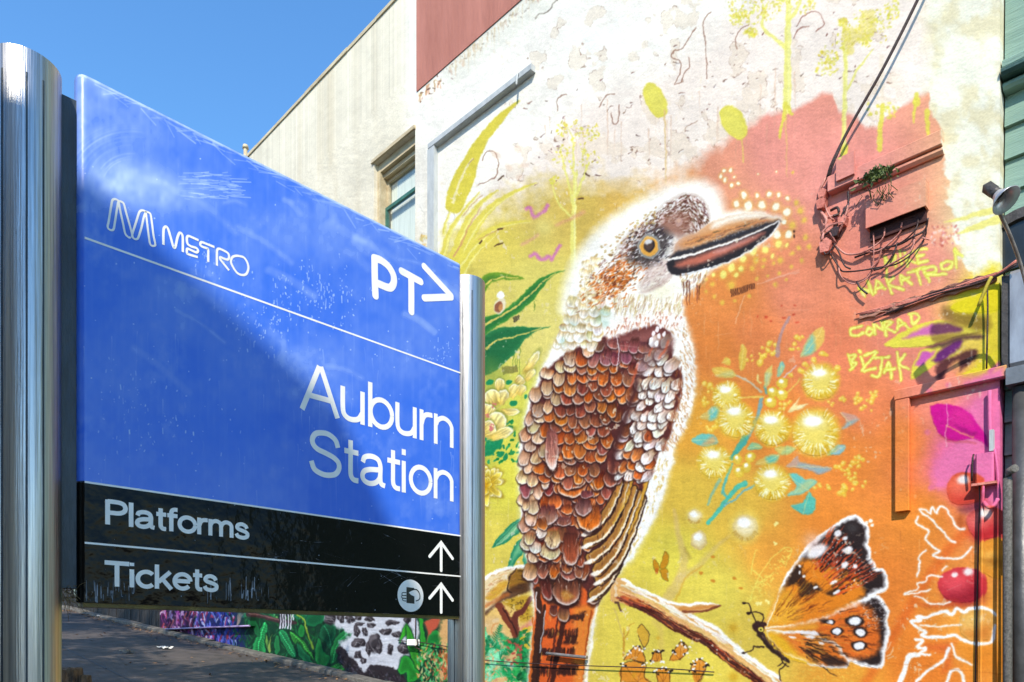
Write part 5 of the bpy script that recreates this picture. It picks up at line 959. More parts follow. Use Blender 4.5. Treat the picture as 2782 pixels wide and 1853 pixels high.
M_GREEN = pmat('sage_green_boards', (122, 150, 134), (104, 134, 120), 5, .6, bump=.4, stretch=(.35, 1, 3), c3=(140, 164, 148))
M_GREEN_D = pmat('dark_green_moulding', (52, 86, 78), (34, 60, 54), 8, .5, bump=.2)
M_ASPH = pmat('asphalt', (92, 82, 76), (62, 56, 52), 3.2, .85, bump=.6, bscale=140, c3=(116, 104, 96))
M_KERB = pmat('old_concrete', (116, 110, 100), (72, 68, 62), 9, .9, bump=.6, bscale=60)
M_DARKWOOD = pmat('weathered_dark_wood', (44, 41, 40), (26, 25, 25), 6, .8, bump=.5, stretch=(6, 6, .5))
M_BARK = pmat('stump_bark', (128, 100, 70), (54, 40, 28), 16, .9, bump=1., stretch=(1, 1, .35), bscale=40)
M_STEEL = pmat('brushed_stainless', (198, 197, 196), (138, 138, 140), 6, .34, 1., bump=.14, stretch=(26, 26, .4), bscale=14, c3=(94, 92, 90))
M_SPACER = pmat('grey_rubber_spacer', (62, 72, 80), (36, 42, 48), 14, .5, bump=.3, stretch=(1, 1, .3))
M_WHITE = pmat('white_vinyl', (246, 243, 236), (232, 228, 220), 14, .38, bump=.05)
M_ICON = pmat('black_vinyl', (22, 22, 24), (34, 34, 36), 10, .3, bump=.02)
M_CABLE = pmat('black_cable', (62, 34, 30), (40, 26, 24), 20, .5, bump=.3)
M_PCABLE = pmat('overpainted_cable', (214, 146, 130), (128, 62, 54), 7, .6, bump=.5, c3=(74, 36, 34))
M_RUST = pmat('rusty_painted_metal', (222, 142, 124), (176, 92, 76), 7, .7, bump=.5, c3=(120, 60, 50))
M_SALMON = pmat('salmon_paint', (228, 150, 132), (214, 134, 116), 4, .6, bump=.2)
M_DARKRED = pmat('underside_dark_red', (70, 26, 22), (40, 14, 14), 8, .8)
M_WEED = pmat('weed_leaf', (92, 104, 44), (48, 66, 30), 20, .6, bump=.1, c3=(150, 130, 70))
M_LAMP = pmat('lamp_reflector', (206, 204, 206), (160, 158, 160), 8, .35, .6, bump=.1)
M_LAMPB = pmat('lamp_housing', (84, 78, 74), (50, 46, 44), 14, .5, .3, bump=.2)
M_PIPE = pmat('galvanised_pipe', (160, 152, 146), (116, 104, 96), 12, .45, .5, bump=.2)
M_BOXW = pmat('white_enamelled_metal', (176, 176, 178), (120, 120, 124), 2.5, .3, .35, bump=.05, stretch=(3, 1, 1), coat=.3)
M_PINK = pmat('pink_overpaint', (238, 128, 172), (226, 108, 158), 6, .55, bump=.2)
M_FOL = pmat('street_tree_leaf', (62, 92, 40), (40, 66, 28), 6, .6, bump=0)
M_TRUNK = pmat('tree_bark', (110, 92, 74), (70, 58, 46), 9, .9, bump=.8, stretch=(1, 1, .3))
M_BRICK = pmat('gable_brickwork', (206, 198, 180), (186, 176, 156), 12, .85, bump=.4)  # pale wall of the added gable, chosen to brighten the post reflections
M_ROOF = pmat('roof_sheet', (150, 152, 150), (120, 122, 122), 4, .5, bump=.2)
M_LEAF = pmat('dry_leaf', (176, 132, 84), (120, 84, 50), 30, .8, bump=.2, c3=(206, 176, 130))
M_PAPER = pmat('crumpled_paper', (226, 222, 214), (196, 192, 184), 20, .8, bump=.4)
M_STRAW = pmat('dry_straw', (150, 122, 76), (90, 72, 44), 30, .85, bump=.2)
def glass_mat():
    m = bpy.data.materials.new('window_glass'); m.use_nodes = True; t = m.node_tree; b = t.nodes['Principled BSDF']
    tc = node(t, 'ShaderNodeTexCoord'); nz = node(t, 'ShaderNodeTexNoise'); nz.inputs['Scale'].default_value = 4; t.links.new(tc.outputs['Object'], nz.inputs[0])
    bp = node(t, 'ShaderNodeBump'); bp.inputs['Strength'].default_value = .03; t.links.new(nz.outputs['Fac'], bp.inputs['Height']); pass
    tr_ = node(t, 'ShaderNodeBsdfTransparent'); tr_.inputs[0].default_value = (.86, .9, .9, 1); gl = node(t, 'ShaderNodeBsdfGlossy'); gl.inputs['Roughness'].default_value = .03; t.links.new(bp.outputs[0], gl.inputs['Normal'])
    lw_ = node(t, 'ShaderNodeLayerWeight'); lw_.inputs[0].default_value = .35; fr_ = node(t, 'ShaderNodeMath', operation='MULTIPLY'); fr_.inputs[1].default_value = .45; t.links.new(lw_.outputs['Facing'], fr_.inputs[0]); mxs = node(t, 'ShaderNodeMixShader'); t.links.new(fr_.outputs[0], mxs.inputs[0]); t.links.new(tr_.outputs[0], mxs.inputs[1]); t.links.new(gl.outputs[0], mxs.inputs[2])
    t.links.new(mxs.outputs[0], t.nodes['Material Output'].inputs['Surface']); t.nodes.remove(b)
    return m
M_GLASS = glass_mat()

# ================================================================ ground
A0 = Vector((*on_wall(445.5, 1716), 0)); A1 = Vector((*on_wall(925, 1833), 0))      # two points of the wall's foot
SLOPE = (A0.y - A1.y) / (A0.x - A1.x)
def gz(x): return A1.y + SLOPE * (max(-34., min(14., x)) - A1.x)
mb = MB()
xs = [-900, -200, -34] + [-34 + i for i in range(1, 48)] + [14, 200, 900]; ys = [-900, -60, -20, -8, -2, 2, 4, 5.82, 12, 60, 900]
for j, y in enumerate(ys):
    for x in xs: mb.v.append((x, y, gz(x)))
n = len(xs)
for j in range(len(ys) - 1):
    for i in range(n - 1): mb.f.append((j * n + i, j * n + i + 1, (j + 1) * n + i + 1, (j + 1) * n + i)); mb.sm.append(True)
mb.build('road', M_ASPH, kind='structure')
mb = MB()                                                                            # low kerb along the wall's foot, in lengths
kx = -33.
kerb_parent = None
while kx < 8:
    L = R.uniform(1.1, 1.5); k = MB(); z0, z1 = gz(kx + .008), gz(kx + L - .008); h = R.uniform(.05, .075); d = R.uniform(-.008, .008)
    x0, x1 = kx + .008, kx + L - .008
    k.v += [(x0, 5.80 + d, z0 - .1), (x1, 5.80 + d, z1 - .1), (x1, 5.80 + d, z1 + h - .015), (x0, 5.80 + d, z0 + h - .015), (x1, 5.825 + d, z1 + h), (x0, 5.825 + d, z0 + h), (x1, 5.99, z1 + h + .012), (x0, 5.99, z0 + h + .012), (x0, 5.99, z0 - .1), (x1, 5.99, z1 - .1)]
    k.f += [(0, 1, 2, 3), (3, 2, 4, 5), (5, 4, 6, 7), (0, 3, 5, 7, 8), (1, 9, 6, 4, 2)]; k.sm += [False] * 5
    if kerb_parent is None: kerb_parent = k.build('kerb', M_KERB, kind='structure')
    else: k.build('kerb_stone', M_KERB, kerb_parent)
    kx += L
# a tar seam across the asphalt
def ground_at(px, py):
    d = ray(px, py); t = 2.
    for _ in range(60):
        p = d * t; f = EYE + p.z - gz(p.x); g = d.z + -SLOPE * d.x if -34 < p.x < 14 else d.z
        t -= f / g
    p = d * t; return Vector((p.x, p.y, EYE + p.z))
a, b = ground_at(178, 1762), ground_at(362, 1853); mb = MB(); mb2 = []
dirv = (b - a); L = dirv.length; dirv.normalize(); sd = Vector((-dirv.y, dirv.x, 0)) * .012
prev = None; a = a - dirv * 1.5; L += 6
for i in range(60):
    p = a + dirv * (L * i / 59) + Vector((R.uniform(-.01, .01), R.uniform(-.01, .01), 0)); p.z = gz(p.x) + .004
    if prev is not None: mb.quad(prev - sd, p - sd, p + sd, prev + sd)
    prev = p
M_TAR = pmat('tar_seam', (26, 24, 24), (36, 34, 34), 20, .6)
mb.build('road_joint', M_TAR, kind='structure')

# ================================================================ the mural building
bld = empty('mural_building', (-9, 6, 0), 'two-storey rendered building with a bright mural of birds and flowers', 'building')
WX0, WX1 = -17.3, on_wall(2716, 900)[0]
TOP = on_wall(915 * 1.1818, 0)[1] + .02
wl, wr = on_wall(1016, 500)[0], on_wall(1128, 500)[0]                                  # window opening
wt = on_wall(1128, 352)[1]; wb = wt - 1.75
zb = gz(WX0) - 6
front = MB()
front.quad((WX0, 6, zb), (wl, 6, zb), (wl, 6, TOP), (WX0, 6, TOP)); front.quad((wr, 6, zb), (WX1, 6, zb), (WX1, 6, TOP), (wr, 6, TOP))
front.quad((wl, 6, zb), (wr, 6, zb), (wr, 6, wb), (wl, 6, wb)); front.quad((wl, 6, wt), (wr, 6, wt), (wr, 6, TOP), (wl, 6, TOP))
front.quad((WX0, 6, zb), (WX0, 6, TOP), (WX0, 12, TOP), (WX0, 12, zb)); front.quad((WX1, 6, zb), (WX1, 6, TOP), (WX1, 12, TOP), (WX1, 12, zb))
front.quad((WX0, 12, zb), (WX1, 12, zb), (WX1, 12, TOP), (WX0, 12, TOP)); front.quad((WX0, 6, TOP), (WX1, 6, TOP), (WX1, 12, TOP), (WX0, 12, TOP))
RD = .26                                                                              # reveals of the window
front.quad((wl, 6, wb), (wl, 6 + RD, wb), (wl, 6 + RD, wt), (wl, 6, wt)); front.quad((wr, 6, wb), (wr, 6 + RD, wb), (wr, 6 + RD, wt), (wr, 6, wt))
front.quad((wl, 6, wt), (wr, 6, wt), (wr, 6 + RD, wt), (wl, 6 + RD, wt)); front.quad((wl, 6, wb), (wr, 6, wb), (wr, 6 + RD, wb), (wl, 6 + RD, wb))
def rooted(o, p):
    o.parent = p; o.matrix_parent_inverse = Matrix.Translation(p.location).inverted() if p.type == 'EMPTY' else Matrix.Identity(4); return o
wall = front.build('wall', M_MURAL, bld); rooted(wall, bld)
def part(mbx, name, mat, parent, **kw):
    o = mbx.build(name, mat, None, **kw); o.parent = parent
    r = parent
    while r.parent is not None: r = r.parent
    if parent.type == 'EMPTY': o.matrix_parent_inverse = Matrix.Translation(parent.location).inverted()
    return o
# uneven coping along the top
mb = MB(); x = WX0
while x < WX1 - .1:
    L = min(R.uniform(.5, 1.3), WX1 - x); h = R.uniform(.035, .06); mb.box((x, 5.985 - R.uniform(0, .012), TOP + .002), (x + L - .006, 6.3, TOP + h)); x += L
part(mb, 'coping', M_CREAM, bld)
# terracotta band
tl = on_wall(1133, 100)[0]; tbz = on_wall(1133, 250)[1]
mb = MB(); mb.box((tl, 5.988, tbz), (WX1 - 3.4, 6.02, TOP - .25)); part(mb, 'painted_band', M_TERRA, bld, label='terracotta painted band high on the wall')
# sash window, recessed
win = MB(); yy = 6.06
fr = .07
win.box((wl + .001, yy, wb), (wl + fr, yy + .16, wt - .001)); win.box((wr - fr, yy, wb), (wr - .001, yy + .16, wt - .001)); win.box((wl + fr, yy + .004, wt - .13), (wr - fr, yy + .16, wt - .002)); win.box((wl + fr, yy + .06, wt - .20), (wr - fr, yy + .15, wt - .134))
window = part(win, 'window', M_CREAM, bld, label='recessed sash window with green sashes and a net curtain')
s1 = MB(); mid = wt - .20 - .42
s1.box((wl + fr, yy + .09, mid - .05), (wr - fr, yy + .14, mid)); s1.box((wl + fr, yy + .09, wb), (wl + fr + .045, yy + .14, mid - .052)); s1.box((wr - fr - .045, yy + .09, wb), (wr - fr, yy + .14, mid - .052)); s1.box((wl + fr + .05, yy + .095, wb + .3), (wr - fr - .05, yy + .13, wb + .34))
part(s1, 'sash', M_SASH, window)
s2 = MB(); s2.box((wl + fr, yy + .125, mid + .002), (wl + fr + .04, yy + .17, wt - .2)); s2.box((wl + fr + .041, yy + .126, wt - .25), (wr - fr - .041, yy + .168, wt - .202)); s2.box((wr - fr - .04, yy + .125, mid + .002), (wr - fr, yy + .17, wt - .2)); part(s2, 'sash', M_CREAM, window)
for z0, z1, y0 in ((wb, mid - .052, .105), (mid + .002, wt - .202, .15)):
    g = MB(); g.quad((wl + fr + .046, yy + y0, z0), (wr - fr - .046, yy + y0, z0), (wr - fr - .046, yy + y0, z1), (wl + fr + .046, yy + y0, z1)); part(g, 'pane', M_GLASS, window)
cur = MB()
for i in range(40):
    xa = wl + .08 + (wr - wl - .16) * i / 40; xb = wl + .08 + (wr - wl - .16) * (i + 1) / 40
    cur.quad((xa, yy + .175 + .015 * (i % 2), wb), (xb, yy + .175 + .015 * ((i + 1) % 2), wb), (xb, yy + .175 + .015 * ((i + 1) % 2), wt), (xa, yy + .175 + .015 * (i % 2), wt))
part(cur, 'curtain', M_CURTAIN, window)
lt = MB(); lt.prism([(wl - .05, wt + .002), (wr + .012, wt + .002), (wr + .012, wt + .05), (wl - .02, wt + .045)], 5.972, 6.03); part(lt, 'drip_mould', M_CREAM, window)
sl_ = MB(); sl_.box((wl - .04, 5.93, wb - .07), (wr + .04, 6.2, wb - .003)); part(sl_, 'sill', M_CREAM, window)

# painted figures of the mural, each a thin skin of paint on the render
k = 0
LAB = {'painted_kookaburra': 'large painted kookaburra with long bill perched on a branch', 'painted_butterfly': 'big orange and black painted butterfly', 'painted_branch': None}
for name, polys in OUT.items():
    if name == 'painted_petal': continue
    for p in polys:
        q = [on_wall(x, y) for x, y in p]
        if max(z for _, z in q) < gz(q[0][0]): continue
        sh = MB(); y = 5.9995 - .00002 * k; k += 1
        sh.v = [(x, y, z) for x, z in q]; sh.f = [tuple(range(len(q)))]; sh.sm = [False]
        part(sh, name, M_MURAL, wall, **({'label': LAB[name]} if LAB.get(name) else {}))

# overpainted L-shaped frames of old billboards
def bar(pts4, d, name, mat, parent, bev=.0):
    q = [on_wall(*p) for p in pts4]; m_ = MB(); m_.prism(q, 6 - d, 6.01); return part(m_, name, mat, parent)
def level_bar(pxa, pxb, py_top, py_bot, at, d, name, mat, parent, y0=6.01):
    """horizontal bar on the wall; its height is measured at photo column `at`"""
    xa, xb = on_wall(pxa, 0)[0], on_wall(pxb, 0)[0]; zt, zb_ = on_wall(at, py_top)[1], on_wall(at, py_bot)[1]
    m_ = MB(); soft_box(m_, (xa, 6 - d, zb_), (xb, y0, zt), .006); return part(m_, name, mat, parent)
f1 = level_bar(1174, 1455, 395, 410, 1178, .075, 'billboard_frame', M_GREY, bld)
m_ = MB(); xa, xb = on_wall(1172, 0)[0], on_wall(1186, 0)[0]; z1 = on_wall(1178, 410)[1]; m_.box((xa, 5.93, z1 - 4.4), (xb + .03, 6.01, z1 - .002)); part(m_, 'frame_upright', M_GREY, f1)
m_ = MB(); xh, zh = on_wall(1421, 232); zz = on_wall(1421, 210)[1]
m_.tube([(xh, 5.93, zz), (xh, 5.90, zz - .03), (xh - .01, 5.90, zz - .13), (xh - .02, 5.915, zz - .15)], .012); part(m_, 'hook', M_GREY, f1)
f2 = level_bar(2436, 2738, 1064, 1092, 2440, .055, 'billboard_frame', M_MURAL, bld)
xa, xb = on_wall(2436, 0)[0], on_wall(2475, 0)[0]; z1, z2 = on_wall(2440, 1092)[1], on_wall(2440, 1392)[1]
m_ = MB(); soft_box(m_, (xa, 5.948, z2), (xb, 6.01, z1 - .002)); part(m_, 'frame_upright', M_MURAL, f2)

# service gear fixed to the wall, upper right
led = level_bar(2310, 2564, 460, 498, 2340, .06, 'timber_ledge', M_MURAL, bld)
m_ = MB(); xa, xb = on_wall(2258, 0)[0], on_wall(2332, 0)[0]; zt, zq = on_wall(2260, 490)[1], on_wall(2260, 532)[1]; soft_box(m_, (xa, 5.925, zq), (xb, 6.01, zt)); part(m_, 'ledge_block', M_MURAL, led)
m_ = MB(); xa, xb = on_wall(2284, 0)[0], on_wall(2332, 0)[0]; zt, zq = on_wall(2290, 462)[1], on_wall(2290, 505)[1]; m_.box((xa, 5.90, zq), (xb, 5.924, zt + .05)); part(m_, 'cover_plate', M_MURAL, led)
m_ = MB(); xa, xb = on_wall(2312, 0)[0], on_wall(2566, 0)[0]; zq = on_wall(2340, 498)[1]; soft_box(m_, (xa, 5.955, zq - .055), (xb, 6.01, zq - .002), .02); part(m_, 'ledge_rail', M_MURAL, led)
jb = MB(); xa, xb = on_wall(2362, 0)[0], on_wall(2524, 0)[0]; zt, zq = on_wall(2364, 562)[1], on_wall(2364, 632)[1]
# cover box open at the bottom: lid, top, two cheeks and a dark block for its shaded underside
jb.box((xa, 5.915, zq), (xb, 5.925, zt)); jb.box((xa, 5.9255, zt - .012), (xb, 6.005, zt)); jb.box((xa, 5.9255, zq), (xa + .012, 6.005, zt - .013)); jb.box((xb - .012, 5.9255, zq), (xb, 6.005, zt - .013))
cov = part(jb, 'cable_cover', M_MURAL, bld, label='salmon overpainted cable cover open at its underside')
m_ = MB(); m_.box((xa + .013, 5.972, zq - .085), (xb - .013, 6.004, zt - .014)); part(m_, 'underside_shade', M_DARKRED, cov)  # dark block put in for the shade under the cover
def W(px, py, y): 
    d = ray(px, py); k_ = y / d.y; return Vector((d.x * k_, y, EYE + d.z * k_))
def wire(pts, r, mat, name, parent, n=6, jit=.0, sm=4):
    P = [W(px, py, y) for px, py, y in pts]
    if sm and len(P) > 2:
        a = np.array([tuple(p) for p in P]); q = np.vstack([2 * a[0] - a[1], a, 2 * a[-1] - a[-2]]); o = []
        for i in range(1, len(q) - 2):
            for t_ in np.linspace(0, 1, sm, endpoint=False):
                A_, B_, C_, D_ = q[i - 1:i + 3]; o.append(.5 * (2 * B_ + (C_ - A_) * t_ + (2 * A_ - 5 * B_ + 4 * C_ - D_) * t_ ** 2 + (3 * B_ - A_ - 3 * C_ + D_) * t_ ** 3))
        o.append(q[-2]); P = [Vector(p) for p in o]
    m_ = MB(); m_.tube(P, r, n); return part(m_, name, mat, parent)
zd = lambda x, y: (2200 + x / 3.4845, 350 + y / 3.4845)
cab = empty('service_cables', tuple(W(2240, 640, 5.9)), 'tangled bundle of overpainted cables looping under the cable cover', 'cables')
def wz(pts, r, mat, y=5.93): return wire([(*zd(a_, b_), y + (R.uniform(-.025, .02))) for a_, b_ in pts], r, mat, 'cable', cab)
for pts in ([(720,940),(700,1020),(640,1090),(540,1160),(430,1190),(330,1180),(230,1090)], [(875,885),(850,990),(760,1080),(640,1150),(520,1180)], [(1030,830),(1000,950),(900,1050),(780,1110),(640,1160)], [(1120,850),(1090,950),(980,1030),(840,1090),(640,1150),(420,1210)], [(1110,900),(1080,1040),(960,1190),(820,1280),(660,1320),(480,1350),(330,1350),(270,1300),(180,1150)],
            [(600,985),(610,1100),(600,1300),(540,1420),(440,1470),(340,1450),(285,1380),(280,1290)], [(1000,1040),(950,1150),(840,1250),(700,1310)], [(830,1080),(790,1200),(700,1300),(600,1340)], [(690,1140),(650,1260),(560,1330)], [(1060,1030),(1140,1056)]):  # the low U-shaped loop models a cast cable shadow as a cable
    wz([(a_ + R.uniform(-9, 9), b_ + R.uniform(-9, 9)) for a_, b_ in pts], R.uniform(.005, .008), M_PCABLE if R.random() < .45 else M_CABLE, 5.968)
for pts in ([(160,470),(110,560),(80,660),(100,780),(150,860),(130,960),(110,1060)], [(190,470),(150,580),(140,680),(170,800),(220,870)], [(370,600),(360,700),(320,800),(260,900),(190,980),(130,1010)], [(370,700),(340,860),(260,990),(200,1030)], [(140,840),(230,830),(310,820)], [(110,1000),(170,930),(270,900),(330,880)], [(130,900),(200,1000),(240,1080)], [(200,770),(260,740),(270,800),(220,830)], [(120,1080),(150,1190),(190,1170),(240,1090)], [(190,1040),(260,1150),(330,1290),(390,1330)], [(450,1440),(480,1500),(540,1568)]):
    wz([(a_ + R.uniform(-8, 8), b_ + R.uniform(-8, 8)) for a_, b_ in pts], R.uniform(.006, .012), M_PCABLE if R.random() < .4 else M_CABLE, 5.955)
for (a_, b_), s_ in (((100, 690), .04), ((140, 1090), .05), ((300, 850), .035), ((180, 920), .035), ((110, 600), .035), ((230, 960), .035)):
    p = W(*zd(a_, b_), 5.92); m_ = MB(); m_.prism([(p.x - s_ * .8, p.z - s_), (p.x + s_ * .5, p.z - s_ * 1.2), (p.x + s_, p.z + s_ * .3), (p.x + s_ * .2, p.z + s_ * 1.1), (p.x - s_, p.z + s_ * .7)], 5.93, 5.99); part(m_, 'clamp', M_CABLE if R.random() < .5 else M_RUST, cab)
# overhead line coming in from a pole across the street
oh = empty('overhead_cable', tuple(W(2245, 480, 5.9)), 'dark overhead service cable running up from the wall bracket', 'cable')
for off in (0, 5):
    wire([(2248 + off, 482, 5.94), (2262 + off * .8, 440, 5.92), (2312, 340, 5.92), (2400, 185, 5.91), (2492, 2, 5.90), (2590, -210, 5.89)], .009 if off else .012, M_CABLE, 'strand', oh, 7)
# weeds rooted on the ledge
weed = MB(); 
for i in range(260):
    a_, b_ = R.gauss(640, 75), R.gauss(440, 30); b_ -= (a_ - 640) * .25; p = W(*zd(a_, b_), R.uniform(5.82, 5.9)); s_ = R.uniform(.016, .04)
    u = Vector((R.uniform(-1, 1), R.uniform(-1, .3), R.uniform(-.6, 1))).normalized(); v_ = u.cross(Vector((R.uniform(-1, 1), R.uniform(-1, 1), R.uniform(-1, 1)))).normalized()
    weed.quad(p - v_ * s_ * .3, p + u * s_ * .5 - v_ * s_ * .4, p + u * s_ * 1.3, p + u * s_ * .5 + v_ * s_ * .4)
for i in range(16):
    a_, b_ = R.gauss(640, 90), R.uniform(470, 600); b_ -= (a_ - 640) * .22; p = W(*zd(a_, b_), 5.88); weed.tube([p, p + Vector((R.uniform(-.03, .03), 0, -.05)), p + Vector((R.uniform(-.06, .06), .02, -.1))], .003, 4)
weed.build('wall_weed', M_WEED, label='tuft of green weeds growing on the timber ledge', cat='plant')
# second ledge: rotten batten with old wires, lower right
zb_ = lambda x, y: (2082 + x / 2.24, 600 + y / 2.24)
bat = empty('rusted_batten', tuple(W(2520, 800, 5.95)), 'split rusty batten with dangling wires fixed below the painted signature', 'batten')
m_ = MB(); pa, pb = W(*zb_(560, 580), 5.95), W(*zb_(1395, 330), 5.95); N = 26; prev = None
for i in range(N):
    t_ = i / (N - 1); p = pa + (pb - pa) * t_; h = .014 + .016 * R.random() + .016 * t_; up = p + Vector((0, 0, h)); lo = p - Vector((0, 0, h * R.uniform(.6, 1.2)))
    ring = [Vector((up.x, 5.972 + R.uniform(-.010, .010), up.z)), Vector((lo.x, 5.978 + R.uniform(-.010, .008), lo.z)), Vector((lo.x, 6.0, lo.z)), Vector((up.x, 6.0, up.z))]
    if prev:
        for q in range(4): m_.quad(prev[q], prev[(q + 1) % 4], ring[(q + 1) % 4], ring[q])
    prev = ring
part(m_, 'batten', pmat('split_wood', (196, 138, 116), (92, 56, 46), 10, .85, bump=.8, stretch=(.3, 1, 2), c3=(206, 170, 140)), bat)
for i in range(7):
    o1, o2 = R.uniform(-26, 30), R.uniform(-14, 18); wire([(*zb_(R.uniform(540, 800), 560 + o1), 5.975), (*zb_(1000, 450 + o1 * .6 + R.uniform(-8, 8)), 5.965), (*zb_(1250, 375 + o2), 5.96), (*zb_(1410, 322 + o2 * .6), 5.95), (*zb_(1520, 250 + o2), 5.9)], R.uniform(.004, .008), M_CABLE if i % 2 else M_RUST, 'wire', bat)
wire([(*zb_(1370, 340), 5.9), (*zb_(1340, 400), 5.9), (*zb_(1290, 520), 5.92)], .012, pmat('yellow_overpaint', (214, 196, 60), (150, 130, 40), 9, .6), 'wire', bat); wire([(*zb_(1345, 420), 5.95), (*zb_(1347, 570), 5.96), (*zb_(1340, 900), 5.97)], .006, M_CABLE, 'wire', bat)

# meter box, conduits and brackets on the lower right of the mural
ze = lambda x, y: (2380 + x / 3.336, 980 + y / 3.336)
mt = empty('meter_box', tuple(W(*ze(960, 1000), 5.95)), 'small pink overpainted junction box with conduits at the right edge of the mural', 'junction box')
xa, xb = W(*ze(885, 950), 5.9).x, W(*ze(1052, 950), 5.9).x; zt, zq = W(*ze(1050, 812), 5.9).z, W(*ze(1050, 1080), 5.9).z
m_ = MB(); soft_box(m_, (xa, 5.94, zq), (xb, 6.0, zt), .01); part(m_, 'housing', M_MURAL, mt)
m_ = MB(); m_.box((xa - .02, 5.925, zq - .02), (xb + .02, 5.995, zq - .003)); part(m_, 'base_flange', M_RUST, mt)
wire([(*ze(885, 850), 5.95), (*ze(875, 900), 5.93), (*ze(868, 1090), 5.95)], .007, M_CABLE, 'bracket', mt)
wire([(*ze(970, 1100), 5.94), (*ze(968, 1200), 5.94), (*ze(965, 1290), 5.95), (*ze(960, 1568), 5.95), (2664, 1853, 5.95), (2662, 1990, 5.95)], .012, M_MURAL, 'conduit', mt)
wire([(*ze(935, 1110), 5.96), (*ze(940, 1300), 5.97), (*ze(930, 1568), 5.97), (2650, 1853, 5.985), (2650, 1990, 5.985)], .005, M_CABLE, 'cable', mt)
wire([(*ze(975, 1280), 5.94), (*ze(1020, 1330), 5.93), (*ze(1070, 1310), 5.94), (*ze(1105, 1250), 5.95)], .014, M_MURAL, 'conduit_bend', mt)
wire([(*ze(1030, 270), 5.97), (*ze(1032, 600), 5.97), (*ze(1048, 800), 5.97)], .014, M_MURAL, 'conduit', mt); wire([(*ze(1075, 800), 5.97), (*ze(1100, 1000), 5.97), (*ze(1110, 1230), 5.97), (2712, 1500, 5.97), (2710, 1853, 5.97)], .009, M_MURAL, 'conduit', mt)
m_ = MB(); p = W(*ze(1042, 690), 5.96); m_.box((p.x - .01, 5.955, p.z - .10), (p.x + .015, 6, p.z + .05)); part(m_, 'coupler', M_GREY, mt)

# wire and small white junction box low on the jungle part of the wall
zi = lambda x, y: (650 + x / 3.923, 1640 + y / 3.923)
jx = empty('cable_junction', tuple(W(*zi(1855, 415), 5.95)), 'small white junction box with thin wires low on the painted waterfall', 'junction box')
a_, b_ = W(*zi(1812, 380), 5.95), W(*zi(1892, 450), 5.95); m_ = MB(); soft_box(m_, (a_.x, 5.91, b_.z), (b_.x, 6, a_.z), .012); part(m_, 'housing', M_WHITE, jx)
wire([(*zi(1880, 100), 5.97), (*zi(1878, 380), 5.97)], .008, M_CABLE, 'wire', jx); wire([(*zi(1890, 405), 5.96), (*zi(2100, 440), 5.96), (*zi(2240, 468), 5.96), (1290, 1790, 5.96), (1500, 1805, 5.96), (1780, 1815, 5.96), (1940, 1826, 5.975)], .006, M_CABLE, 'wire', jx); wire([(*zi(1690, 390), 5.97), (*zi(1812, 405), 5.97)], .006, M_CABLE, 'wire', jx)
wire([(*zi(1895, 380), 5.95), (*zi(1900, 440), 5.93), (*zi(1870, 460), 5.94), (*zi(1930, 490), 5.96)], .009, M_CABLE, 'wire', jx)
wire([(1485, 1775, 5.95), (1570, 1784, 5.95), (1595, 1786, 5.95)], .02, M_PIPE, 'conduit', jx)

# proud purple panel at the far end
zh = lambda x, y: (150 + x / 3.923, 1620 + y / 3.923)
a_ = W(*zh(1190, 350), 5.9); b_ = W(*zh(2080, 320), 5.9); m_ = MB(); m_.box((a_.x, 5.9, a_.z), (b_.x, 6.0, a_.z + 1.6)); part(m_, 'plinth_panel', M_MURAL, bld)
m_ = MB(); m_.tube([(a_.x - .02, 5.885, a_.z), (b_.x, 5.885, a_.z)], .018, 8); part(m_, 'panel_edge_pipe', pmat('lilac_pipe', (170, 150, 190), (90, 70, 120), 6, .45, .2), bld)

# ================================================================ green timber building next door
gb = empty('green_building', (3, 6.1, 0), 'sage green weatherboard shopfront beside the mural wall', 'building')
gx0, gx1 = WX1 + .01, 9.
zA = on_wall(2705, 230, 6.1)[1]; pitch = .235
m_ = MB(); m_.box((gx0, 6.16, gz(gx0) - 2), (gx1, 12, 9.0)); part(m_, 'wall', M_GREEN, gb)
z = zA - .10
i = 0
while z > gz(0) + .4:
    m_ = MB(); m_.prism([(6.10 + R.uniform(0, .004), z - pitch + .004), (6.159, z - pitch + .004), (6.159, z), (6.135, z)], gx0, gx1, 'x'); part(m_, 'weatherboard', M_GREEN, gb); z -= pitch
z = zA + .12
while z < 8.9:
    m_ = MB(); m_.prism([(6.11, z + .003), (6.159, z + .003), (6.159, z + .6), (6.14, z + .6)], gx0, gx1, 'x'); part(m_, 'weatherboard', M_GREEN, gb); z += .602
for za, zb2, y0, mat in ((zA + .03, zA + .11, 6.02, M_GREEN), (zA - .035, zA + .026, 5.97, M_GREEN_D), (zA - .098, zA - .04, 6.04, M_GREEN)):
    m_ = MB(); soft_box(m_, (gx0, y0, za), (gx1, 6.158, zb2), .02); part(m_, 'cornice_moulding', mat, gb)
# arched window in the green wall, its left curve just in frame
ac = on_wall(2790, 700, 6.1); m_ = MB(); N = 18; ro, ri = .40, .33
for i in range(N):
    t0, t1 = math.pi * i / N, math.pi * (i + 1) / N; q = [(ac[0] + r_ * math.cos(t_), ac[1] - .05 + r_ * math.sin(t_)) for r_, t_ in ((ro, t0), (ro, t1), (ri, t1), (ri, t0))]; m_.prism(q, 6.06, 6.158)
aw = part(m_, 'window', M_LAMPB, gb, label='dark arched window surround in the green wall')
m_ = MB(); m_.prism([(ac[0] + (ri - .002) * math.cos(math.pi * i / N), ac[1] - .05 + (ri - .002) * math.sin(math.pi * i / N)) for i in range(N + 1)], 6.09, 6.13); part(m_, 'pane', pmat('dark_glass', (30, 34, 36), (44, 48, 50), 3, .1, bump=.02), aw)
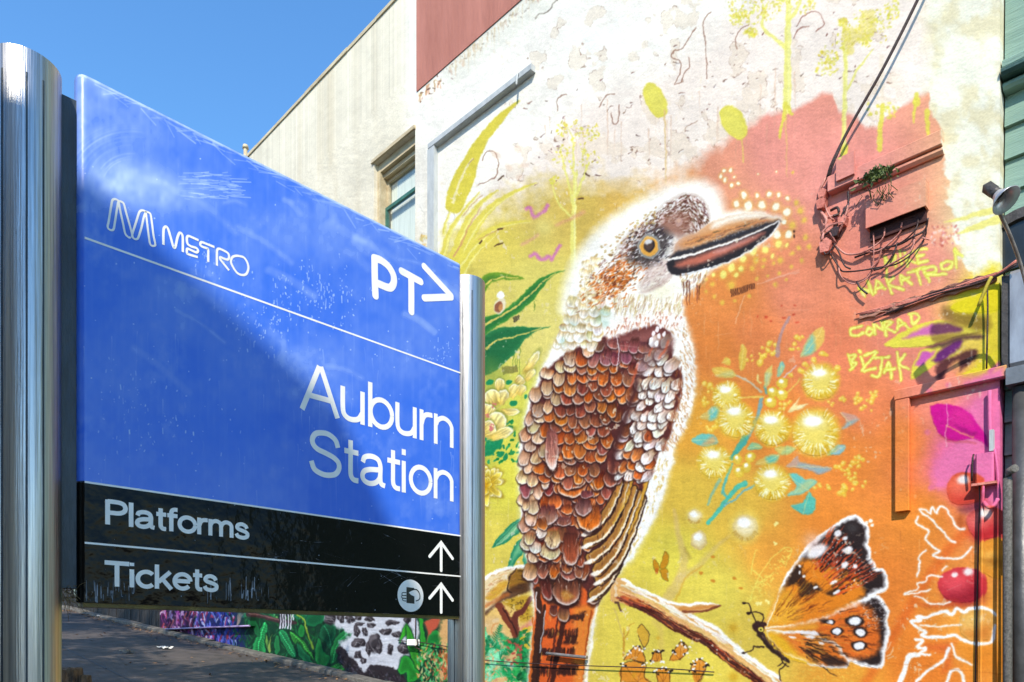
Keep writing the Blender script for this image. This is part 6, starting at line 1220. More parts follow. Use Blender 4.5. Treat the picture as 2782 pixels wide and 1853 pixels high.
# floodlight on a raking arm
fl = empty('floodlight', tuple(W(2780, 720, 5.7)), 'weathered floodlight with flared reflector on a thin raking arm', 'floodlight')
zf = lambda x, y: zd(x, y)
pA, pB = W(*zf(1690, 560), 5.3), W(*zf(1880, 690), 5.26); ax = (pB - pA).normalized()
m_ = MB(); m_.tube([pA - ax * .02, pA + ax * .04, pA + ax * .06], .034, 4, .034); part(m_, 'housing', M_LAMPB, fl)
m_ = MB(); m_.tube([pA + ax * .03, pA + ax * .10], .03, 14, .034); part(m_, 'lamp_neck', M_LAMPB, fl)
m_ = MB(); n_ = 20; e1 = ax.cross(Vector((0, 0, 1))).normalized(); e2 = ax.cross(e1); b0 = len(m_.v)
for d_, r_ in ((.095, .034), (.12, .045), (.175, .085), (.178, .082), (.12, .041)):
    for q in range(n_): th = 2 * math.pi * q / n_; m_.v.append(tuple(pA + ax * d_ + e1 * r_ * math.cos(th) + e2 * r_ * math.sin(th)))
for i in range(4):
    for q in range(n_): m_.f.append((i * n_ + q, i * n_ + (q + 1) % n_, (i + 1) * n_ + (q + 1) % n_, (i + 1) * n_ + q)); m_.sm.append(True)
part(m_, 'reflector', M_LAMP, fl)
wire([(*zf(1770, 690), 5.31), (*zf(1800, 800), 5.36), (*zf(1900, 1020), 5.5), (*zf(2010, 1330), 5.66), (2800, 830, 5.72)], .012, M_PIPE, 'arm', fl)
# white light box standing off the green wall, and its dark post
lb = empty('projecting_light_box', (-.8, 5.6, 3.6), 'white box sign seen edge on at the right border below the floodlight', 'sign')
pa, pb = W(2737, 735, 5.99), W(2740, 1005, 5.99); m_ = MB(); soft_box(m_, (pa.x + .02, 5.95, pb.z), (pa.x + 1.2, 6.055, pa.z - .02), .03); part(m_, 'box_face', M_BOXW, lb)
m_ = MB(); m_.box((pa.x - .03, 5.965, pb.z), (pa.x + .015, 6.055, pa.z - .04)); part(m_, 'edge_channel', M_LAMPB, lb)
m_ = MB(); m_.box((pa.x + .0, 5.93, pb.z - .12), (pa.x + 1.3, 6.06, pb.z - .004)); part(m_, 'support_beam', pmat('grey_steel_beam', (130, 132, 134), (96, 98, 100), 5, .4, .4), lb)
dp = W(2752, 1300, 6.03); pp = MB(); pp.tube([(dp.x + .05, 6.03, gz(0) - .2), (dp.x + .05, 6.03, pb.z - .13)], .055, 14)
pp.build('downpipe', pmat('dark_grey_pipe', (84, 84, 84), (56, 56, 56), 8, .45, .2), label='dark grey downpipe beside the right edge of the mural wall', cat='pipe')
pp = MB(); q = W(2738, 1420, 5.93); pp.tube([(q.x, 5.93, gz(0) - .1), (q.x, 5.93, W(2738, 1300, 5.93).z), (q.x + .012, 5.92, W(2738, 1290, 5.93).z + .02), (q.x + .05, 5.88, W(2748, 1277, 5.93).z)], .028, 10)
pp.build('old_pipe', pmat('speckled_render_pipe', (150, 146, 138), (90, 86, 80), 60, .9, bump=.9), label='rough speckled pipe with open top along the mural corner', cat='pipe')

# ================================================================ fence beyond the far end of the wall
fe = empty('timber_fence', (-20, 6, gz(-20)), 'dark weathered paling fence beyond the far end of the mural', 'fence')
x = -33.5
while x < WX0 - .05:
    wd = R.uniform(.13, .16); h = 2.0 + R.uniform(-.05, .05); z0 = gz(x) - .02; m_ = MB(); ya = 6.02 + R.uniform(-.012, .012); t_ = R.uniform(-.02, .02)
    m_.v += [(x, ya, z0), (x + wd, ya, z0), (x + wd + t_, ya, z0 + h), (x + t_, ya, z0 + h), (x, ya + .02, z0), (x + wd, ya + .02, z0), (x + wd + t_, ya + .02, z0 + h), (x + t_, ya + .02, z0 + h)]
    m_.f += [(0, 1, 2, 3), (7, 6, 5, 4), (0, 4, 5, 1), (1, 5, 6, 2), (2, 6, 7, 3), (3, 7, 4, 0)]; m_.sm += [False] * 6
    part(m_, 'paling', M_DARKWOOD, fe); x += wd + R.uniform(.004, .02)
for h in (.35, 1.6):
    m_ = MB(); m_.prism([(-33.5, gz(-33.5) + h), (WX0 - .05, gz(WX0) + h), (WX0 - .05, gz(WX0) + h + .09), (-33.5, gz(-33.5) + h + .09)], 6.06, 6.1); part(m_, 'rail', M_DARKWOOD, fe)
# vent pipe on the roof
rv = MB(); p = on_wall(667, 420, 7.5); pt = on_wall(667, 402, 7.5)[1]; rv.tube([(p[0], 7.5, TOP - .3), (p[0], 7.5, pt - .02)], .045, 10); rv.tube([(p[0], 7.5, pt - .015), (p[0], 7.5, pt + .06)], .075, 10, .06)
rv.build('roof_vent', M_CREAM, label='small capped vent pipe on the roof showing above the blue sign', cat='vent pipe')

# ================================================================ station sign
sg = empty('station_sign', (SIGN_X - .02, 1.0, gz(SIGN_X)), 'blue and black station sign between two stainless steel posts', 'sign')
YL_, YR_ = on_sign(213, 200)[0], on_sign(1256, 800)[0]
ZT, ZB_ = on_sign(213, 194)[1], on_sign(1256, 1674)[1]
ZM = (on_sign(213, 1300)[1] + on_sign(1256, 1460)[1]) / 2
print('sign', YL_, YR_, ZB_, ZM, ZT, 'check', on_sign(1256, 722)[1], on_sign(213, 1634)[1], on_sign(1256, 1460)[1], on_sign(213, 1300)[1])
def sign_dirt():
    global S
    S = Sheet(190, 160, 1290, 1700, .75, (0, 0, 0)); q = S.win(190, 160, 1290, 1700); sl2, X, Y = q; c = S.c
    n = np.clip(fbm(X, Y, 260, 180, 71) * 1.6 - .5, 0, 1) * .18 + .07 + np.clip(fbm(X, Y, 9, 160, 72, 3) - .5, 0, 1) * .10
    up = np.clip((1050 + (X - 230) * .2 - Y) / 700., 0, 1)                        # film grows stronger towards the top
    S.c[:] = (n * (.7 + .6 * up))[..., None]
    zq = lambda p: T(0, 0, 2.24, p)
    Wc = (255, 255, 255)
    for i in range(34):                        # wiped arcs
        r = 150 + 270 * rng.random() ** 1.6; a0 = rng.uniform(-165, -140); a1 = a0 + rng.uniform(40, 80)
        line(zq([(800 + r * 1.15 * math.cos(math.radians(t)), 1120 + r * math.sin(math.radians(t))) for t in np.linspace(a0, a1, 9)]), rng.uniform(1, 3.4), Wc, rng.uniform(.06, .34), 1.6, fade=(rng.uniform(.2, 1), rng.uniform(0, .6)))
    glow(*zq([(760, 1080)])[0], 95, Wc, .55, 48); glow(*zq([(950, 1180)])[0], 150, Wc, .40, 50); glow(*zq([(600, 470)])[0], 36, Wc, .55, 20); glow(*zq([(640, 560)])[0], 20, Wc, .3, 14)
    for i in range(90):
        x, y = rng.uniform(1080, 1420), rng.uniform(1050, 1210); line(zq([(x, y), (x + rng.uniform(30, 120), y + rng.uniform(-6, 14))]), rng.uniform(.8, 2.2), Wc, rng.uniform(.15, .5), .9)
    for i in range(70):
        t = rng.random(); x, y = 230 + t * 1010, 205 + t * 512; line([(x, y + rng.uniform(2, 26)), (x + rng.uniform(20, 90), y + rng.uniform(8, 60))], rng.uniform(1, 3), Wc, rng.uniform(.1, .4), 1.3)
    line([(218, 200), (1256, 722)], 5, Wc, .6, 1.5)
    for i in range(22):                        # broad sponge marks
        x, y = rng.uniform(300, 1230), rng.uniform(420, 1050); y = max(y, 260 + (x - 230) * .52); a = rng.uniform(.1, .9); L = rng.uniform(40, 170)
        line([(x, y), (x + L * .5, y + L * .5 * a - 8), (x + L, y + L * a)], rng.uniform(5, 22), Wc, rng.uniform(.05, .2), 5)
    for cx, cy, rx, ry, n_ in ((850, 800, 110, 80, 190), (1200, 960, 36, 26, 40), (450, 1150, 150, 110, 60), (700, 880, 90, 60, 80), (520, 1420, 200, 50, 40), (560, 700, 50, 40, 40), (330, 1080, 60, 130, 40)):
        for _ in range(n_):
            x, y = rng.normal(cx, rx * .6), rng.normal(cy, ry * .6); L = rng.exponential(3.5)
            line([(x, y), (x + J(0, 2), y + L)], rng.uniform(.8, 2.6), Wc, rng.uniform(.15, .8), .9)
    for _ in range(90):                        # dried runs
        x = rng.uniform(225, 1250); y = rng.uniform(900, 1600); line([(x, y), (x + J(0, 3), y + rng.uniform(10, 30)), (x + J(0, 4), y + rng.uniform(40, 120))], rng.uniform(.8, 2), Wc, rng.uniform(.08, .4), 1.1, .8, fade=(1, .1))
    for _ in range(46):                        # scratches in the black part
        x, y = rng.uniform(700, 1230), rng.uniform(1440, 1640); a = rng.uniform(-1, 1); L = rng.uniform(15, 90); line([(x, y), (x + L * .5, y - L * .5 * a + J(0, 4)), (x + L, y - L * a)], 1.1, Wc, rng.uniform(.2, .55), .7)
    for _ in range(170): dab(rng.uniform(215, 1256), rng.uniform(400, 1660), rng.uniform(.8, 2), rng.uniform(.8, 2.2), 0, Wc, rng.uniform(.2, .8))
    for x0 in (240, 300, 560, 660): 
        for _ in range(26): x = J(x0 + 30, 40); line([(x, rng.uniform(1560, 1630)), (x + J(0, 2), rng.uniform(1600, 1640))], rng.uniform(1, 3), Wc, rng.uniform(.2, .6), .9)
    q = S.win(190, 160, 1290, 1700); sl2, X, Y = q
    gr = np.clip(fbm(X, Y, 34, 46, 73, 4) - .5, 0, 1) * 2.4 * np.clip(fbm(X, Y, 180, 180, 74, 2) * 2.6 - 1., 0, 1)
    S.c[:] = np.clip(S.c * (.65 + .7 * fbm(X, Y, 20, 30, 75, 2))[..., None] + (gr * .2)[..., None], 0, 1)
    return S
SY0, SY1, SZ0, SZ1 = YL_ - .05, YR_ + .05, ZB_ - .05, ZT + .05
dirt_im = pic('sign_dirt', rectify(sign_dirt(), sign_px, SY0, SY1, SZ0, SZ1, .0009)); dirt_im.colorspace_settings.name = 'Non-Color'
def sign_mat(name, base, dust, gloss, wob, lo, hi, spec):
    m = bpy.data.materials.new(name); m.use_nodes = True; t = m.node_tree; b = t.nodes['Principled BSDF']; L = t.links.new
    im = node(t, 'ShaderNodeTexImage', image=dirt_im, extension='EXTEND'); L(plane_coord(t, 'Y', SY0, SY1, SZ0, SZ1), im.inputs[0])
    mx = node(t, 'ShaderNodeMix', data_type='RGBA'); mx.inputs['A'].default_value = (*lin(base), 1); mx.inputs['B'].default_value = (*lin(dust), 1)
    dm = node(t, 'ShaderNodeMapRange'); dm.inputs['From Min'].default_value = lo; dm.inputs['From Max'].default_value = 1.; dm.inputs['To Max'].default_value = hi; L(im.outputs[0], dm.inputs[0]); b.inputs['Specular IOR Level'].default_value = spec; L(dm.outputs[0], mx.inputs['Factor']); L(mx.outputs['Result'], b.inputs['Base Color'])
    mr = node(t, 'ShaderNodeMapRange'); mr.inputs['To Min'].default_value = gloss; mr.inputs['To Max'].default_value = .7; L(im.outputs[0], mr.inputs[0]); L(mr.outputs[0], b.inputs['Roughness'])
    g = node(t, 'ShaderNodeNewGeometry'); n1 = node(t, 'ShaderNodeTexNoise'); n1.inputs['Scale'].default_value = 9; n1.inputs['Detail'].default_value = 3; L(g.outputs['Position'], n1.inputs['Vector'])
    b1 = node(t, 'ShaderNodeBump'); b1.inputs['Strength'].default_value = wob; b1.inputs['Distance'].default_value = .01; n4 = node(t, 'ShaderNodeTexNoise'); n4.inputs['Scale'].default_value = 46; n4.inputs['Detail'].default_value = 2; L(g.outputs['Position'], n4.inputs['Vector']); ad = node(t, 'ShaderNodeMath', operation='MULTIPLY_ADD'); L(n4.outputs['Fac'], ad.inputs[0]); ad.inputs[1].default_value = .16; L(n1.outputs['Fac'], ad.inputs[2]); L(ad.outputs[0], b1.inputs['Height'])
    b2 = node(t, 'ShaderNodeBump'); b2.inputs['Strength'].default_value = .12; b2.inputs['Distance'].default_value = .001; L(im.outputs[0], b2.inputs['Height']); L(b1.outputs[0], b2.inputs['Normal']); L(b2.outputs[0], b.inputs['Normal'])
    return m
M_BLUE = sign_mat('blue_enamel', (22, 96, 218), (196, 220, 244), .15, .14, 0., 1., .5); M_BLACK = sign_mat('black_enamel', (5, 5, 6), (180, 186, 196), .09, .8, .32, 1., .14)
TH = .05
def panel(z0, z1, mat, name):
    m_ = MB(); r_ = .018; o = []
    for (cy, cx_, a0) in ((YR_ - r_, SIGN_X - r_, 0), (YR_ - r_, SIGN_X - TH + r_, 0), (YL_ + r_, SIGN_X - TH + r_, 0), (YL_ + r_, SIGN_X - r_, 0)):
        pass
    def arc(cx_, cy, a0, a1): return [(cx_ + r_ * math.cos(math.radians(a)), cy + r_ * math.sin(math.radians(a))) for a in np.linspace(a0, a1, 6)]
    o = arc(SIGN_X - r_, YR_ - r_, 0, 90) + arc(SIGN_X - TH + r_, YR_ - r_, 90, 180) + arc(SIGN_X - TH + r_, YL_ + r_, 180, 270) + arc(SIGN_X - r_, YL_ + r_, 270, 360)
    m_.prism(o, z0, z1, 'z'); 
    for i in range(2, len(m_.f)): m_.sm[i] = True
    ob = part(m_, name, mat, sg)
    for p_ in ob.data.polygons: p_.use_smooth = abs(p_.normal.z) < .5
    ob.data.set_sharp_from_angle(angle=math.radians(40)) if hasattr(ob.data, 'set_sharp_from_angle') else None
    return ob
pb_ = panel(ZM + .0015, ZT, M_BLUE, 'blue_panel'); pk_ = panel(ZB_, ZM - .0015, M_BLACK, 'black_panel')
rail = MB(); rail.box((SIGN_X - TH + .006, YL_ + .01, ZB_ - .010), (SIGN_X - .005, YR_ - .004, ZB_ - .0008)); part(rail, 'bottom_rail', pmat('olive_rail', (112, 96, 48), (62, 52, 28), 9, .45, .5, bump=.2), sg)  # bottom rail in mixed olive brown metal tones
top = EYE + 1.206
for cx_, cy, nm in ((-1.770, .349, 0), (-1.782, 1.592, 1)):
    m_ = MB(); N = 48; r_ = .0625; zlo = gz(cx_) - .3
    m_.tube([(cx_, cy, zlo), (cx_, cy, top)], r_, N, cap=False); m_.tube([(cx_, cy, top - .12), (cx_, cy, top)], r_ - .004, N, cap=False)
    nb = len(m_.v); 
    for k_ in range(N):
        th = 2 * math.pi * k_ / N; m_.v += [(cx_ + r_ * math.cos(th), cy + r_ * math.sin(th), top), (cx_ + (r_ - .004) * math.cos(th), cy + (r_ - .004) * math.sin(th), top)]
    for k_ in range(N): a_, b2_ = nb + 2 * k_, nb + 2 * ((k_ + 1) % N); m_.f.append((a_, b2_, b2_ + 1, a_ + 1)); m_.sm.append(False)
    post = part(m_, 'post', M_STEEL, sg)
    m_ = MB(); m_.tube([(cx_, cy, top - .10), (cx_, cy, top - .06)], r_ - .006, N); part(m_, 'cap', M_LAMPB, post)
    # slots down the post: two narrow dark grooves on the side facing the camera
    for ang in ((-11, 16, -52) if nm == 0 else (-52, -24, -80)):
        th = math.radians(ang); m_ = MB(); px_, py_ = cx_ + (r_ + .0006) * math.cos(th), cy + (r_ + .0006) * math.sin(th); t_ = Vector((-math.sin(th), math.cos(th), 0)) * .0018; nn = Vector((math.cos(th), math.sin(th), 0)) * .0012
        b_ = Vector((px_, py_, 0)); q_ = [b_ - t_ - nn * 2, b_ + t_ - nn * 2, b_ + t_, b_ - t_]; m_.prism([(v.x, v.y) for v in q_], zlo, top - .05, 'z'); part(m_, 'groove', M_SPACER, post)
ym = .349 + .0615
m_ = MB(); m_.box((SIGN_X - .045, ym - .012, ZB_ + .03), (SIGN_X - .016, YL_ + .006, ZT - .055)); part(m_, 'spacer', M_SPACER, sg)
m_ = MB(); m_.box((SIGN_X - .045, YR_ - .004, ZB_ + .02), (SIGN_X - .02, 1.592 - .058, ZT - .06)); part(m_, 'spacer', M_SPACER, sg)

# ---- lettering and symbols on the sign, cut from flat vinyl
def spl(p, n=7):
    if len(p) < 3: return [Vector(q) for q in p]
    return [Vector((float(a), float(b))) for a, b in smooth(p, n)]
lay = [0]
def ribbon(m_, pts, w_, cap=False, curve=True, base=.0004):
    """flat stroke on the sign face; pts in (Y,Z) metres"""
    p = spl(pts) if curve else [Vector(q) for q in pts]
    lay[0] += 1; x = SIGN_X + base + .00003 * (lay[0] % 9); n = len(p); h = w_ / 2; Lf, Rt = [], []
    for i, c in enumerate(p):
        a = (c - p[i - 1]).normalized() if i else None; b = (p[i + 1] - c).normalized() if i < n - 1 else None
        t = (a + b).normalized() if a is not None and b is not None and (a + b).length > 1e-6 else (a if b is None else b)
        nn = Vector((-t.y, t.x)); s_ = 1.0
        if a is not None and b is not None: s_ = min(2.0, 1 / max(.35, nn.dot(Vector((-a.y, a.x)))))
        Lf.append(c + nn * h * s_); Rt.append(c - nn * h * s_)
    for i in range(n - 1): m_.quad((x, *Lf[i]), (x, *Lf[i + 1]), (x, *Rt[i + 1]), (x, *Rt[i]))
    if cap:
        for c in (p[0], p[-1]): m_.quad(*[(x + .000015, c.x + h * math.cos(t), c.y + h * math.sin(t)) for t in np.linspace(0, 6.2832, 19)[:-1]])
def ell(cx_, cy, rx, ry, a0=0, a1=360, n=26): return [(cx_ + rx * math.cos(math.radians(a)), cy + ry * math.sin(math.radians(a))) for a in np.linspace(a0, a1, n)]
Gl = {'A': (.92, [([(.055,0),(.445,1.0)],0), ([(.865,0),(.475,1.0)],0), ([(.19,.335),(.73,.335)],0), ([(.40,.945),(.52,.945)],0)]),
 'u': (.68, [([(.07,.73),(.07,.30),(.10,.14),(.20,.065),(.33,.06),(.46,.11),(.545,.24)],1), ([(.555,.73),(.555,0)],0)]),
 'b': (.72, [([(.07,1),(.07,0)],0), (ell(.36,.365,.285,.305),0)]),
 'r': (.42, [([(.07,.73),(.07,0)],0), ([(.08,.40),(.12,.54),(.21,.635),(.39,.66)],1)]),
 'n': (.68, [([(.07,.73),(.07,0)],0), ([(.08,.48),(.15,.60),(.30,.67),(.46,.63),(.55,.52),(.56,.40),(.56,.0)],1)]),
 'S': (.80, [([(.68,.69),(.62,.84),(.48,.925),(.34,.935),(.18,.89),(.10,.78),(.11,.66),(.21,.57),(.40,.52),(.58,.46),(.69,.37),(.70,.24),(.62,.12),(.46,.065),(.30,.07),(.14,.14),(.07,.30)],1)]),
 't': (.40, [([(.18,.92),(.18,.50),(.18,.22),(.205,.12),(.27,.07),(.37,.066)],1), ([(.03,.67),(.37,.67)],0)]),
 'a': (.68, [([(.08,.50),(.13,.62),(.30,.67),(.46,.63),(.525,.50),(.525,.30),(.53,.16),(.56,.09),(.65,.066)],1), ([(.525,.42),(.44,.395),(.26,.37),(.12,.31),(.07,.20),(.12,.10),(.25,.06),(.40,.10),(.50,.20),(.525,.30)],1)]),
 'i': (.20, [([(.07,.73),(.07,0)],0), ([(.07,1),(.07,.865)],0)]), 'l': (.20, [([(.07,1),(.07,0)],0)]),
 'o': (.71, [(ell(.35,.365,.285,.305),0)]),
 'P': (.76, [([(.08,1),(.08,0)],0), ([(.08,.935),(.30,.935),(.44,.93),(.58,.88),(.645,.75),(.62,.61),(.52,.52),(.40,.49),(.26,.485),(.08,.485)],1)]),
 'f': (.38, [([(.15,0),(.15,.60),(.15,.76),(.18,.88),(.26,.935),(.37,.935)],1), ([(.01,.67),(.37,.67)],0)]),
 'm': (1.02, [([(.07,.73),(.07,0)],0), ([(.08,.48),(.14,.60),(.27,.67),(.40,.63),(.47,.53),(.48,.40),(.48,0)],1), ([(.49,.48),(.55,.60),(.68,.67),(.81,.63),(.88,.53),(.89,.40),(.89,0)],1)]),
 's': (.60, [([(.49,.49),(.43,.60),(.29,.67),(.15,.63),(.09,.53),(.14,.44),(.28,.385),(.42,.335),(.51,.26),(.50,.14),(.40,.07),(.26,.06),(.12,.11),(.06,.22)],1)]),
 'T': (.80, [([(0,.935),(.78,.935)],0), ([(.39,.93),(.39,0)],0)]),
 'c': (.64, [(ell(.35,.365,.285,.305,42,318),0)]), 'k': (.62, [([(.07,1),(.07,0)],0), ([(.53,.73),(.12,.28)],0), ([(.25,.43),(.57,0)],0)]),
 'e': (.70, [([(.08,.375),(.62,.375)],0), ([*ell(.35,.365,.285,.305,2,322)],0)])}
def word(text, y0, y1, z0, zc, sw, parent, name='lettering', label=None):
    """text between y0 and y1 (metres along the sign), baseline z0, cap line zc"""
    W_ = sum(Gl[c][0] for c in text) - .07; kx = (y1 - y0) / W_; kz = zc - z0; x = 0; m_ = MB()
    for c in text:
        adv, strokes = Gl[c]
        for pts, cv in strokes: ribbon(m_, [(y0 + (x + a) * kx, z0 + b * kz) for a, b in pts], sw, curve=bool(cv))
        x += adv
    return part(m_, name, M_WHITE, parent, label=label)
za = lambda x, y: on_sign(780 + x / 3.136, 940 + y / 3.136)
zl = lambda x, y: on_sign(200 + x / 3.92, 500 + y / 3.92)
zp = lambda x, y: on_sign(780 + x / 3.92, 640 + y / 3.92)
zk = lambda x, y: on_sign(x / 2.4015, 1200 + y / 2.4015)
zr = lambda x, y: on_sign(600 + x / 2.4015, 1200 + y / 2.4015)
y0, zb0 = za(105, 518); y1, _ = za(1415, 880); zb1 = za(1400, 880)[1]; zc = za(270, 172)[1]
word('Auburn', y0, y1, (zb0 + zb1) / 2, zc, .0150, pb_, label='white station name, first line')
y0, zs0 = za(178, 1100); _, zs1 = za(1400, 1330); zc2 = za(510, 800)[1]; zt_ = za(320, 712)[1]
word('Station', y0, y1, (za(1270, 1303)[1] + za(985, 1243)[1]) / 2, zt_ - .002, .0150, pb_, label='white station name, second line')
word('Platforms', zk(685, 400)[0], zk(1617, 600)[0], zk(705, 540)[1], zk(705, 378)[1], .0098, pk_)
word('Tickets', zk(682, 800)[0], zk(1415, 900)[0], zk(755, 945)[1], zk(755, 782)[1], .0098, pk_)
print('words', (zb0, zb1), zc)
def strokes(paths, conv, w_, name, parent, mat=None, cap=True, curve=True, label=None):
    m_ = MB()
    for p in paths: ribbon(m_, [conv(*q) for q in p], w_, cap, curve)
    return part(m_, name, mat or M_WHITE, parent, label=label)
strokes([[(478,180),(455,165),(430,162),(410,180),(395,260),(372,400),(362,450),(372,478),(400,492),(425,480),(440,400),(468,225),(478,185)],
         [(478,182),(510,190),(535,215),(560,310),(600,450),(628,560)], [(478,185),(495,280),(525,420),(550,530),(585,568),(600,570)],
         [(770,295),(740,282),(715,285),(695,310),(660,420),(622,545),(640,580),(670,588),(690,565),(720,470),(748,350),(770,300)],
         [(768,295),(800,305),(820,330),(835,430),(850,550),(868,635),(865,655),(840,660),(815,640),(800,560),(780,400),(768,300)]], zl, .0045, 'metro_logo', pb_, label='thin outlined letter M logo')
strokes([[(955,648),(955,520),(962,470),(985,455),(1005,480),(1030,560),(1055,650),(1070,680),(1085,660),(1105,570),(1125,525),(1145,525),(1160,560),(1162,650),(1162,725)],
         [(1330,600),(1260,568),(1225,555),(1208,565),(1205,600),(1215,640),(1250,665),(1300,680),(1322,700),(1320,722),(1300,728),(1250,705),(1215,690),(1205,705),(1207,735),(1225,750),(1322,780)],
         [(1500,672),(1400,632),(1365,620),(1350,630),(1352,655),(1380,672),(1418,685),(1432,705),(1432,830)],
         [(1525,870),(1525,740),(1530,700),(1550,690),(1600,710),(1645,740),(1655,780),(1640,805),(1600,795),(1565,780),(1560,800),(1590,840),(1655,920)],
         [(1768,768),(1815,785),(1850,840),(1860,900),(1840,955),(1800,970),(1745,950),(1700,890),(1675,830),(1690,780),(1730,765),(1768,768)]], zl, .0056, 'metro_lettering', pb_, cap=False)
strokes([[(930,240),(932,400),(935,530),(940,640)], [(930,240),(1000,265),(1080,330),(1130,420),(1135,500),(1105,552),(1060,550),(1000,525),(940,500)], [(1220,380),(1320,435),(1420,490)], [(1320,440),(1322,600),(1322,810)]], zp, .0225, 'transport_logo', pb_, label='thick rounded letters PT')
strokes([[(1460,330),(1745,640)], [(1745,655),(1460,665)]], zp, .0215, 'transport_chevron', pb_, curve=False)
def rule(pa, pb2, w_, parent):
    za_ = (on_sign(*pa)[1] + on_sign(*pb2)[1]) / 2; m_ = MB(); x = SIGN_X + .0003
    m_.quad((x, YL_ + .012, za_ - w_ / 2), (x, YR_ - .003, za_ - w_ / 2), (x, YR_ - .003, za_ + w_ / 2), (x, YL_ + .012, za_ + w_ / 2)); part(m_, 'divider_line', M_WHITE, parent)
rule((220, 632), (1256, 1022), .0048, pb_); rule((213, 1300), (1256, 1461), .0044, pk_); rule((213, 1466), (1256, 1571), .0044, pk_)
for y_ in ((1437, 650, 840), (1437, 922, 1112)):
    xm, ya, yb = y_; strokes([[(xm, ya + 20), (xm, yb)], [(xm - 75, ya + 98), (xm, ya + 8), (xm + 74, ya + 112)]], zr, .0105, 'arrow', pk_, curve=False)
c0 = zr(1238, 1005); m_ = MB(); rr_ = abs(zr(1238, 900)[1] - zr(1238, 1110)[1]) / 2; x = SIGN_X + .0004
m_.quad(*[(x, c0[0] + rr_ * math.cos(t), c0[1] + rr_ * math.sin(t)) for t in np.linspace(0, 6.2832, 49)[:-1]]); ic = part(m_, 'ticket_symbol', M_WHITE, pk_, label='round white ticketing symbol of a hand holding a card')
m_ = MB(); q = [zr(*p) for p in ((1210,948),(1262,955),(1258,968),(1240,975),(1225,985),(1240,1000),(1262,1010),(1262,1058),(1210,1052))]; m_.quad(*[(x + .0004, *p) for p in q])
ribbon(m_, [zr(*p) for p in ((1252,965),(1275,965),(1292,985),(1298,1010),(1292,1030),(1270,1040))], .0032, False, True, .0011); ribbon(m_, [zr(*p) for p in ((1208,985),(1185,985),(1180,995),(1185,1003),(1208,1003))], .0025, False, True, .0011); ribbon(m_, [zr(*p) for p in ((1208,1005),(1182,1004),(1178,1013),(1184,1020),(1208,1022))], .0025, False, True, .0011); ribbon(m_, [zr(*p) for p in ((1208,1024),(1188,1022),(1184,1032),(1192,1038),(1208,1040))], .0025, False, True, .0011)
# the pictogram lies on the disc
part(m_, 'pictogram', M_ICON, pk_)
# dry grass caught between post and panel
m_ = MB(); p0 = Vector((SIGN_X - .03, YL_ - .012, ZB_ + .02))
for i in range(70):
    d = Vector((R.uniform(-.4, .8), R.uniform(-.6, 1.0), R.uniform(-1.3, .5))); L = R.uniform(.02, .055); p = p0 + Vector((R.uniform(-.015, .02), R.uniform(-.02, .03), R.uniform(-.02, .02))); m_.tube([p, p + d * L * .5 + Vector((0, 0, .006)), p + d * L], R.uniform(.0004, .001), 4, .0003)
m_.build('dry_nest', M_STRAW, label='wisp of dry straw caught under the near corner of the sign', cat='straw')

# ================================================================ small things on the road
st = empty('tree_stump', (0, 0, 0), 'cut tree stump with rough bark at the lower left beside the steel post', 'stump')
g0 = ground_at(205, 1853); base = Vector((g0.x * .985, g0.y * .985, 0)); base.z = gz(base.x); st.location = base
ztop = (lambda d: EYE + d.z * (base.y / d.y))(ray(205, 1816)); H_ = max(.15, ztop - base.z)
def stump(px0, px1, h, sx, name):
    c_ = (px0 + px1) / 2; wd = abs((ray(px1, 1830) - ray(px0, 1830)).length) * (base.y / ray(205, 1830).y) / 2; m_ = MB(); N = 26; ox = (c_ - 205) / FPX * (base.y / ray(205, 1830).y)
    for j, (zz, rr2) in enumerate(((-.1, 1.12), (h * .5, 1.02), (h * .93, 1.0), (h, .92))):
        for k_ in range(N):
            th = 2 * math.pi * k_ / N; rk = wd * rr2 * (1 + .10 * math.sin(7 * th + j) + .07 * math.sin(13 * th) + R.uniform(-.03, .03)); m_.v.append((ox * CP + rk * math.cos(th), ox * SP + rk * math.sin(th), zz + (R.uniform(-.015, .015) if j > 1 else 0)))
    for j in range(3):
        for k_ in range(N): m_.f.append((j * N + k_, j * N + (k_ + 1) % N, (j + 1) * N + (k_ + 1) % N, (j + 1) * N + k_)); m_.sm.append(False)
    m_.f.append(tuple(range(3 * N, 4 * N))); m_.sm.append(False); o = m_.build(name, M_BARK, st); return o
stump(160, 220, H_, 1, 'trunk'); stump(218, 246, H_ * .55, 1, 'root')
for i, (px, py, s_, lb_) in enumerate(((345, 1775, .16, 'crumpled white paper nearer the middle of the asphalt path'), (448, 1763, .15, 'flattened white paper scrap farther up the asphalt path'), (283, 1678, .2, 'pale litter scrap lying by the fence'))):
    p = ground_at(px, py); m_ = MB(); n = 7
    for a_ in range(n):
        for b_ in range(n): m_.v.append(((a_ / (n - 1) - .5) * s_ * 1.6 + R.uniform(-.02, .02), (b_ / (n - 1) - .5) * s_ + R.uniform(-.02, .02), .008 + R.uniform(0, .05)))
    for a_ in range(n - 1):
        for b_ in range(n - 1):
            if R.random() < .85: m_.f.append((a_ * n + b_, (a_ + 1) * n + b_, (a_ + 1) * n + b_ + 1, a_ * n + b_ + 1)); m_.sm.append(False)
    o = m_.build('paper_scrap', M_PAPER, label=lb_, cat='litter', group='paper scraps on the path'); o.location = p; o.rotation_euler = (0, math.atan(SLOPE) * -1, R.uniform(0, 3))
m_ = MB()
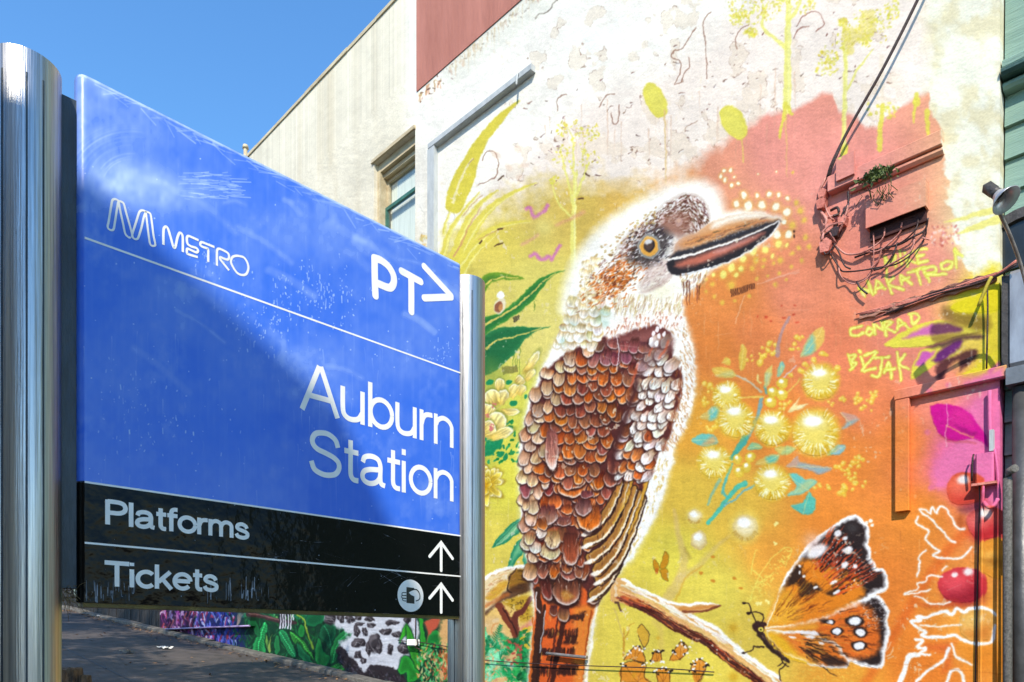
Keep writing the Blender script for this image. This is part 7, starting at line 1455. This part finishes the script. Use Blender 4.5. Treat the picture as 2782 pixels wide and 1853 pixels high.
for i in range(900):
    if i < 560: x = R.uniform(-24, -5); y = 5.78 - abs(R.gauss(0, .18))
    else: x = R.uniform(-22, -4); y = R.uniform(-1, 5.8)
    z = gz(x) + .006; s_ = R.uniform(.02, .05); th = R.uniform(0, 6.28); u = Vector((math.cos(th), math.sin(th), R.uniform(-.2, .4))) * s_; v_ = Vector((-math.sin(th), math.cos(th), R.uniform(-.3, .3))) * s_ * .45; c_ = Vector((x, y, z + .012))
    m_.quad(c_ - u, c_ - v_ * .9, c_ + u, c_ + v_)
m_.build('fallen_leaves', M_LEAF, label='scattered dry leaves along the kerb and path', cat='leaves', kind='stuff')

# ================================================================ what stands behind the camera and throws the shade
# added unseen gabled building: its rake draws the slanting shadow edge on the sign
zrake = EYE + .397
def rake(x, y): return EYE + (on_sign(1253, 1418)[1] - EYE) + RK_S * (y - YR_) + RK_N * (x - SIGN_X)
p1, p2 = on_sign(240, 500), on_sign(1253, 1425)
RK_S = (p2[1] - p1[1]) / (p2[0] - p1[0])                                   # slope of the shadow edge on the sign
tr = -SUN / abs(SUN.y)                                                     # sun travel per metre of +Y
RK_N = (tr.z - RK_S * 1.0) / tr.x
YB = -3.0
ridge_x = 1.6; zr_ = rake(ridge_x, YB); le = -3.4
shade_gable = empty('shadow_gable', (ridge_x, -6, gz(0)), 'added gabled brick building behind the viewer, unseen, shaped to shade the sign', 'building')
m_ = MB(); zl_ = rake(le, YB); re_ = ridge_x + (ridge_x - le)
print('rake', RK_S, RK_N, zl_, zr_)
m_.prism([(le + .3, gz(0) - .8), (re_ - .3, gz(0) - .8), (re_ - .3, zl_ + .0), (ridge_x, zr_ - .14), (le + .3, zl_ + .0)], YB - .25, -11, 'y'); part(m_, 'wall', M_BRICK, shade_gable)
m_ = MB()
for sgn, e in ((1, le), (-1, re_)):
    m_.prism([(ridge_x, zr_), (e, zl_), (e, zl_ - .12), (ridge_x, zr_ - .12)], YB, -11.3, 'y')
part(m_, 'roof', M_ROOF, shade_gable)
# street trees over the path: they give the dappled shade on the ground and the lower wall
def tree_at(x, y, h, r, seed, label):
    rr3 = random.Random(seed); t = empty('street_tree', (x, y, gz(x)), label, 'tree', 'street trees over the path')
    m_ = MB(); fork = h * .42; m_.tube([(0, 0, -.2), (.05, .03, fork * .5), (.0, .08, fork)], .2, 10, .15)
    tips = []
    for i in range(9):
        a_ = 6.283 * i / 9 + rr3.uniform(-.3, .3); e = Vector((math.cos(a_) * r * rr3.uniform(.4, .85), math.sin(a_) * r * rr3.uniform(.4, .85), fork + (h - fork) * rr3.uniform(.4, .95))); md = Vector((e.x * .4, e.y * .4, fork + (e.z - fork) * .55)); m_.tube([(0, .05, fork - .1), md, e], .09, 6, .02); tips += [e, md * .4 + e * .6]
    m_.build('trunk', M_TRUNK, t)
    m_ = MB()
    cl = [(tp + Vector((rr3.uniform(-.7, .7), rr3.uniform(-.7, .7), rr3.uniform(-.4, .6))), rr3.uniform(.35, .75)) for tp in tips for _ in range(4)]
    for c_, q in cl:
        for _ in range(120):
            d = Vector((rr3.gauss(0, 1), rr3.gauss(0, 1), rr3.gauss(0, .8))); d = d.normalized() * q * rr3.random() ** .4; p = c_ + d; s_ = rr3.uniform(.06, .13); u = Vector((rr3.uniform(-1, 1), rr3.uniform(-1, 1), rr3.uniform(-1, 1))).normalized(); v_ = u.cross(Vector((rr3.uniform(-1, 1), rr3.uniform(-1, 1), rr3.uniform(-1, 1)))).normalized()
            m_.quad(p - u * s_, p - v_ * s_ * .45, p + u * s_, p + v_ * s_ * .45)
    m_.build('crown', M_FOL, t)
tree_at(-5.6, -3.4, 9.5, 3.3, 3, 'leafy street tree nearest the sign behind the viewer'); tree_at(-9.8, -3.2, 10.0, 3.4, 4, 'leafy street tree in the middle of the row'); tree_at(-14.5, -2.6, 10.0, 3.6, 6, 'leafy street tree farthest up the path')
